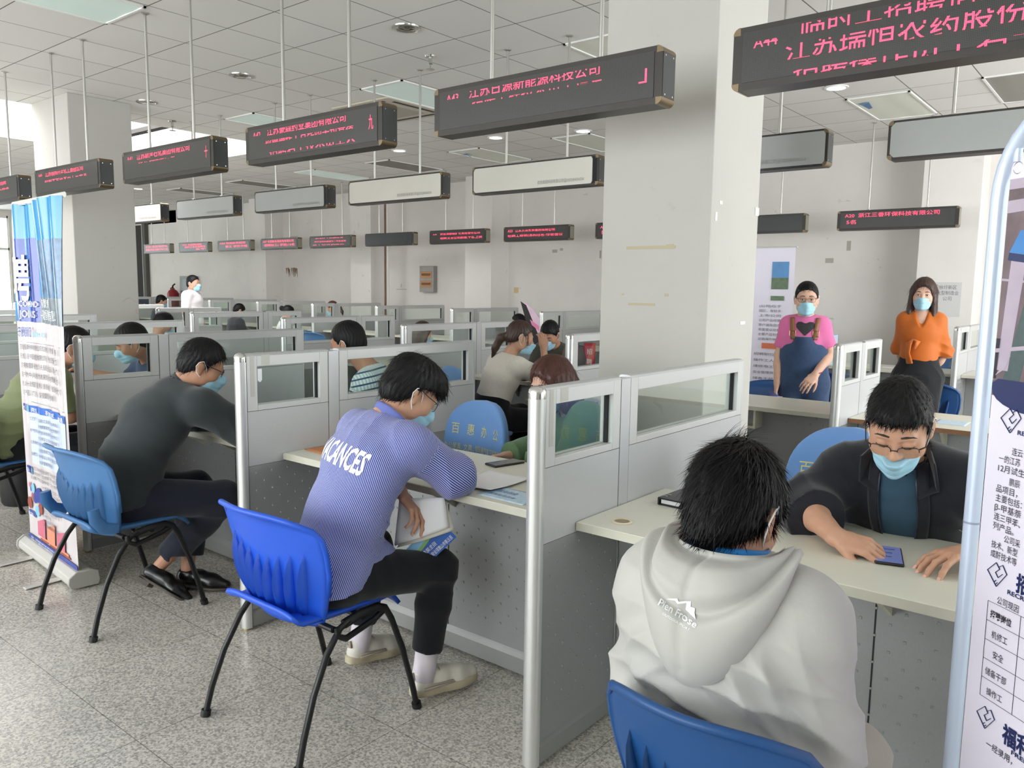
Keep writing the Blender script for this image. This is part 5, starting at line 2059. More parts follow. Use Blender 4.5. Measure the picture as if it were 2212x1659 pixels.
def make_glasses(parent, base, H, R, s, half=False, y=0.100, z=-0.004, m=None, drop=0.0):
    L = lambda x, yy, zz: H + (R[0] * x + R[1] * yy + R[2] * zz) * s - np.asarray(base)
    k = MB()
    m = m or M_frame
    for sx in (-1, 1):
        loop = []
        for i in range(25):
            th = 2 * PI * i / 24
            c, d = math.cos(th), math.sin(th)
            x = 0.0335 + 0.0255 * math.copysign(abs(c) ** 0.6, c)
            zz = z - drop + 0.0165 * math.copysign(abs(d) ** 0.6, d)
            loop.append(L(sx * x, y - 0.010 * ((x - 0.01) / 0.05) ** 2, zz))
        if half:
            k.tube(loop[0:13], 0.0013 * s, 6)
        else:
            k.tube(loop, 0.0013 * s, 6)
        k.tube([L(sx * 0.0585, y - 0.012, z - drop + 0.008), L(sx * 0.072, y - 0.022, z - drop + 0.010), L(sx * 0.0795, 0.03, z + 0.012), L(sx * 0.0825, -0.005, z + 0.018), L(sx * 0.082, -0.022, z + 0.010)], [0.0016 * s] * 5, 6, flat=(0.8, 1.4))
    k.tube([L(-0.009, y + 0.001, z - drop + 0.004), L(0, y + 0.004, z - drop + 0.007), L(0.009, y + 0.001, z - drop + 0.004)], 0.0014 * s, 6)
    o = k.build('spectacles', m, parent, smooth=True)
    g = MB()
    for sx in (-1, 1):
        V = []
        for i in range(24):
            th = 2 * PI * i / 24
            c, d = math.cos(th), math.sin(th)
            x = 0.0335 + 0.0255 * math.copysign(abs(c) ** 0.6, c)
            V.append(L(sx * x, y - 0.010 * ((x - 0.01) / 0.05) ** 2, z - drop + 0.0165 * math.copysign(abs(d) ** 0.6, d)))
        g.mesh(V, [tuple(range(24))])
    g.build('lens', M_lens, o)
    return o


def face_marks(parent, base, H, R, s, eyes='down', brow=True):
    L = lambda x, y, z: H + (R[0] * x + R[1] * y + R[2] * z) * s - np.asarray(base)
    if brow:
        for sx in (-1, 1):
            k = MB()
            k.tube([L(sx * 0.014, 0.0905, 0.0210), L(sx * 0.028, 0.0885, 0.0235), L(sx * 0.042, 0.0815, 0.0215), L(sx * 0.051, 0.0745, 0.0150)], [0.0032 * s, 0.0042 * s, 0.0036 * s, 0.001 * s], 8, flat=(1.0, 0.8))
            k.build('eyebrow', M_brow, parent, smooth=True)
    for sx in (-1, 1):
        k = MB()
        if eyes == 'down':
            k.tube([L(sx * 0.0165, 0.0885, -0.009), L(sx * 0.026, 0.0925, -0.0125), L(sx * 0.036, 0.0905, -0.012), L(sx * 0.047, 0.083, -0.0075)], 0.0011 * s, 6)
            k.build('eyelid_line', M_brow, parent, smooth=True)
        else:
            k.lathe([(0.0, 0.004), (0.007, 0.0032), (0.011, 0.0)], (0, 0, 0), 14, 1, 0.34)
            e = k.build('eye', M_eyew, parent, smooth=True)
            me = e.data
            for v in me.vertices:
                c = v.co.copy()
                v.co = L(sx * 0.031 + c.x, 0.0905 + c.z, -0.003 + c.y)
            k = MB()
            k.lathe([(0.0, 0.0048), (0.0056, 0.0043), (0.0056, 0.002)], (0, 0, 0), 12, 1, 0.72)
            i2 = k.build('iris', M_iris, e, smooth=True)
            for v in i2.data.vertices:
                c = v.co.copy()
                v.co = L(sx * 0.031 + c.x, 0.0906 + c.z, -0.003 + c.y)
            k = MB()
            k.tube([L(sx * 0.018, 0.0895, -0.001), L(sx * 0.026, 0.0935, 0.0035), L(sx * 0.037, 0.0925, 0.003), L(sx * 0.046, 0.085, -0.002)], 0.0014 * s, 6)
            k.build('eyelid_line', M_brow, parent, smooth=True)


# ------------------------------------------------------------------ printing laid onto cloth
def decal(name, ob, base, items, org, ex, ey, m, off=0.0015, parent=None):
    """lettering / shapes drawn on the plane (org, ex, ey) and dropped onto the surface of ob. items: text tuples or (polygon,)"""
    ex, ey = Vector(nrm(ex)), Vector(nrm(ey))
    n = ex.cross(ey)
    k = MB()
    for it in items:
        if isinstance(it[0], str):
            body, x, y, w, hh = it[:5]
            sh = it[5] if len(it) > 5 else 0
            t = MB()
            put_text(t, body, (0, 0, 0), (1, 0, 0), (0, 1, 0), width=w, height=hh, bold=it[6] if len(it) > 6 else 0)
            k.mesh([(x + a[0] + a[1] * sh, y + a[1], 0) for a in t.v], t.f)
        else:
            k.mesh([(a, b_, 0) for a, b_ in it[0]], [tuple(range(len(it[0])))])
    bm = bmesh.new()
    vs = [bm.verts.new(v) for v in k.v]
    for f in k.f:
        try:
            bm.faces.new([vs[i] for i in f])
        except ValueError:
            pass
    bmesh.ops.triangulate(bm, faces=bm.faces[:])
    for _ in range(4):
        L = [e for e in bm.edges if e.calc_length() > 0.014]
        if not L:
            break
        bmesh.ops.subdivide_edges(bm, edges=L, cuts=1)
    bmesh.ops.triangulate(bm, faces=bm.faces[:])
    me0 = ob.data
    bv = BVHTree.FromPolygons([v.co[:] for v in me0.vertices], [p.vertices[:] for p in me0.polygons])
    o = Vector(org) - Vector(base)
    out = []
    for v in bm.verts:
        p = o + ex * v.co.x + ey * v.co.y
        hit = bv.ray_cast(p + n * 0.25, -n, 0.6)
        out.append(hit[0] + n * off if hit[0] else p)
    for v, p in zip(bm.verts, out):
        v.co = p
    me = bpy.data.meshes.new(name)
    bm.to_mesh(me)
    bm.free()
    me.materials.append(m)
    return obj(name, me, parent or ob)


# ------------------------------------------------------------------ a dressed person from joints
def sit(x, y, zs, F, lean=0.15, sw=0.175, s=0.97, head_ahead=0.04, torso=0.50, spread=0.10, head_up=0.155):
    """joints of a seated figure: seat centre, facing F"""
    F = nrm((F[0], F[1], 0))
    R = V3(F[1], -F[0], 0)
    Z = V3(0, 0, 1)
    J = {'F': F, 'R': R}
    Hc = V3(x, y, zs + 0.085)
    U = Z * math.cos(lean) + F * math.sin(lean)
    N = Hc + U * torso * s
    J.update(Hc=Hc, N=N, U=U, SR=N - U * 0.05 + R * sw * s, SL=N - U * 0.05 - R * sw * s, H=N + U * 0.06 + Z * (head_up - 0.06) * s + F * head_ahead)
    J['HR'], J['HL'] = Hc + R * 0.085 * s - Z * 0.01, Hc - R * 0.085 * s - Z * 0.01
    for k_, sg in (('R', 1), ('L', -1)):
        J['K' + k_] = Hc + F * 0.41 * s + R * sg * (0.09 + spread * 0.5) - Z * 0.03
        J['A' + k_] = J['K' + k_] * V3(1, 1, 0) + Z * 0.09 - F * 0.03
        S_ = J['S' + k_]
        J['E' + k_] = S_ - Z * 0.22 * s + F * 0.10 + R * sg * 0.04
        J['W' + k_] = J['E' + k_] + F * 0.20 - R * sg * 0.09 + Z * 0.01
    return J


def stand(x, y, F, h=1.60, sw=0.165):
    F = nrm((F[0], F[1], 0))
    R = V3(F[1], -F[0], 0)
    Z = V3(0, 0, 1)
    s = h / 1.70
    J = {'F': F, 'R': R, 'U': Z}
    P = lambda r, f, z: V3(x, y, 0) + R * r * s + F * f * s + Z * z * s
    J.update(Hc=P(0, 0, 0.93), N=P(0, -0.015, 1.415), H=P(0, 0.02, 1.575), SR=P(sw, -0.01, 1.365), SL=P(-sw, -0.01, 1.365), HR=P(0.088, 0, 0.90), HL=P(-0.088, 0, 0.90),
             KR=P(0.10, 0.015, 0.49), KL=P(-0.10, 0.015, 0.49), AR=P(0.105, -0.02, 0.085), AL=P(-0.105, -0.02, 0.085), ER=P(sw + 0.055, -0.03, 1.10), EL=P(-sw - 0.055, -0.03, 1.10),
             WR=P(sw + 0.06, 0.06, 0.87), WL=P(-sw - 0.06, 0.06, 0.87))
    return J


MALE = dict(sh=(0.150, 0.080), ch=(0.158, 0.108), wa=(0.142, 0.104), hi=(0.160, 0.112), arm=(0.052, 0.043, 0.037, 0.027), neck=0.056)
FEM = dict(sh=(0.135, 0.070), ch=(0.140, 0.098), wa=(0.115, 0.088), hi=(0.160, 0.110), arm=(0.043, 0.036, 0.032, 0.024), neck=0.047)


def spine(J):
    U = nrm(J['N'] - J['Hc'])
    Ln = np.linalg.norm(J['N'] - J['Hc'])
    W = J.get('Wst', J['Hc'] + U * Ln * 0.36)
    C = J.get('Cst', J['Hc'] + U * Ln * 0.70)
    T = J['N'] - U * 0.055
    return [J['Hc'], W, C, T]


def add_trunk(V, J, B, infl=0.0, k=0.05, wide=1.0):
    sp = spine(J)
    ws = [B['hi'], B['wa'], B['ch'], B['sh']]
    for i in range(3):
        V.ecap(sp[i], sp[i + 1], (ws[i][0] * wide, ws[i][1] * wide), (ws[i + 1][0] * wide, ws[i + 1][1] * wide), J['R'], k, infl=infl)
    for s in 'RL':
        V.cap(sp[3], J['S' + s], 0.058 + infl, B['arm'][0] + 0.006 + infl, 0.05)
    V.cap(J['N'] + nrm(J['N'] - J['Hc']) * -0.02, J['N'] - nrm(J['N'] - J['Hc']) * 0.05, 0.06 + infl * 0.6, 0.085 + infl, 0.05)


def bounds(pts, pad):
    A = np.array(pts)
    return A.min(0) - pad, A.max(0) + pad


def orient(P, F):
    if len(F) == 0:
        return F
    a, b_, c, d = P[F[:, 0]], P[F[:, 1]], P[F[:, 2]], P[F[:, 3]]
    vol = (np.cross(b_ - a, c - a) * a).sum() + (np.cross(c - a, d - a) * a).sum()
    return F if vol > 0 else F[:, ::-1].copy()


def add_leg(V, J, s, r, infl=0.0, upto=2.0, k=0.03):
    Hh, K, A = J['H' + s], J['K' + s], J['A' + s]
    V.cap(Hh, K, r[0] + infl, r[1] + infl, k)
    if upto > 1:
        e = K + (A - K) * (upto - 1)
        m = K + (A - K) * min(upto - 1, 0.35)
        V.cap(K, m, r[1] + infl, r[2] + infl, k)
        V.cap(m, e, r[2] + infl, r[2] + (r[3] - r[2]) * max(0, (upto - 1.35) / 0.65) + infl, k)


def make_shoe(parent, base, ankle, f, kind, mats, name='shoe', pitch=0.0, s=0.97, twist=0.0):
    """ankle = joint above the heel; f = toe direction; pitch raises the heel"""
    R = frame_axes(f, pitch)
    if twist:
        c, sn = math.cos(twist), math.sin(twist)
        R = np.array([R[0] * c + R[2] * sn, R[1], R[2] * c - R[0] * sn])
    O = np.asarray(ankle, float) - R[2] * 0.088 * s - R[1] * 0.052 * s
    L = lambda x, y, z: O + (R[0] * x + R[1] * y + R[2] * z) * s
    V = Vol(O - 0.34 * s, O + 0.34 * s, 0.0042)
    dress = kind == 'dress'
    tz = 0.026 if dress else 0.034
    V.chain([L(0, 0.036, 0.044), L(0, 0.11, 0.050), L(0, 0.185, tz + 0.006), L(0, 0.245 if not dress else 0.262, tz)], [0.037 * s, 0.038 * s, 0.041 * s, (0.031 if not dress else 0.022) * s], 0.02)
    if not dress:
        V.chain([L(0, 0.05, 0.07), L(0, 0.045, 0.098)], [0.038 * s, 0.039 * s], 0.015)
        V.cap(L(0, 0.09, 0.075), L(0, 0.15, 0.062), 0.026 * s, 0.02 * s, 0.02)
        V.cut(L(0, 0, 0.092), R[2] + R[1] * -0.12)
    else:
        V.cap(L(0, 0.04, 0.05), L(0, 0.045, 0.075), 0.034 * s, 0.034 * s, 0.015)
        V.cut(L(0, 0, 0.080), R[2] - R[1] * 0.05)
    V.cut(L(0, 0, 0.020), -R[2])
    P, F = V.mesh(1)
    F = orient(P, F)
    up = npmesh(name, P, F, mats[0], parent, base)
    out = []
    for t in range(36):
        a = 2 * PI * t / 36
        y = 0.135 + 0.140 * math.sin(a)
        w = 0.041 + 0.009 * math.exp(-((y - 0.20) / 0.06) ** 2) - 0.006 * math.exp(-((y - 0.11) / 0.04) ** 2)
        x = w * math.copysign(abs(math.cos(a)) ** (0.55 if not dress else 0.7), math.cos(a))
        out.append((x, y))
    k = MB()
    hs = 0.034 if not dress else 0.014

    def ring(z, g):
        return [L(x * g, 0.135 + (y - 0.135) * g, z) - np.asarray(base) for x, y in out]
    Vv = ring(0.002, 0.95) + ring(0.006, 1.0) + ring(hs - 0.004, 1.0) + ring(hs, 0.97)
    n = len(out)
    k.mesh(Vv, [tuple(range(n - 1, -1, -1)), tuple(range(3 * n, 4 * n))] + [(j * n + i, j * n + (i + 1) % n, (j + 1) * n + (i + 1) % n, (j + 1) * n + i) for j in range(3) for i in range(n)])
    if dress:
        k.mesh([L(x, y, z) - np.asarray(base) for z in (-0.018, 0.004) for x, y in ((-0.034, 0.0), (0.034, 0.0), (0.036, 0.07), (-0.036, 0.07))], [(3, 2, 1, 0), (4, 5, 6, 7), (0, 1, 5, 4), (1, 2, 6, 5), (2, 3, 7, 6), (3, 0, 4, 7)])
    k.build('sole', mats[1], up, smooth=0.7)
    if not dress:
        k = MB()
        for sx in (-1, 1):
            k.tube([L(sx * 0.043, 0.03, 0.045) - base, L(sx * 0.0435, 0.08, 0.046) - base, L(sx * 0.0425, 0.15, 0.043) - base, L(sx * 0.043, 0.155, 0.037) - base, L(sx * 0.044, 0.03, 0.036) - base], 0.0042, 6, flat=(0.5, 1.2))
        k.build('side_stripe', mats[2], up, smooth=True)
        k = MB()
        for i in range(4):
            y, z = 0.098 + i * 0.022, 0.099 - i * 0.0085
            k.tube([L(-0.022, y + 0.004, z - 0.006) - base, L(0, y, z + 0.004) - base, L(0.022, y + 0.006, z - 0.006) - base], 0.0026, 6)
        k.tube([L(0.0, 0.095, 0.107) - base, L(0.02, 0.085, 0.112) - base, L(0.03, 0.10, 0.092) - base], 0.0022, 6)
        k.tube([L(0.0, 0.095, 0.107) - base, L(-0.02, 0.085, 0.112) - base, L(-0.03, 0.105, 0.088) - base], 0.0022, 6)
        k.build('shoelace', mats[2], up, smooth=True)
        k = MB()
        k.tube([L(-0.012, 0.002, 0.072) - base, L(0.012, 0.002, 0.072) - base, L(0.0, 0.003, 0.092) - base], 0.006, 6)
        k.build('heel_tab', mats[2], up, smooth=True)
    return up


def human(label, J, head, top, bottom=None, hair=None, mask=None, group=None, B=MALE, res=0.008, cres=0.009, skin_m=None, hands=None, shoes=None, legs=True, seed=1, sock=None, cat='person', glasses=None, marks=None, extra_body=None):
    """head=(F,pitch,roll,size); top=dict(mat,infl,sleeve=(right,left),folds,where,hem); bottom=dict(mat,infl,hem)"""
    rng = np.random.default_rng(seed)
    base = V3(J['Hc'][0], J['Hc'][1], 0)
    root = thing('person', label, cat, tuple(base), 0, group)
    sk = skin_m or M_skin
    HF, pitch, roll, hs = head
    R = frame_axes(HF, pitch, roll)
    H = J['H']
    pts = [J[k_] for k_ in ('Hc', 'N', 'H', 'SR', 'SL', 'ER', 'EL', 'WR', 'WL')]
    if legs:
        pts += [J[k_] for k_ in ('KR', 'KL', 'AR', 'AL')]
    lo, hi = bounds(pts, 0.20)
    V = Vol(lo, hi, res)
    fem = B is FEM
    L = add_head(V, H, R, hs, fem=fem)
    V.cap(L(0, -0.028, -0.045), J['N'] + nrm(J['N'] - J['Hc']) * -0.01, B['neck'] * hs / 0.97, B['neck'] * 1.08, 0.025)
    add_trunk(V, J, B, -0.010)
    hp = hands or {}
    for s, sg in (('R', 1), ('L', -1)):
        add_arm(V, J['S' + s], J['E' + s], J['W' + s], B['arm'], 0.0, 2.0)
        h = hp.get(s)
        if h is None:
            d = nrm(J['W' + s] - J['E' + s])
            h = hand_pose(J['W' + s], d, nrm(V3(0, 0, -1) - J['R'] * sg * 0.6), sg, [(0.35, 0.5, 0.3)] * 4, 0.05, s=0.95)
            hp[s] = h
        add_hand(V, h)
        if legs:
            add_leg(V, J, s, (0.078, 0.052, 0.050, 0.036), -0.006)
            if not shoes:
                V.cap(J['A' + s], J['A' + s] + J['F'] * 0.12 - V3(0, 0, 0.05), 0.035, 0.028, 0.02)
    for fn in extra_body or []:
        fn(V)
    P, F = V.mesh(1)
    F = orient(P, F)
    body = npmesh('body', P, F, sk, root, base)
    if res <= 0.0055:
        for s in 'RL':
            nails(hp[s], body, base)
    # ---- upper garment
    t = top
    infl = t.get('infl', 0.014)
    slv = t.get('sleeve', (1.9, 1.9))
    pts = [J[k_] for k_ in ('Hc', 'N', 'SR', 'SL', 'ER', 'EL', 'WR', 'WL')]
    lo, hi = bounds(pts, 0.22)
    V = Vol(lo, hi, cres)
    add_trunk(V, J, B, infl, wide=t.get('wide', 1.0))
    if t.get('skirt'):
        V.ecap(J['Hc'], J['Hc'] - nrm(J['N'] - J['Hc']) * t['skirt'], (B['hi'][0], B['hi'][1]), (B['hi'][0] + 0.01, B['hi'][1] + 0.01), J['R'], 0.03, infl=infl)
    for i, s in enumerate('RL'):
        add_arm(V, J['S' + s], J['E' + s], J['W' + s], t.get('arm', tuple(a + 0.004 for a in B['arm'])), infl * t.get('arm_infl', 0.9), slv[i], 0.035)
    for fn in t.get('extra', []):
        fn(V)
    hem = t.get('hem')
    if hem:
        V.cut(hem[0], hem[1])
    # open the neck
    nd = nrm(H - J['N'])
    V.cap(J['N'] + nd * 0.0, J['N'] + nd * 0.14, B['neck'] * 1.08 + t.get('neck', 0.004), B['neck'] * 1.15 + t.get('neck', 0.004), 0.008, '-')
    for a in t.get('cuts', []):
        V.cut(*a)
    for i, s in enumerate('RL'):
        if slv[i] < 2:
            a, e = (J['S' + s], J['E' + s]) if slv[i] <= 1 else (J['E' + s], J['W' + s])
            tt = slv[i] if slv[i] <= 1 else slv[i] - 1
            p = a + (e - a) * tt
            V.cut(p, e - a, p - 0.10, p + 0.10)
    P, F = V.mesh(1)
    F = orient(P, F)
    N = normals(P, F)
    P2 = folds(P, N, rng, t.get('amp', 0.004), t.get('fscale', 1.0), t.get('where'), t.get('fdir', (0.2, 0.1, 1)))
    attrs = None
    if t.get('stripes'):
        sp = spine(J)
        ax = nrm(sp[3] - sp[0])
        fw = nrm(np.cross(ax, J['R']))
        q = P - sp[1]
        a1 = np.arctan2(q @ J['R'], 0.16 - q @ fw) * 0.27
        a2 = (P - sp[0]) @ ax
        for s in 'RL':
            for A, E, w in ((J['S' + s], J['E' + s], 1), (J['E' + s], J['W' + s], 1)):
                d = nrm(E - A)
                tt = (P - A) @ d
                rad = P - A - tt[:, None] * d
                dist = np.linalg.norm(rad, axis=1)
                Lh = np.linalg.norm(E - A)
                x1 = nrm(np.cross(d, V3(0.1, 0.2, 1)))
                x2 = np.cross(d, x1)
                th2 = np.arctan2(rad @ x1, rad @ x2)
                m = (dist < B['arm'][0] + infl + 0.018) & (tt > (0.055 if A is J['S' + s] else 0.0)) & (tt < Lh + 0.05)
                a1 = np.where(m, th2 * 0.058, a1)
                a2 = np.where(m, tt, a2)
        attrs = {'stripe_u': a1, 'stripe_v': a2}
    shirt = npmesh(t.get('name', 'shirt'), P2, F, t['mat'], root, base, attrs)
    # ---- lower garment
    if bottom and legs:
        pts = [J[k_] for k_ in ('Hc', 'HR', 'HL', 'KR', 'KL', 'AR', 'AL')]
        lo, hi = bounds(pts, 0.20)
        hi = hi + np.array([0, 0, bottom.get('top', 0.0)])
        V = Vol(lo, hi, max(cres, 0.008))
        bi = bottom.get('infl', 0.010)
        up = nrm(J['N'] - J['Hc'])
        if bottom.get('kind') == 'skirt':
            A = (J['HR'] + J['HL']) / 2
            K = (J['KR'] + J['KL']) / 2
            V.ecap(J['Hc'] + up * 0.13, A, (B['wa'][0] + 0.006, B['wa'][1]), (B['hi'][0], B['hi'][1]), J['R'], 0.03, infl=bi)
            V.ecap(A, K - V3(0, 0, 0.06), (B['hi'][0] + 0.012, B['hi'][1]), (0.135, 0.09), J['R'], 0.03, infl=bi)
        else:
            V.ecap(J['Hc'] + up * bottom.get('rise', 0.06), J['Hc'] - up * 0.02, (B['hi'][0] - 0.01, B['hi'][1] - 0.005), (B['hi'][0], B['hi'][1]), J['R'], 0.04, infl=bi)
            for s in 'RL':
                add_leg(V, J, s, bottom.get('r', (0.086, 0.062, 0.056, 0.046)), bi, bottom.get('hem', 1.88))
        for fn in bottom.get('extra', []):
            fn(V)
        for s in 'RL':
            if bottom.get('kind') != 'skirt':
                p = J['K' + s] + (J['A' + s] - J['K' + s]) * (bottom.get('hem', 1.88) - 1)
                V.cut(p, J['A' + s] - J['K' + s], p - 0.12, p + 0.12)
        P, F = V.mesh(1)
        F = orient(P, F)
        N = normals(P, F)
        w = [(J['K' + s], 0.12, 0.004, (0, 0, 1)) for s in 'RL'] + [(J['H' + s] + J['F'] * 0.05, 0.12, 0.004, J['F']) for s in 'RL']
        P = folds(P, N, rng, 0.0025, 1.0, w, J['F'])
        npmesh(bottom.get('name', 'trousers'), P, F, bottom['mat'], root, base)
    if shoes:
        for s in 'RL':
            sp_ = shoes[s]
            if sock:
                k = MB()
                A = J['A' + s]
                d = nrm(J['K' + s] - A)
                k.tube([A - d * 0.03 - base, A + d * 0.03 - base, A + d * 0.12 - base], [0.043, 0.041, 0.043], 18)
                k.build('sock', sock, root, smooth=True)
            make_shoe(root, base, sp_.get('ankle', J['A' + s]), sp_['f'], shoes['kind'], shoes['mats'], pitch=sp_.get('pitch', 0.0), twist=sp_.get('twist', 0.0))
    if hair:
        hh = dict(hair)
        make_hair(body, base, H, R, hs, hh.pop('style'), hh.pop('mat', M_hair), rng, **hh)
    if mask is not None:
        make_mask(body, base, H, R, hs, **mask)
    if glasses is not None:
        make_glasses(body, base, H, R, hs, **glasses)
    if marks:
        face_marks(body, base, H, R, hs, **marks)
    return root, base, body, shirt, R, L


def collar_ring(parent, base, c, axis, r0, r1, h, m, name='collar', gap=None, Fv=None, thick=0.006, flare=0.0):
    """standing band round the neck; gap = opening half angle at the front"""
    a = nrm(axis)
    f = nrm(Fv - a * (Fv @ a))
    s_ = np.cross(f, a)
    k = MB()
    g = gap or 0.0
    n = 36

    def pt(u, v):
        th = g + u * (2 * PI - 2 * g)
        rr = (r0 * 1.0 + (r1 - r0) * v + flare * v * v)
        e = 1.0
        return c - np.asarray(base) + (f * math.cos(th) * rr * (0.95) + s_ * math.sin(th) * rr) * e + a * (h * v - 0.012 * math.cos(th) * (1 if True else 0))
    k.grid(pt, n, 5)
    return k.build(name, m, parent, smooth=True, solid=thick)


# ------------------------------------------------------------------ cloth materials
def stripe_mat(name, c1, c2, period, duty=0.5, c3=None, period2=None, fab=0.8):
    m = bpy.data.materials.new(name)
    m.use_nodes = True
    nt = m.node_tree
    b = nt.nodes['Principled BSDF']
    N, L = nt.nodes.new, nt.links.new

    def band(attr, per, du):
        a = N('ShaderNodeAttribute')
        a.attribute_name = attr
        d = N('ShaderNodeMath')
        d.operation = 'DIVIDE'
        L(a.outputs['Fac'], d.inputs[0])
        d.inputs[1].default_value = per
        fr_ = N('ShaderNodeMath')
        fr_.operation = 'FRACT'
        L(d.outputs[0], fr_.inputs[0])
        lt = N('ShaderNodeMath')
        lt.operation = 'LESS_THAN'
        L(fr_.outputs[0], lt.inputs[0])
        lt.inputs[1].default_value = du
        return lt.outputs[0]
    mx = N('ShaderNodeMix')
    mx.data_type = 'RGBA'
    L(band('stripe_u', period, duty), mx.inputs[0])
    mx.inputs[6].default_value = (*c2, 1)
    mx.inputs[7].default_value = (*c1, 1)
    out = mx.outputs[2]
    if c3:
        m2 = N('ShaderNodeMix')
        m2.data_type = 'RGBA'
        L(band('stripe_v', period2, 0.28), m2.inputs[0])
        L(out, m2.inputs[6])
        m2.inputs[7].default_value = (*c3, 1)
        out = m2.outputs[2]
    L(out, b.inputs['Base Color'])
    b.inputs['Roughness'].default_value = fab
    b.inputs['Sheen Weight'].default_value = 0.15
    return m


def cloth(name, c, rough=0.85, noise=(30, 0.05), bump=(350, 0.12), sheen=0.2):
    return mat(name, c, rough, noise=noise, bump=bump, sheen=sheen, spec=0.3)


M_stripe = stripe_mat('blue_white_stripe', S(44, 56, 146), S(190, 197, 228), 0.0056, 0.60)
M_plaid = stripe_mat('white_teal_plaid', S(212, 226, 226), S(164, 192, 198), 0.016, 0.62, S(50, 72, 108), 0.034)
M_gingham = stripe_mat('green_white_gingham', S(226, 230, 214), S(120, 140, 104), 0.010, 0.5, S(92, 112, 80), 0.010)
M_dshirt = cloth('dark_green_grey_shirt', S(44, 50, 52))
M_navytr = cloth('navy_trousers', S(26, 31, 44))
M_blacktr = cloth('black_trousers', S(14, 16, 21), 0.9)
M_jacket = cloth('navy_black_jacket', S(22, 23, 32), 0.8)
M_teal = cloth('teal_tee', S(46, 74, 92))
M_hood = cloth('grey_nylon', S(184, 183, 178), 0.55, (6, 0.04), (90, 0.15), 0.1)
M_bluelin = cloth('blue_lining', S(30, 120, 190), 0.7)
M_shoe_w = mat('worn_white_leather', S(224, 219, 205), 0.5, noise=(14, 0.14))
M_sole_w = mat('worn_white_sole', S(196, 184, 156), 0.65, noise=(18, 0.22))
M_shoe_t = mat('grey_suede', S(164, 154, 142), 0.8)
M_shoe_b = mat('black_leather', S(18, 18, 20), 0.28, noise=(12, 0.1))
M_sole_b = mat('dark_sole', S(70, 62, 54), 0.6)
M_sock = cloth('white_sock', S(222, 214, 222))
M_white_ink = mat('white_print', S(240, 240, 242), 0.6)
M_skinh = M_skin
VS = (0.35, 0.5, 0.3)

# ================================================================== man in the striped shirt
J = sit(-0.745, -0.225, 0.44, (0.10, 1.0), 0.45)
J.update(N=V3(-0.718, 0.015, 0.990), H=V3(-0.680, 0.115, 1.100), SR=V3(-0.570, 0.015, 0.935), SL=V3(-0.860, 0.030, 0.950), ER=V3(-0.505, 0.150, 0.818), WR=V3(-0.64, 0.325, 0.792), EL=V3(-0.93, 0.10, 0.745), WL=V3(-0.675, 0.050, 0.752),
         Wst=V3(-0.725, -0.140, 0.71), Cst=V3(-0.722, -0.060, 0.87), R=V3(0.995, -0.03, 0),
         KR=V3(-0.565, 0.135, 0.475), AR=V3(-0.575, 0.075, 0.105), KL=V3(-0.91, 0.135, 0.475), AL=V3(-0.945, 0.09, 0.105))
handL = hand_pose(J['WL'] + V3(0.02, -0.012, 0.0), (0.72, 0.12, -0.60), (-0.55, -0.35, -0.75), -1, [(0.25, 0.30, 0.2), (0.35, 0.45, 0.25), (0.5, 0.6, 0.3), (0.6, 0.7, 0.3)], 0.08, (0.5, 0.4))
handR = hand_pose(J['WR'], (-0.6, 0.75, -0.12), (-0.3, -0.2, -1), 1, [(0.5, 0.6, 0.4)] * 4, 0.04)
root, base, body, shirt, HR_, HL_ = human('man in a blue and white striped shirt bending over papers on the counter', J, ((0.34, 0.94), 0.60, 0.04, 0.96),
      dict(mat=M_stripe, infl=0.015, wide=0.96, sleeve=(1.35, 1.45), stripes=True, amp=0.0035, fdir=(0.6, 0.2, 0.8), skirt=0.06, arm=(0.062, 0.060, 0.058, 0.052), extra=[lambda V: V.ecap(J['Hc'] + V3(0.02, 0.02, 0.02), J['Hc'] + V3(0.075, 0.15, 0.0), (0.13, 0.10), (0.095, 0.085), J['R'], 0.05)],
           where=[(J['ER'], 0.13, 0.006, (0.3, 0.8, 0.3)), (J['Wst'] + V3(0.12, 0.05, -0.05), 0.14, 0.003, (0.2, 0.6, 0.8)), (J['SR'], 0.10, 0.006, (0.8, 0.2, 0.5)), (J['N'] - V3(0, 0.05, 0.03), 0.10, 0.005, (1, 0, 0.2))],
           hem=(J['Hc'] + V3(0, 0, -0.035), (0.0, 0.10, -1))),
      dict(mat=M_blacktr, hem=1.80, r=(0.082, 0.061, 0.053, 0.045), infl=0.008),
      dict(style='fade', h=0.0045, n=2600, slen=0.034, spiky=0.35, tuft=((-0.02, -0.06, 0.14), 90, (0.1, 0.5, 0.8), 0.045)), {}, res=0.0045, cres=0.006, seed=3, hands={'L': handL, 'R': handR},
      shoes=dict(kind='sneaker', mats=(M_shoe_w, M_sole_w, M_shoe_t), R=dict(f=(0.30, 0.95)), L=dict(f=(0.10, 1.0), pitch=0.10)), sock=M_sock, glasses=dict())
collar_ring(shirt, base, J['N'] + V3(0.008, 0.012, -0.002), J['H'] - J['N'] + V3(0, 0, 0.03), 0.073, 0.078, 0.044, mat('striped_collar', S(104, 114, 180), 0.8, bump=(200, 0.1)), gap=0.5, Fv=J['F'])
decal('lettering', shirt, base, [('VACANCES', 0, 0, 0.245, 0.110, 0.25, 0.03), ([(0.0, 0.030), (0.27, 0.030), (0.27, 0.0325), (0.0, 0.0325)],)][:1], V3(-0.838, -0.32, 0.965), (1, 0.06, -0.20), (0.05, 0.42, 0.90), M_white_ink)

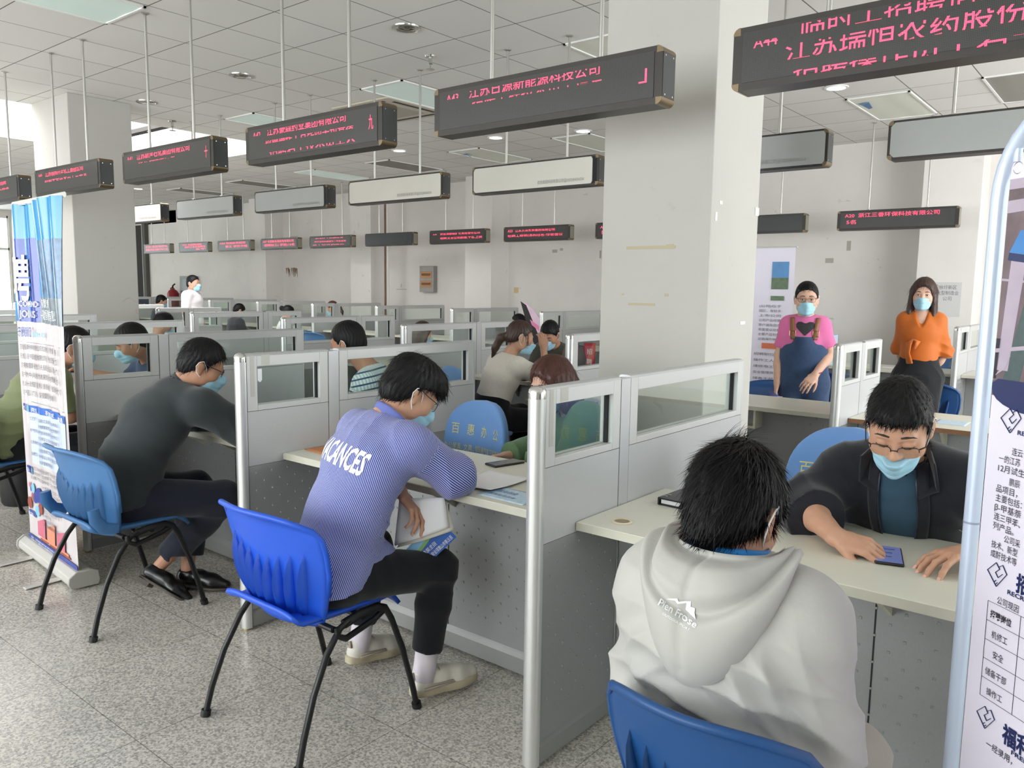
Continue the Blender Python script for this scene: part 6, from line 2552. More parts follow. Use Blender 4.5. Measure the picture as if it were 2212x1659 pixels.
# ================================================================== man in the dark shirt at the left counter
J = sit(-2.20, -0.215, 0.44, (0.15, 1.0), 0.5)
J.update(N=V3(-2.145, 0.03, 0.985), H=V3(-2.075, 0.115, 1.100), SR=V3(-1.955, 0.035, 0.925), SL=V3(-2.30, 0.05, 0.93), ER=V3(-1.875, 0.20, 0.80), WR=V3(-1.93, 0.42, 0.79), EL=V3(-2.33, 0.24, 0.80), WL=V3(-2.10, 0.40, 0.79),
         Wst=V3(-2.20, -0.17, 0.68), Cst=V3(-2.165, -0.075, 0.85), R=V3(0.99, -0.10, 0),
         KR=V3(-1.99, 0.15, 0.475), AR=V3(-2.235, -0.05, 0.135), KL=V3(-2.26, 0.16, 0.475), AL=V3(-2.20, 0.07, 0.10))
root, base, body, shirt, HR_, HL_ = human('man in a dark shirt and glasses leaning on the left counter', J, ((0.45, 0.90), 0.42, 0.0, 0.96),
      dict(mat=M_dshirt, infl=0.020, wide=1.04, sleeve=(1.80, 1.80), amp=0.004, skirt=0.05, arm=(0.064, 0.060, 0.054, 0.046), where=[(J['ER'], 0.12, 0.006, (0.2, 0.8, 0.4)), (J['Wst'], 0.16, 0.006, (0.2, 0.4, 0.9))],
           hem=(J['Hc'] + V3(0, 0, -0.02), (0.0, 0.2, -1))),
      dict(mat=M_navytr, hem=1.84, r=(0.090, 0.070, 0.064, 0.056)),
      dict(style='short', h=0.0045, n=2200, slen=0.030, spiky=0.5), {'bot': -0.118}, res=0.006, cres=0.007, seed=5, skin_m=M_skin2,
      shoes=dict(kind='dress', mats=(M_shoe_b, M_sole_b), R=dict(f=(0.80, 0.45), pitch=0.45, twist=0.5), L=dict(f=(0.85, 0.52), pitch=0.05)), glasses=dict())
collar_ring(shirt, base, J['N'] + V3(0.008, 0.012, -0.004), J['H'] - J['N'] + V3(0, 0, 0.03), 0.073, 0.077, 0.040, M_dshirt, gap=0.4, Fv=J['F'])

# ================================================================== man in the grey hooded jacket
J = sit(0.78, -0.40, 0.43, (0.0, 1.0), 0.10)
J.update(N=V3(0.775, -0.460, 0.952), H=V3(0.765, -0.415, 1.058), SR=V3(0.918, -0.460, 0.893), SL=V3(0.640, -0.460, 0.893), ER=V3(0.948, -0.43, 0.675), WR=V3(0.905, -0.235, 0.590), EL=V3(0.600, -0.42, 0.675), WL=V3(0.65, -0.20, 0.590),
         Wst=V3(0.775, -0.45, 0.68), Cst=V3(0.775, -0.465, 0.82), AR=V3(0.93, -0.30, 0.09), AL=V3(0.53, -0.52, 0.09), KL=V3(0.60, -0.12, 0.47), KR=V3(0.93, -0.10, 0.47), R=V3(1, 0, 0))
root, base, body, coat, HR_, HL_ = human('man with thick black hair in a pale grey hooded jacket, back to us', J, ((0.05, 1.0), 0.42, -0.03, 1.04),
      dict(mat=M_hood, name='jacket', infl=0.022, wide=1.02, sleeve=(1.92, 1.92), amp=0.0065, fdir=(0.4, 0.2, 0.9), skirt=0.03, arm=(0.062, 0.062, 0.056, 0.046), neck=0.012,
           where=[(J['ER'], 0.14, 0.009, (0.3, 0.5, 0.8)), (J['EL'], 0.12, 0.008, (0.3, 0.4, 0.8)), (J['Wst'] + V3(0.0, -0.08, 0.03), 0.20, 0.010, (0.15, 0.1, 1)), (J['Cst'] + V3(0.12, -0.1, -0.02), 0.09, 0.006, (0.7, 0.1, 0.6)), (J['Cst'] + V3(-0.12, -0.1, -0.05), 0.09, 0.006, (-0.5, 0.1, 0.8)), (J['SR'] + V3(-0.02, -0.05, -0.1), 0.10, 0.006, (1, 0.2, 0.3))]),
      dict(mat=cloth('grey_work_trousers', S(150, 140, 136)), hem=1.9),
      dict(style='short', h=0.0045, n=12000, slen=0.036, spiky=0.14, tuft=((-0.03, -0.03, 0.13), 150, (-0.1, 0.05, 1.0), 0.05)), {'bot': -0.12}, res=0.006, cres=0.006, seed=8, skin_m=M_skin2,
      shoes=dict(kind='sneaker', mats=(M_shoe_w, M_sole_w, M_shoe_t), R=dict(f=(0.2, 1.0)), L=dict(f=(0.1, 1.0))))
# hood lying on the back: a rolled opening round the neck and a pouch ending in a point
N0 = J['N']


def hood_pt(u, v):
    """u from the left collar round the back to the right collar, v from the outer edge over the roll to the inside of the neck"""
    ph = PI * (0.93 + 1.14 * u)
    b_ = max(0.0, -math.sin(ph)) ** 1.35
    smax = 0.050 + 0.155 * b_
    t = min(v / 0.80, 1.0)
    s_ = smax * (1 - t)
    hr = 0.088 + (0.045 + 0.032 * b_) * (1 - math.exp(-s_ / 0.055))
    z = 0.052 - s_ * (0.30 + 0.80 * b_)
    roll = math.sin(PI * min(1, t * 1.04)) ** 0.7
    thick = (0.026 + 0.020 * b_) * roll + 0.012 * max(0, 1 - abs(t - 0.86) / 0.14)
    if v > 0.80:
        w = (v - 0.80) / 0.20
        hr -= 0.030 * w
        z -= 0.055 * w ** 1.5
        thick = 0.012 * (1 - w)
    cr = 0.0045 * math.sin(ph * 7 + 5 * t) * roll + 0.004 * math.sin(ph * 3.1 - 9 * t) * roll
    fold = -0.016 * math.exp(-((t - 0.62 - 0.06 * math.cos(ph * 2)) / 0.07) ** 2) * (0.35 + b_)
    seam = -0.006 * math.exp(-((u - 0.49) / 0.012) ** 2) * (1 if 0.05 < v < 0.8 else 0)
    n = nrm((math.cos(ph) * 0.8, math.sin(ph) * 0.8, 0.62))
    return tuple(N0 - base + V3(hr * 1.06 * math.cos(ph), 0.010 + hr * 0.98 * math.sin(ph), z) + n * (thick + cr + fold + seam))


k = MB()
k.grid(hood_pt, 96, 48)
hood = k.build('hood', M_hood, coat, smooth=True)
LOGO_O, LOGO_X, LOGO_Y = V3(0.757, -0.672, 0.928), nrm((0.732, 0.527, -0.431)), nrm((0.289, 0.371, 0.883))
decal('maker_logo', hood, base, [('Pien Frose', 0, 0, 0.062, 0.016, 0.2, 0.02), ([(0.010, 0.014), (0.022, 0.027), (0.027, 0.023), (0.040, 0.036), (0.046, 0.026), (0.052, 0.028), (0.060, 0.012), (0.044, 0.016), (0.038, 0.028), (0.028, 0.018), (0.022, 0.021)],), ('OUTDOOR SPORT', 0.012, -0.010, 0.045, 0.006)],
      LOGO_O, LOGO_X, LOGO_Y, M_white_ink, 0.002)
k = MB()
ring = [N0 - base + V3(0.074 * math.cos(th), 0.006 - 0.066 * math.sin(th), 0.034 + 0.012 * math.sin(th)) for th in [(-0.7 + (PI + 1.4) * i / 24) for i in range(25)]]
k.tube(ring, 0.009, 8, flat=(0.7, 2.0))
k.build('lining', M_bluelin, coat, smooth=True)
k = MB()
pt = N0 - base + V3(0.132, 0.028, 0.018)
k.tube([pt, pt + V3(0.012, 0.0, -0.016), pt + V3(0.014, 0.004, -0.03)], 0.0028, 8)
k.build('zip_pull', M_white, coat, smooth=True)

# ================================================================== man in the dark jacket across the counter
J = sit(0.80, 0.93, 0.44, (0.13, -1.0), 0.30)
J.update(N=V3(0.800, 0.745, 0.985), H=V3(0.815, 0.600, 1.105), SR=V3(0.640, 0.745, 0.912), SL=V3(0.975, 0.785, 0.915), ER=V3(0.560, 0.610, 0.812), WR=V3(0.715, 0.425, 0.790), EL=V3(1.165, 0.730, 0.815), WL=V3(1.030, 0.525, 0.793),
         Wst=V3(0.80, 0.885, 0.70), Cst=V3(0.80, 0.815, 0.86), R=V3(-0.992, -0.12, 0))
handR = hand_pose(J['WR'], (0.80, 0.02, -0.10), (0.15, 0.35, -0.95), 1, [(0.42, 0.42, 0.25), (0.50, 0.48, 0.3), (0.55, 0.50, 0.3), (0.55, 0.5, 0.3)], 0.07, (0.55, 0.5), 1.0)
handL = hand_pose(J['WL'], (-0.50, -0.80, -0.02), (0.05, -0.08, -1.0), -1, [(0.35, 0.35, 0.2), (0.28, 0.35, 0.2), (0.28, 0.35, 0.2), (0.30, 0.35, 0.2)], 0.14, (0.75, 0.3), 1.02)
root, base, body, coat, HR_, HL_ = human('man with glasses in an open dark jacket looking down with both hands on the counter', J, ((0.15, -1.0), 0.50, 0.02, 1.05),
      dict(mat=M_jacket, name='jacket', infl=0.024, wide=1.04, sleeve=(1.42, 1.40), amp=0.0045, arm=(0.066, 0.064, 0.058, 0.050), neck=0.012, skirt=0.02,
           where=[(J['ER'], 0.12, 0.008, (0.5, 0.5, 0.5)), (J['EL'], 0.12, 0.008, (0.5, 0.5, 0.5)), (J['SR'], 0.1, 0.006, (0.7, 0.2, 0.6))]),
      dict(mat=M_blacktr, hem=1.9),
      dict(style='fringe', h=0.0042, n=5200, slen=0.026, spiky=0.14), {'top': -0.047, 'bot': -0.130, 'wide': 0.068, 'h': 0.0035}, res=0.0042, cres=0.006, seed=11, hands={'R': handR, 'L': handL},
      glasses=dict(half=True, drop=0.012, y=0.104), marks=dict(eyes='down'), shoes=dict(kind='sneaker', mats=(M_shoe_b, M_sole_b, M_shoe_b), R=dict(f=(0, -1)), L=dict(f=(0, -1))))
# open front: teal shirt panel, zip edges and stand collar
N0 = J['N']
ax = nrm(N0 - J['Hc'])
fw = nrm(np.cross(ax, J['R']))
fw = fw if fw[1] < 0 else -fw
bv = BVHTree.FromPolygons([v.co[:] for v in coat.data.vertices], [p.vertices[:] for p in coat.data.polygons])


def on_front(o, u, v, off):
    """point on the jacket front: u across (his left +), v down from the neck"""
    p = N0 - base + V3(-J['R'][0], -J['R'][1], 0) * u - ax * v
    h = bv.ray_cast(Vector(p + fw * 0.4), Vector(-fw), 0.8)
    q_ = np.array(h[0]) if h[0] else p + fw * 0.1
    return q_ + fw * off


k = MB()
k.grid(lambda u, v: on_front(coat, (u - 0.5) * 2 * (0.050 + 0.016 * math.sin(v * PI) - 0.02 * v), -0.03 + v * 0.33, 0.003), 14, 20)
k.build('tee_shirt', M_teal, root, smooth=True)
for sg in (-1, 1):
    k = MB()
    k.grid(lambda u, v: on_front(coat, sg * (0.046 + 0.016 * math.sin(v * PI) - 0.02 * v + u * 0.030), -0.03 + v * 0.33, 0.012 - 0.010 * u), 4, 20)
    k.build('jacket_facing', M_jacket, coat, smooth=True, solid=0.006)
    k = MB()
    k.tube([on_front(coat, sg * (0.046 + 0.016 * math.sin(v * PI) - 0.02 * v), -0.02 + v * 0.31, 0.014) for v in [i / 14 for i in range(15)]], 0.0022, 6)
    k.build('zip_edge', mat('dark_zip', S(66, 70, 80), 0.35, 0.6), coat, smooth=True)
    k = MB()
    a0 = on_front(coat, sg * 0.050, -0.025, 0.022)
    a1 = on_front(coat, sg * 0.108, 0.035, 0.012)
    a2 = on_front(coat, sg * 0.098, -0.055, 0.010)
    a3 = on_front(coat, sg * 0.055, 0.055, 0.020)
    a4 = N0 - base - J['R'] * sg * 0.07 + V3(0, 0.0, 0.045)
    k.mesh([a0, a3, a1, a2, a4], [(0, 1, 2, 3), (0, 3, 4)])
    k.build('collar', M_jacket, coat, solid=0.008, bevel=0.003)
collar_ring(coat, base, N0 + V3(0, 0.012, -0.004), ax + V3(0, 0, 0.4), 0.074, 0.080, 0.046, M_jacket, gap=0.7, Fv=fw)
k = MB()
a = on_front(coat, 0.155, 0.19, 0.003)
k.tube([a, a + V3(0.012, 0, -0.004), a + V3(0.026, 0, 0.006)], 0.0016, 6)
k.build('chest_mark', mat('grey_mark', S(140, 140, 150), 0.5), coat)

# ================================================================== the two standing women
J = stand(-0.615, 3.95, (0.30, -1.0), 1.545, 0.118)
P_ = lambda r, f, z: V3(-0.615, 3.95, 0) + J['R'] * r + J['F'] * f + V3(0, 0, z)
J.update(ER=P_(0.165, -0.01, 1.02), WR=P_(0.165, 0.09, 0.82), EL=P_(-0.180, -0.02, 1.04), WL=P_(-0.090, 0.17, 0.90))
handR = hand_pose(J['WR'], (0.0, -0.25, -0.95), (0.4, 0.2, 0), 1, [(0.5, 0.9, 0.5)] * 4, 0.03, (0.4, 0.8), 0.9)
handL = hand_pose(J['WL'], nrm(J['WL'] - J['EL']) + V3(-0.2, 0, -0.1), (-0.3, 0.4, -0.6), -1, [(0.15, 0.25, 0.2), (0.2, 0.3, 0.2), (0.3, 0.4, 0.2), (0.4, 0.4, 0.2)], 0.1, (0.6, 0.3), 0.92)
M_pinkt = cloth('pink_tee', S(216, 112, 162))
M_denim = cloth('dark_denim', S(52, 72, 104), 0.85, (40, 0.18))
M_strap = mat('brown_leather_strap', S(134, 88, 56), 0.55)
root, base, body, shirt, HR_, HL_ = human('woman with glasses in a pink T-shirt and denim dungarees standing behind the counter', J, ((0.38, -1.0), 0.05, 0.0, 0.98),
      dict(mat=M_pinkt, infl=0.012, wide=0.93, sleeve=(0.78, 0.78), arm=(0.048, 0.050, 0.05, 0.04), amp=0.004, neck=0.010, hem=(J['Hc'] + V3(0, 0, 0.02), (0, 0, -1))),
      dict(mat=M_denim, name='dungarees', infl=0.020, hem=1.9, rise=0.20, top=0.30, r=(0.094, 0.070, 0.066, 0.060), extra=[lambda V: V.ecap(J['Hc'] + V3(0, 0, 0.08), J['Hc'] + V3(0, 0, 0.36) + J['F'] * 0.030, (0.130, 0.108), (0.080, 0.112), J['R'], 0.02).cut(J['Hc'] + V3(0, 0, 0.318), (0, 0, 1))]),
      dict(style='bun', h=0.006, n=500, slen=0.03, spiky=0.1), {'top': -0.020, 'wide': 0.060}, B=FEM, res=0.006, cres=0.0075, seed=21, skin_m=M_skin3, hands={'R': handR, 'L': handL},
      glasses=dict(m=mat('thin_spectacle_frame', S(110, 80, 70), 0.3, 0.3)), marks=dict(eyes='open'))
Rv = J['R']
hp = [(0, 0), (0.030, 0.032), (0.052, 0.058), (0.056, 0.082), (0.044, 0.098), (0.024, 0.100), (0.006, 0.090), (0, 0.078), (-0.006, 0.090), (-0.024, 0.100), (-0.044, 0.098), (-0.056, 0.082), (-0.052, 0.058), (-0.030, 0.032)]
decal('heart_print', shirt, base, [([(x * 1.15, y) for x, y in hp],)], J['N'] + J['F'] * 0.3 + V3(0, 0, -0.118) - Rv * 0.005, -Rv, (0, 0, 1), mat('black_print', S(44, 42, 46), 0.7), 0.003)
bvs = BVHTree.FromPolygons([v.co[:] for v in shirt.data.vertices], [p.vertices[:] for p in shirt.data.polygons])
for sg in (-1, 1):
    k = MB()

    def strap(u, v):
        p = J['N'] - base + Rv * (sg * (0.088 - 0.014 * v) + (u - 0.5) * 0.030) + V3(0, 0, 0.01 - 0.155 * v)
        h = bvs.ray_cast(Vector(p + J['F'] * 0.4), Vector(-J['F']), 0.8)
        q_ = np.array(h[0]) if h[0] else p
        return q_ + J['F'] * 0.006
    k.grid(strap, 2, 14)
    st = k.build('shoulder_strap', M_strap, root, smooth=True, solid=0.004)
    k = MB()
    c = strap(0.5, 0.72)
    k.tube([c + Rv * a + V3(0, 0, b_) + J['F'] * 0.006 for a, b_ in ((-0.02, -0.02), (0.02, -0.02), (0.02, 0.02), (-0.02, 0.02), (-0.02, -0.02))], 0.003, 6)
    k.build('buckle', mat('brass_buckle', S(150, 120, 80), 0.35, 0.7), st)
k = MB()
c = (J['WL'] + J['EL'] * 0.18 + J['WL'] * 0.0)
w_ = J['WL'] + (J['EL'] - J['WL']) * 0.12
k.tube([w_ - base + np.array([0.030 * math.cos(a), 0.030 * math.sin(a), 0.004 * math.sin(a)]) for a in [i * PI / 8 for i in range(17)]], 0.004, 6)
k.build('red_bracelet', mat('red_cord', S(150, 40, 40), 0.6), body)
k = MB()
w_ = J['WR'] + V3(0, -0.03, -0.085)
k.tube([w_ - base + V3(-0.02, 0.02, 0.02), w_ - base + V3(0.02, -0.05, -0.01), w_ - base + V3(0.05, -0.07, -0.005)], [0.030, 0.030, 0.028], 12, flat=(1, 0.3))
tag(k.build('folded_leaflet', mat('leaflet_blue_white', S(86, 96, 170), 0.4, noise=(18, 0.5)), None, tuple(base)), 'folded blue and white leaflet held by the woman in dungarees', 'leaflet')

J = stand(-0.045, 4.85, (0.22, -1.0), 1.59, 0.112)
P_ = lambda r, f, z: V3(-0.045, 4.85, 0) + J['R'] * r + J['F'] * f + V3(0, 0, z)
J.update(EL=P_(-0.178, -0.07, 1.04), WL=P_(-0.08, -0.17, 0.84), ER=P_(0.145, -0.09, 1.05), WR=P_(0.05, -0.17, 0.85))
M_orange = cloth('burnt_orange_chiffon', S(190, 98, 26), 0.6)
M_skirt = cloth('black_pencil_skirt', S(26, 27, 30))
root, base, body, shirt, HR_, HL_ = human('woman with long brown hair in an orange blouse and black skirt, hands behind her back', J, ((0.16, -1.0), 0.04, 0.03, 0.97),
      dict(mat=M_orange, name='blouse', infl=0.012, wide=0.92, sleeve=(1.12, 1.12), arm=(0.044, 0.044, 0.040, 0.04), amp=0.0045, neck=0.012, where=[(J['EL'], 0.1, 0.007, (0.2, 0.2, 1))],
           extra=[lambda V: V.cap(J['N'] + J['F'] * 0.10 + V3(0, 0, 0.03), J['N'] + J['F'] * 0.115 - V3(0, 0, 0.085), 0.062, 0.012, 0.006, '-')], hem=(J['Hc'] + V3(0, 0, 0.06), (0, 0, -1))),
      dict(mat=M_skirt, kind='skirt', name='skirt', infl=0.012), dict(style='long', mat=M_hair_b, h=0.006, n=900, slen=0.05, spiky=0.1), {'top': -0.022, 'wide': 0.060}, B=FEM, res=0.006, cres=0.0075, seed=23, skin_m=M_skin3, marks=dict(eyes='open'))
k = MB()
c = J['N'] - base + J['F'] * 0.125 + J['R'] * 0.045 + V3(0, 0, -0.24)
k.tube([c + V3(0, 0, 0.05), c + J['R'] * 0.03 + J['F'] * 0.02 + V3(0, 0, 0.02), c + J['R'] * 0.035 + J['F'] * 0.02 + V3(0, 0, -0.05), c + J['R'] * 0.015 + J['F'] * 0.012 + V3(0, 0, -0.13)], [0.012, 0.030, 0.026, 0.036], 12, flat=(1, 0.45))
k.tube([c + V3(0, 0, 0.05), c - J['R'] * 0.03 + J['F'] * 0.02 + V3(0, 0, 0.035), c - J['R'] * 0.01 + J['F'] * 0.018 + V3(0, 0, -0.02)], [0.010, 0.028, 0.012], 12, flat=(1, 0.5))
k.build('tied_bow', M_orange, shirt, smooth=True)

# ================================================================== people in the middle and far rows
g_far = None
J = sit(-2.44, 2.56, 0.44, (0.32, 0.95), 0.22, 0.155)
J.update(N=V3(-2.36, 2.70, 0.955), H=V3(-2.275, 2.745, 1.120), ER=V3(-2.165, 2.925, 0.81), WR=V3(-2.245, 2.99, 1.025), EL=V3(-2.50, 2.95, 0.80), WL=V3(-2.30, 3.06, 0.79))
J['SR'], J['SL'] = J['N'] + J['R'] * 0.145 - V3(0, 0, 0.045), J['N'] - J['R'] * 0.15 - V3(0, 0, 0.045)
M_cream = cloth('cream_knit_top', S(214, 206, 194), 0.9, (60, 0.06), (120, 0.4))
human('pony-tailed woman in a cream short-sleeved top and black skirt, hand raised to her face', J, ((0.62, 0.80), 0.22, 0.05, 0.96),
      dict(mat=M_cream, name='top', infl=0.018, wide=1.05, sleeve=(0.80, 0.80), arm=(0.054, 0.050, 0.046, 0.04), amp=0.004, hem=(J['Hc'] + V3(0, 0, 0.06), (0, 0.1, -1))),
      dict(mat=M_blacktr, hem=1.9, infl=0.02, rise=0.12), dict(style='tail', mat=M_hair_b, h=0.0055, n=500, slen=0.05, spiky=0.05), {'top': -0.03}, B=FEM, res=0.006, cres=0.007, seed=31, skin_m=M_skin)
J = sit(-2.90, 4.22, 0.42, (0.10, -1.0), 0.45)
J.update(H=V3(-2.86, 3.90, 1.07))
human('young man in dark green with a white mask, looking down, beside the pony-tailed woman', J, ((0.25, -1.0), 0.55, 0.05, 0.97),
      dict(mat=cloth('dark_olive_shirt', S(66, 68, 58)), infl=0.02, sleeve=(1.0, 1.0), amp=0.004), dict(mat=M_blacktr), dict(style='short', h=0.006, n=700, slen=0.03, spiky=0.5), {}, res=0.007, cres=0.009, seed=33, skin_m=M_skin2, marks=dict(eyes='down'))
J = sit(-0.62, 1.22, 0.40, (-0.55, -0.85), 0.25, 0.15)
J.update(N=V3(-0.66, 1.14, 0.885), H=V3(-0.745, 1.05, 1.045), R=V3(-0.84, 0.54, 0))
M_cardi = cloth('sage_green_cardigan', S(92, 120, 86), 0.9, (50, 0.08), (160, 0.3))
M_fring = M_hair_r
root, base, body, shirt, HR_, HL_ = human('woman with a red-brown fringe in a green cardigan behind the nearest partition', J, ((-0.28, -1.0), 0.26, -0.12, 1.0),
      dict(mat=M_cardi, name='cardigan', infl=0.026, sleeve=(1.85, 1.85), wide=1.08, amp=0.004, arm=(0.056, 0.054, 0.05, 0.042)), dict(mat=M_blacktr),
      dict(style='bob', mat=M_hair_r, h=0.0055, n=1500, slen=0.05, spiky=0.08), {'top': -0.022}, B=FEM, res=0.006, cres=0.007, seed=35, skin_m=M_skin3, marks=dict(eyes='down'), glasses=dict())
J = sit(-2.10, 1.30, 0.44, (-0.80, -0.60), 0.20)
J.update(H=V3(-2.305, 1.155, 1.145), N=V3(-2.19, 1.245, 0.975))
J['SR'], J['SL'] = J['N'] + J['R'] * 0.175 - V3(0, 0, 0.05), J['N'] - J['R'] * 0.175 - V3(0, 0, 0.05)
human('crop-haired man in a plaid shirt seen from behind through the partition glass', J, ((-0.93, -0.36), 0.22, 0.05, 1.0),
      dict(mat=M_plaid, infl=0.020, sleeve=(1.0, 1.0), stripes=True, amp=0.004), dict(mat=M_blacktr), dict(style='short', h=0.0055, n=900, slen=0.012, spiky=0.2), {}, res=0.006, cres=0.006, seed=37, skin_m=M_skin2)
J = sit(-3.98, 1.02, 0.42, (-0.10, -1.0), 0.40)
J.update(H=V3(-3.92, 0.66, 1.085), WR=V3(-4.28, 0.55, 0.86), ER=V3(-4.16, 0.74, 0.79))
human('man in navy with a blue mask looking at his phone behind the left partition', J, ((-0.35, -0.95), 0.42, 0.10, 1.0),
      dict(mat=cloth('navy_check_shirt', S(52, 66, 98), 0.85, (90, 0.2)), infl=0.02, sleeve=(1.2, 1.2), amp=0.004), dict(mat=M_blacktr), dict(style='short', h=0.006, n=700, slen=0.015, spiky=0.2), {}, res=0.007, cres=0.009, seed=39, skin_m=M_skin2, marks=dict(eyes='down'))
k = MB()
k.box(-0.075, 0.075, -0.036, 0.036, -0.004, 0.004)
o = k.build('mobile_phone', M_black, None, (-4.36, 0.47, 0.89), bevel=0.004)
o.rotation_euler = (0.7, 0.1, 0.4)
tag(o, 'black mobile phone held by the man in navy behind the left partition', 'phone')
J = sit(-3.90, -0.14, 0.44, (0.25, 1.0), 0.55)
J.update(H=V3(-3.70, 0.21, 1.085), N=V3(-3.80, 0.12, 0.955))
J['SR'], J['SL'] = J['N'] + J['R'] * 0.175 - V3(0, 0, 0.05), J['N'] - J['R'] * 0.175 - V3(0, 0, 0.05)
human('man in an olive green T-shirt leaning forward, half hidden by the roll-up banner', J, ((0.4, 0.9), 0.3, 0, 0.98),
      dict(mat=cloth('olive_tee', S(116, 124, 88)), infl=0.018, sleeve=(0.9, 0.9), wide=1.08, amp=0.006, where=[(J['Hc'] + V3(0, 0, 0.2), 0.3, 0.006, (0, 0, 1))]), dict(mat=M_blacktr), dict(style='short', h=0.007), {}, res=0.008, cres=0.008, seed=41, skin_m=M_skin2)
J = stand(-10.62, 4.85, (0.80, 0.55), 1.60, 0.18)
human('man in a white T-shirt standing in the far aisle, looking right', J, ((0.90, 0.42), -0.02, 0, 1.02),
      dict(mat=cloth('white_tee', S(232, 226, 226)), infl=0.022, sleeve=(0.8, 0.8), wide=1.12, amp=0.005), dict(mat=cloth('grey_trousers', S(120, 120, 128)), hem=1.95), dict(style='short', h=0.008), {}, res=0.009, cres=0.010, seed=43, skin_m=M_skin)
for i, (lb, x, y, z, F_, st, hm, fem, tc, fp) in enumerate([
        ('person with a black crop seated in the far left corner', -13.95, 6.05, 1.125, (0.3, 1), 'short', M_hair, 0, S(60, 62, 70), 0.3),
        ('person with dark hair bent low in the far row, right of the white T-shirt', -11.15, 6.0, 1.02, (0.2, 1), 'short', M_hair, 0, S(60, 60, 66), 0.6),
        ('woman with a black hair bun in the far row', -9.72, 6.0, 1.025, (0.7, 0.7), 'bun', M_hair, 1, S(210, 208, 206), 0.4),
        ('woman with red-brown hair and a white top behind the far row glass', -9.85, 7.0, 1.09, (-0.80, -0.5), 'tail', M_hair_r, 1, S(232, 230, 228), 0.35),
        ('person with long brown hair seen through glass at the middle row', -4.72, 4.15, 0.985, (0.5, 0.9), 'long', M_hair_b, 1, S(80, 74, 72), 0.3),
        ('person with black hair just above the pony-tailed woman', -5.62, 6.9, 1.00, (-0.8, -0.5), 'tail', M_hair, 1, S(90, 90, 96), 0.2),
        ('person behind the nearest left partition, only the dark crown showing', -6.75, 2.35, 1.055, (0.2, 1), 'short', M_hair, 0, S(60, 60, 70), 0.5)]):
    J = sit(x, y - 0.10 * F_[1], 0.42, F_, 0.25, 0.15 if fem else 0.17)
    Fn = nrm((F_[0], F_[1], 0))
    J['H'] = V3(x, y, z)
    J['N'] = J['H'] - Fn * 0.06 - V3(0, 0, 0.155)
    J['SR'], J['SL'] = J['N'] + J['R'] * (0.15 if fem else 0.17) - V3(0, 0, 0.05), J['N'] - J['R'] * (0.15 if fem else 0.17) - V3(0, 0, 0.05)
    for s_, sg in (('R', 1), ('L', -1)):
        J['E' + s_] = J['S' + s_] - V3(0, 0, 0.2) + Fn * 0.10
        J['W' + s_] = J['E' + s_] + Fn * 0.18 - J['R'] * sg * 0.08
    human(lb, J, (F_, fp, 0, 0.97), dict(mat=cloth('far_top_%d' % i, tc), infl=0.02, sleeve=(1.5, 1.5)), dict(mat=M_blacktr), dict(style=st, mat=hm, h=0.009), {}, B=FEM if fem else MALE, res=0.011, cres=0.012, seed=50 + i, skin_m=M_skin)


# ------------------------------------------------------------------ small things on counters and walls
M_paper = mat('white_paper', S(236, 236, 238), 0.7)
M_kraft = mat('kraft_paper', S(196, 132, 86), 0.7, noise=(20, 0.06))
M_redink = mat('red_stamp_ink', S(176, 62, 44), 0.7)
M_greyink = mat('grey_type', S(140, 142, 150), 0.7)
DZ = 0.7502


def sheet(name, label, cat, corners, z, m, th=0.0012, lift=None, lines=None, group=None, text=None):
    """loose sheet given its four corners (x, y); lift = how far each corner stands off the table"""
    c = [Vector((x, y, 0)) for x, y in corners]
    ctr = sum(c, Vector()) / 4
    r = thing(name, label, cat, (ctr.x, ctr.y, z), 0, group)
    lf = lift or (0, 0, 0, 0)

    def f(u, v, off=0.0):
        p = c[0] * (1 - u) * (1 - v) + c[1] * u * (1 - v) + c[2] * u * v + c[3] * (1 - u) * v - ctr
        h = lf[0] * (1 - u) ** 2 * (1 - v) ** 2 + lf[1] * u ** 2 * (1 - v) ** 2 + lf[2] * u ** 2 * v ** 2 + lf[3] * (1 - u) ** 2 * v ** 2
        return (p.x, p.y, h + th + off)
    k = MB()
    k.grid(f, 12, 12)
    s = k.build('paper' if 'paper' in name or 'sheet' in name else 'body', m, r, smooth=True)
    md = s.modifiers.new('solid', 'SOLIDIFY')
    md.thickness = th
    md.offset = -1
    if lines:
        k = MB()
        rg = random.Random(3)
        for i in range(lines):
            v = 0.14 + 0.72 * i / lines
            u0, u1 = 0.10 + 0.1 * rg.random(), 0.6 + 0.3 * rg.random()
            u = u0
            while u < u1:
                du = 0.015 + 0.03 * rg.random()
                k.mesh([f(u, v, 0.0004), f(min(u + du, u1), v, 0.0004), f(min(u + du, u1), v + 0.35 / lines, 0.0004), f(u, v + 0.35 / lines, 0.0004)], [(0, 1, 2, 3)])
                u += du + 0.008
        k.build('print', M_greyink, s, fix=False)
    if text:
        k = MB()
        for body, u0, v0, w, h in text[0]:
            ex = (c[1] - c[0]).normalized()
            ey = (c[3] - c[0]).normalized()
            o = c[0] + (c[1] - c[0]) * u0 + (c[3] - c[0]) * v0 - ctr + Vector((0, 0, th + 0.0006))
            put_text(k, body, o, ex, ey, width=w, height=h)
        k.build('print', text[1], s, fix=False)
    return r


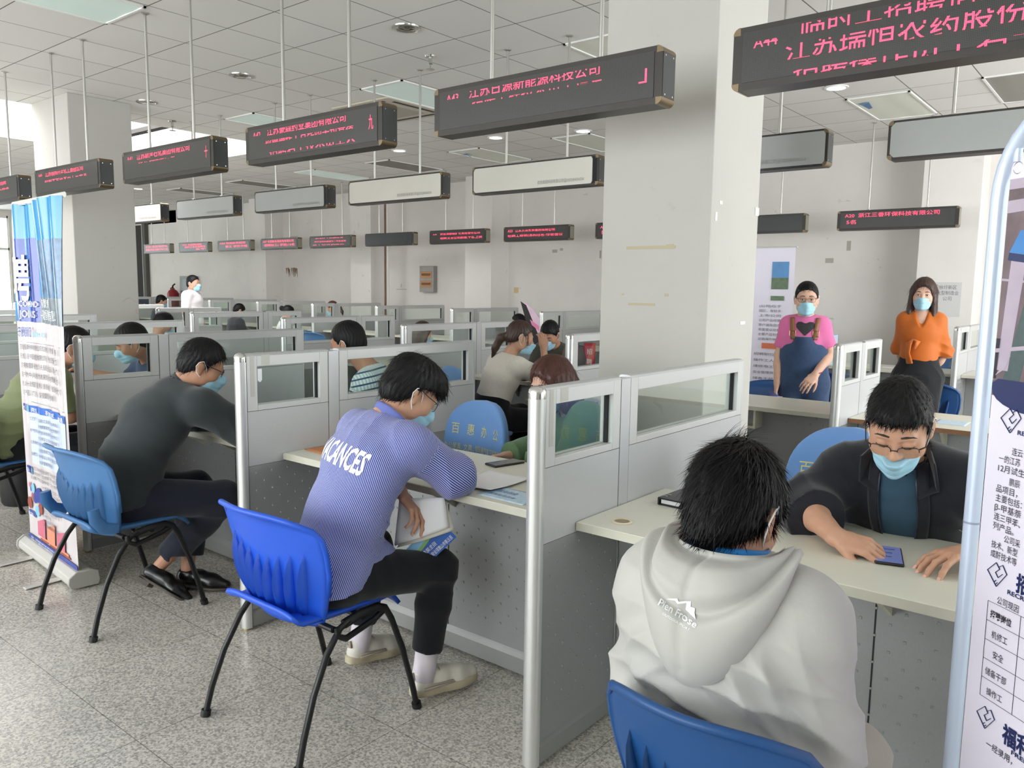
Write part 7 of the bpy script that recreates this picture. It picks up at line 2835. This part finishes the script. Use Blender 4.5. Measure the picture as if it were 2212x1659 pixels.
sheet('document_envelope', 'brown kraft document envelope with red characters on the striped man\'s counter', 'envelope', [(-1.530, 0.275), (-1.295, 0.255), (-1.285, 0.585), (-1.520, 0.590)], DZ, M_kraft, 0.004,
      text=([('档 案 袋', 0.28, 0.35, 0.16, 0.05)], M_redink))
k = MB()
k.tube([(0, 0, 0.006), (0.004, 0.05, 0.006), (0.010, 0.13, 0.006)], [0.0055, 0.006, 0.0045], 10)
o = k.build('pen', mat('white_pen_plastic', S(226, 228, 234), 0.3), None, (-1.268, 0.245, DZ), smooth=0.8)
tag(o, 'white pen lying at the corner of the brown envelope', 'pen')
sheet('paper_sheet', 'blank white sheet at the back edge of the counter, left of the printed chair cover', 'paper', [(-1.19, 0.56), (-1.03, 0.575), (-1.02, 0.725), (-1.20, 0.735)], DZ, M_paper)
r = thing('cigarette_lighter', 'small silver and orange lighter lying on the counter by the phone', 'lighter', (-0.812, 0.56, DZ + 0.0075))
k = MB()
k.tube([(-0.028, 0.003, 0), (0.010, -0.001, 0)], 0.0072, 12)
k.build('body', M_chrome, r, smooth=0.8)
k = MB()
k.tube([(0.010, -0.001, 0), (0.030, -0.003, 0)], 0.0074, 12)
k.build('cap', mat('orange_plastic', S(190, 120, 70), 0.4), r, smooth=0.8)


def phone(label, loc, rz, screen):
    r = thing('mobile_phone', label, 'phone', loc, rz)
    k = MB()
    k.box(-0.037, 0.037, -0.078, 0.078, 0, 0.0085)
    k.build('case', M_black, r, bevel=0.006)
    k = MB()
    k.box(-0.033, 0.033, -0.073, 0.073, 0.0083, 0.0092)
    k.build('screen', screen, r, bevel=0.002)
    return r


phone('black mobile phone with a pale dark screen lying beside the loose papers', (-0.690, 0.655, DZ), -0.22, mat('dark_glass_screen', S(60, 58, 58), 0.08, spec=0.9))
ph = phone('mobile phone with a lit blue screen between the dark jacket man\'s hands', (0.842, 0.470, DZ), 0.28, mat('lit_phone_screen', S(60, 66, 110), 0.12, emit=((0.20, 0.24, 0.52), 0.35)))
k = MB()
for z, w in ((0.045, 0.036), (0.01, 0.02), (-0.025, 0.014)):
    k.box(-w / 2, w / 2, z - 0.002, z + 0.002, 0.0093, 0.0095)
k.build('screen_text', mat('screen_dark_text', S(30, 32, 60), 0.3), ph)
sheet('paper_sheet', 'printed white form partly under the striped sleeve', 'paper', [(-0.790, 0.345), (-0.640, 0.335), (-0.630, 0.455), (-0.785, 0.475)], DZ, M_paper, lines=9)
sheet('paper_sheet', 'large printed white sheet with lifted edge next to the phone', 'paper', [(-0.625, 0.262), (-0.420, 0.250), (-0.430, 0.500), (-0.650, 0.515)], DZ + 0.0014, M_paper, lift=(0.002, 0.012, 0.010, 0.002), lines=16)
M_flyer = mat('pale_blue_flyer', S(196, 220, 236), 0.45, noise=(60, 0.22, 3))
sheet('flyer', 'pale blue printed flyer under the near edge of the white sheet', 'flyer', [(-0.455, 0.215), (-0.240, 0.205), (-0.235, 0.345), (-0.450, 0.355)], DZ, M_flyer, text=([('就业创业', 0.12, 0.55, 0.09, 0.03), ('服务信息咨询', 0.10, 0.25, 0.12, 0.022)], mat('flyer_blue_ink', S(70, 110, 170), 0.5)))
r = thing('paper_stack', 'loose white sheets held in the hand of the striped shirt man', 'paper', (-0.57, 0.08, 0.60))
for i, (m, cs) in enumerate([(M_paper, [(-0.655, 0.030, 0.735), (-0.520, 0.118, 0.745), (-0.500, 0.122, 0.640), (-0.648, 0.000, 0.575)]), (mat('cream_paper', S(230, 226, 214), 0.7), [(-0.600, 0.080, 0.715), (-0.515, 0.120, 0.725), (-0.488, 0.134, 0.628), (-0.644, 0.006, 0.562)]),
                             (M_paper, [(-0.620, 0.060, 0.715), (-0.515, 0.122, 0.728), (-0.495, 0.126, 0.634), (-0.652, 0.000, 0.566)])]):
    k = MB()
    c4 = [V3(*p) - V3(-0.57, 0.08, 0.60) + V3(-0.004, 0.006, 0) * i for p in cs]
    k.grid(lambda u, v: tuple((c4[0] * (1 - u) + c4[1] * u) * (1 - v) + (c4[3] * (1 - u) + c4[2] * u) * v + V3(0.006, -0.010, 0) * math.sin(u * PI) * (0.3 + v)), 10, 10)
    k.build('sheet', m, r, smooth=True, solid=0.0012)
r = thing('brochure', 'blue training school brochure hanging below the loose sheets in the striped man\'s hand', 'brochure', (-0.555, 0.075, 0.53))
A_, B_, C_, D_ = [V3(*p) - V3(-0.555, 0.075, 0.53) for p in ((-0.625, 0.028, 0.552), (-0.568, 0.055, 0.488), (-0.483, 0.142, 0.604), (-0.545, 0.110, 0.668))]
k = MB()
k.mesh([A_, B_, C_, D_], [(0, 1, 2, 3)])
br = k.build('cover', mat('brochure_blue', S(36, 92, 176), 0.3), r, solid=0.0016)
nB = nrm(np.cross(C_ - B_, A_ - B_))
nB = nB if nB @ V3(1, -1, 0.2) > 0 else -nB
eX, eY = nrm(B_ - C_), nrm(B_ - A_)
k = MB()
k.mesh([A_ + (B_ - A_) * t + (D_ - A_) * s + nB * 0.0016 for t, s in ((0.0, 0.0), (0.55, 0.0), (0.40, 0.5), (0.25, 1.0), (0.0, 1.0))], [(0, 1, 2, 3, 4)])
k.build('picture', mat('brochure_sky', S(130, 190, 226), 0.3), br, fix=False)
k = MB()
k.mesh([A_ + (B_ - A_) * t + (D_ - A_) * s + nB * 0.0020 for t, s in ((0.40, 0.0), (0.55, 0.0), (0.40, 0.5), (0.25, 1.0), (0.18, 1.0), (0.28, 0.5))], [(0, 1, 2, 3, 4, 5)])
k.build('swoosh', mat('brochure_green', S(130, 180, 90), 0.3), br, fix=False)
k = MB()
put_text(k, '连云港市山鹰职业培训学校', C_ + (A_ - B_) * 0.08 - (C_ - B_) * 0.06 + nB * 0.0022, eX, -eY, width=0.128, height=0.017)
put_text(k, '招生简章', C_ + (A_ - B_) * 0.33 - (C_ - B_) * 0.40 + nB * 0.0022, eX, -eY, width=0.060, height=0.017)
k.build('title', M_white_ink, br, fix=False)
k = MB()
k.tube([(-0.548, 0.062, 0.500), (-0.549, 0.060, 0.462)], 0.0034, 8)
k.m = 1
k.tube([(-0.549, 0.060, 0.462), (-0.550, 0.058, 0.440)], 0.0036, 8)
o = k.build('pen', [M_white, mat('lime_plastic', S(176, 200, 60), 0.4)], None, smooth=0.8)
tag(o, 'thin white and lime pen poking out below the blue brochure', 'pen')

r = thing('ring_binder', 'black ring binder on the counter in front of the grey hooded jacket', 'binder', (0.215, 0.62, DZ), -0.04)
k = MB()
k.box(-0.115, 0.13, -0.10, 0.10, 0, 0.004)
k.box(-0.115, 0.13, -0.10, 0.10, 0.020, 0.026)
k.box(-0.118, -0.112, -0.10, 0.10, 0.0, 0.026)
k.build('cover', mat('black_leatherette', S(22, 22, 25), 0.35, bump=(200, 0.2)), r, bevel=0.003)
k = MB()
k.box(-0.108, 0.12, -0.092, 0.092, 0.005, 0.019)
k.build('pages', M_paper, r)
for y in (-0.07, -0.045):
    k = MB()
    k.tube([(-0.105 + 0.016 * math.cos(a), y, 0.013 + 0.014 * math.sin(a)) for a in [i * PI / 8 for i in range(17)]], 0.0018, 6)
    k.build('ring', M_chrome, r, smooth=True)
sheet('paper_sheet', 'white sheet on the counter by the elbow of the man in the dark jacket', 'paper', [(0.41, 0.60), (0.53, 0.60), (0.52, 0.735), (0.40, 0.735)], DZ, M_paper)
sheet('paper_sheet', 'white sheet standing out behind the black ring binder', 'paper', [(0.13, 0.66), (0.30, 0.66), (0.30, 0.742), (0.12, 0.742)], DZ, M_paper)
for lb, x, y, w in [('white papers on the far counter behind the woman in pink', -0.75, 6.52, 0.35), ('papers on the far counter between the two standing women', -0.40, 6.50, 0.22), ('small stack of papers on the far counter right of the orange blouse', 0.25, 6.5, 0.22),
                    ('blue printed leaflet on the counter behind the man in the dark jacket', 0.42, 3.12, 0.16)]:
    sheet('paper_sheet', lb, 'paper', [(x, y), (x + w, y), (x + w, y + 0.18), (x, y + 0.18)], DZ, M_flyer if 'blue' in lb else M_paper)

# things on the back wall
r = thing('electrical_box', 'grey electrical box with two amber windows on the back wall', 'electrical box', (-9.05, 8.60, 1.62))
k = MB()
k.box(-0.178, 0.178, -0.10, 0, -0.235, 0.235)
k.build('cabinet', mat('grey_steel_box', S(158, 154, 150), 0.5, 0.2), r, bevel=0.004)
for z in (0.078, -0.09):
    k = MB()
    k.box(-0.142, 0.138, -0.106, -0.10, z - 0.058, z + 0.058)
    w = k.build('window_flap', mat('amber_plastic', S(178, 120, 60), 0.25), r, bevel=0.003)
    k = MB()
    k.box(-0.115, 0.11, -0.109, -0.106, z - 0.018, z + 0.024)
    k.build('breaker_row', mat('breaker_dark', S(112, 74, 38), 0.5), w)
r = thing('cable_pipe', 'thin brown cable pipe running down the back wall pilaster', 'pipe', (-9.74, 8.13, 0))
for x, m, rr in ((0.0, mat('rusty_pipe', S(120, 92, 70), 0.6, noise=(9, 0.3)), 0.018), (0.075, M_wall, 0.016)):
    k = MB()
    k.tube([(x, 0, 0.02), (x, 0, 1.6), (x, 0, 3.28)], rr, 10)
    k.build('pipe', m, r, smooth=0.8)
k = MB()
k.box(-7.07, -6.98, 8.585, 8.60, 1.40, 1.49)
tag(k.build('switch_plate', mat('yellowed_plastic', S(206, 184, 138), 0.5), bevel=0.004), 'yellowed switch plate on the back wall right of the tall pilaster', 'switch')
r = thing('paper_notice', 'grey taped paper notice on the back wall right of the orange blouse', 'notice', (-0.50, 8.148, 1.42))
k = MB()
k.box(-0.135, 0.135, -0.002, 0, -0.19, 0.19)
pp = k.build('paper', mat('translucent_paper', S(206, 204, 202), 0.6), r)
k = MB()
for i, s in enumerate(['徐圩新区', '大型制造业', '公司']):
    put_text(k, s, (0, -0.0026, 0.115 - i * 0.062), (1, 0, 0), (0, 0, 1), width=0.044 * len(s), height=0.05, align='c')
k.build('print', mat('notice_ink', S(110, 108, 108), 0.7), pp, fix=False)
r = thing('fire_hose_cabinet', 'grey fire hose cabinet on the back wall behind the white T-shirt man', 'cabinet', (-17.40, 8.60, 1.12))
k = MB()
k.box(-0.36, 0.36, -0.10, 0, -0.54, 0.54)
k.build('frame', mat('grey_cabinet', S(140, 142, 138), 0.5), r, bevel=0.01)
k = MB()
k.box(-0.29, 0.29, -0.106, -0.10, -0.47, 0.47)
k.build('door', mat('dark_cabinet_glass', S(66, 70, 70), 0.2), r)
r = thing('fire_extinguisher', 'red fire extinguisher on the back wall left of the fire hose cabinet', 'fire extinguisher', (-17.95, 8.42, 0.86))
k = MB()
k.lathe([(0.0, 0.0), (0.13, 0.01), (0.14, 0.06), (0.14, 0.36), (0.10, 0.44), (0.045, 0.47), (0.04, 0.50), (0.0, 0.50)], (0, 0, 0), 20)
k.build('cylinder', mat('signal_red', S(150, 34, 36), 0.35), r, smooth=0.8)
k = MB()
k.tube([(0, 0, 0.49), (0, 0, 0.56), (0.10, 0, 0.60)], 0.02, 8)
k.tube([(0, 0, 0.53), (-0.10, 0, 0.50), (-0.155, 0, 0.36), (-0.155, 0, 0.15)], 0.012, 8)
k.build('valve_hose', M_black, r, smooth=0.8)
k = MB()
k.box(-0.16, 0.16, -0.02, 0.18, -0.02, 0.0)
k.build('wall_bracket', M_black, r)
wb = bpy.data.objects['wall_back']
rg = random.Random(5)
k = MB()
for i in range(16):
    x = -13.42 + 0.40 * rg.random()
    zt = 1.85 - 0.03 * rg.random()
    k.tube([(x, 8.599, zt), (x + 0.01, 8.599, zt - 0.08 - 0.12 * rg.random())], [0.012 + 0.012 * rg.random(), 0.004], 6, flat=(1, 0.15))
k.build('brown_scar', mat('brown_scar', S(128, 104, 78), 0.8), wb)
k = MB()
for x, z, w, h in ((-13.3, 2.5, 0.3, 0.012), (-9.95, 1.42, 0.28, 0.012), (-9.83, 1.46, 0.02, 0.07), (-3.55, 2.12, 0.02, 0.10), (-1.75, 2.0, 0.05, 0.12), (-6.3, 2.05, 0.10, 0.05), (-6.15, 2.08, 0.06, 0.04), (-5.4, 1.95, 0.03, 0.12), (-2.0, 1.85, 0.10, 0.06)):
    k.box(x, x + w, 8.5975, 8.601, z, z + h)
k.build('scuff_mark', scuff, wb)

# display board, bags and boxes on the far counters
r = thing('display_board', 'pink printed board with a black edge leaning on the far counter above the pony-tailed woman', 'board', (-4.96, 6.42, DZ))
r.scale = (1.18, 1.0, 1.12)
poly = [(-0.20, 0.500), (-0.12, 0.475), (-0.03, 0.415), (0.06, 0.325), (0.13, 0.225), (0.185, 0.115), (0.20, 0.0), (0.17, 0.004), (0.115, 0.035), (0.07, 0.10), (-0.115, 0.455)]
k = MB()
k.prism([(x, z) for x, z in poly], -0.014, -0.004, 'y')
k.build('printed_face', mat('pink_poster', S(238, 206, 226), 0.3, noise=(7, 0.22)), r)
k = MB()
k.prism([(-0.20, 0.500), (-0.115, 0.455), (0.07, 0.10), (0.115, 0.035), (0.17, 0.004), (0.20, 0.0), (-0.02, 0.0)], -0.012, 0.004, 'y')
k.build('board_edge', M_black, r)
k = MB()
k.prism([(-0.06, 0.29), (0.10, 0.20), (0.08, 0.155), (-0.03, 0.225)], -0.016, -0.013, 'y')
k.build('pink_motif', mat('hot_pink_print', S(236, 140, 180), 0.3), r)
r = thing('backpack', 'brown-grey backpack seen through the glass beside the white pillar', 'bag', (-2.04, 3.12, DZ), -0.4)
k = MB()
k.grid(lambda u, v: (0.13 * math.copysign(abs(math.cos(u * 2 * PI)) ** 0.6, math.cos(u * 2 * PI)) * math.cos((v - .5) * PI) ** 0.4, 0.075 * math.copysign(abs(math.sin(u * 2 * PI)) ** 0.6, math.sin(u * 2 * PI)) * math.cos((v - .5) * PI) ** 0.4, 0.155 + 0.155 * math.sin((v - .5) * PI)), 28, 14)
k.build('body', mat('taupe_nylon', S(104, 92, 88), 0.8, bump=(20, 0.4)), r, smooth=True)
k = MB()
k.tube([(-0.03, 0, 0.30), (-0.02, 0, 0.335), (0.02, 0, 0.335), (0.03, 0, 0.30)], 0.008, 8)
k.build('handle', M_black, r, smooth=True)
r = thing('red_ribbon', 'red strip with white characters standing by the brown-grey backpack', 'ribbon', (-1.90, 3.10, DZ), 0.4)
k = MB()
k.grid(lambda u, v: ((u - 0.5) * 0.085, 0.004 * math.sin(v * 7), v * 0.33), 6, 12)
rb = k.build('strip', mat('red_satin', S(190, 34, 46), 0.4), r, smooth=True, solid=0.004)
k = MB()
for i, s in enumerate('招聘会场'):
    put_text(k, s, (-0.02, -0.009, 0.25 - i * 0.075), (1, 0, 0), (0, 0, 1), width=0.04, height=0.045)
k.build('white_lettering', M_white_ink, rb, fix=False)
k = MB()
k.box(-0.045, 0.045, -0.12, 0.12, 0, 0.30)
tag(k.build('file_box', mat('pale_blue_card', S(184, 206, 222), 0.5), None, (-1.22, 6.46, DZ), bevel=0.004), 'pale blue file box on the far counter behind the woman in pink', 'file box')
k = MB()
k.lathe([(0.0, 0), (0.13, 0.0), (0.14, 0.02), (0.155, 0.30), (0.15, 0.305), (0.14, 0.28), (0.12, 0.03), (0, 0.03)], (0, 0, 0), 22)
tag(k.build('waste_bin', M_black, None, (-4.46, 0.16, 0), smooth=0.7), 'black waste bin on the floor at the left edge behind the banner', 'bin')
k = MB()
k.grid(lambda u, v: (-0.35 + 0.7 * u, -0.55 + 1.1 * v + 0.05 * math.sin(u * 6), (0.95 + 0.50 * (1 - v) ** 0.8 + 0.02 * math.sin(u * 9 + v * 5)) if 0.02 < v < 0.98 else 0.0), 10, 30)
tag(k.build('tarpaulin', mat('blue_tarpaulin', S(44, 78, 116), 0.5), None, (-16.3, 6.60, 0), smooth=1.0), 'blue tarpaulin over a heap in the far left corner beside the left pillar', 'tarpaulin')
r = thing('plastic_bag', 'white plastic bag on a counter at the left edge above the olive T-shirt', 'bag', (-6.35, 0.40, DZ))
k = MB()
k.grid(lambda u, v: (0.20 * math.cos(u * 2 * PI) * math.cos((v - .5) * PI) ** 0.6 * (1 + 0.1 * math.sin(u * 19)), 0.13 * math.sin(u * 2 * PI) * math.cos((v - .5) * PI) ** 0.6, 0.10 + 0.10 * math.sin((v - .5) * PI) + 0.01 * math.sin(u * 23 + v * 9)), 30, 12)
k.build('body', mat('white_polythene', S(232, 232, 234), 0.4), r, smooth=True)
k = MB()
k.tube([(-0.05, 0, 0.19), (-0.04, 0, 0.25), (0.03, 0, 0.26), (0.05, 0, 0.19)], 0.008, 6)
k.build('handle', MATS['white_polythene'], r, smooth=True)
# torn sticker and tape on the partitions
f2 = [o for o in bpy.data.objects if o.get('label', '').startswith('grey partition with a torn sticker')][0]
k = MB()
k.box(0.0002, 0.0012, 0.055, 0.075, 1.075, 1.125)
k.box(0.0002, 0.001, 0.06, 0.07, 1.07, 1.08)
k.build('torn_sticker', M_paper, f2)
for fo in (finA, f2):
    k = MB()
    for y, z0, z1 in ((0.02, 1.01, 1.182), (0.075, 1.14, 1.182), (0.095, 1.14, 1.182)):
        k.box(0.0003, 0.0007, y, y + 0.02, z0, z1)
    k.build('tape_residue', mat('tape_residue', S(182, 180, 172), 0.3), fo)
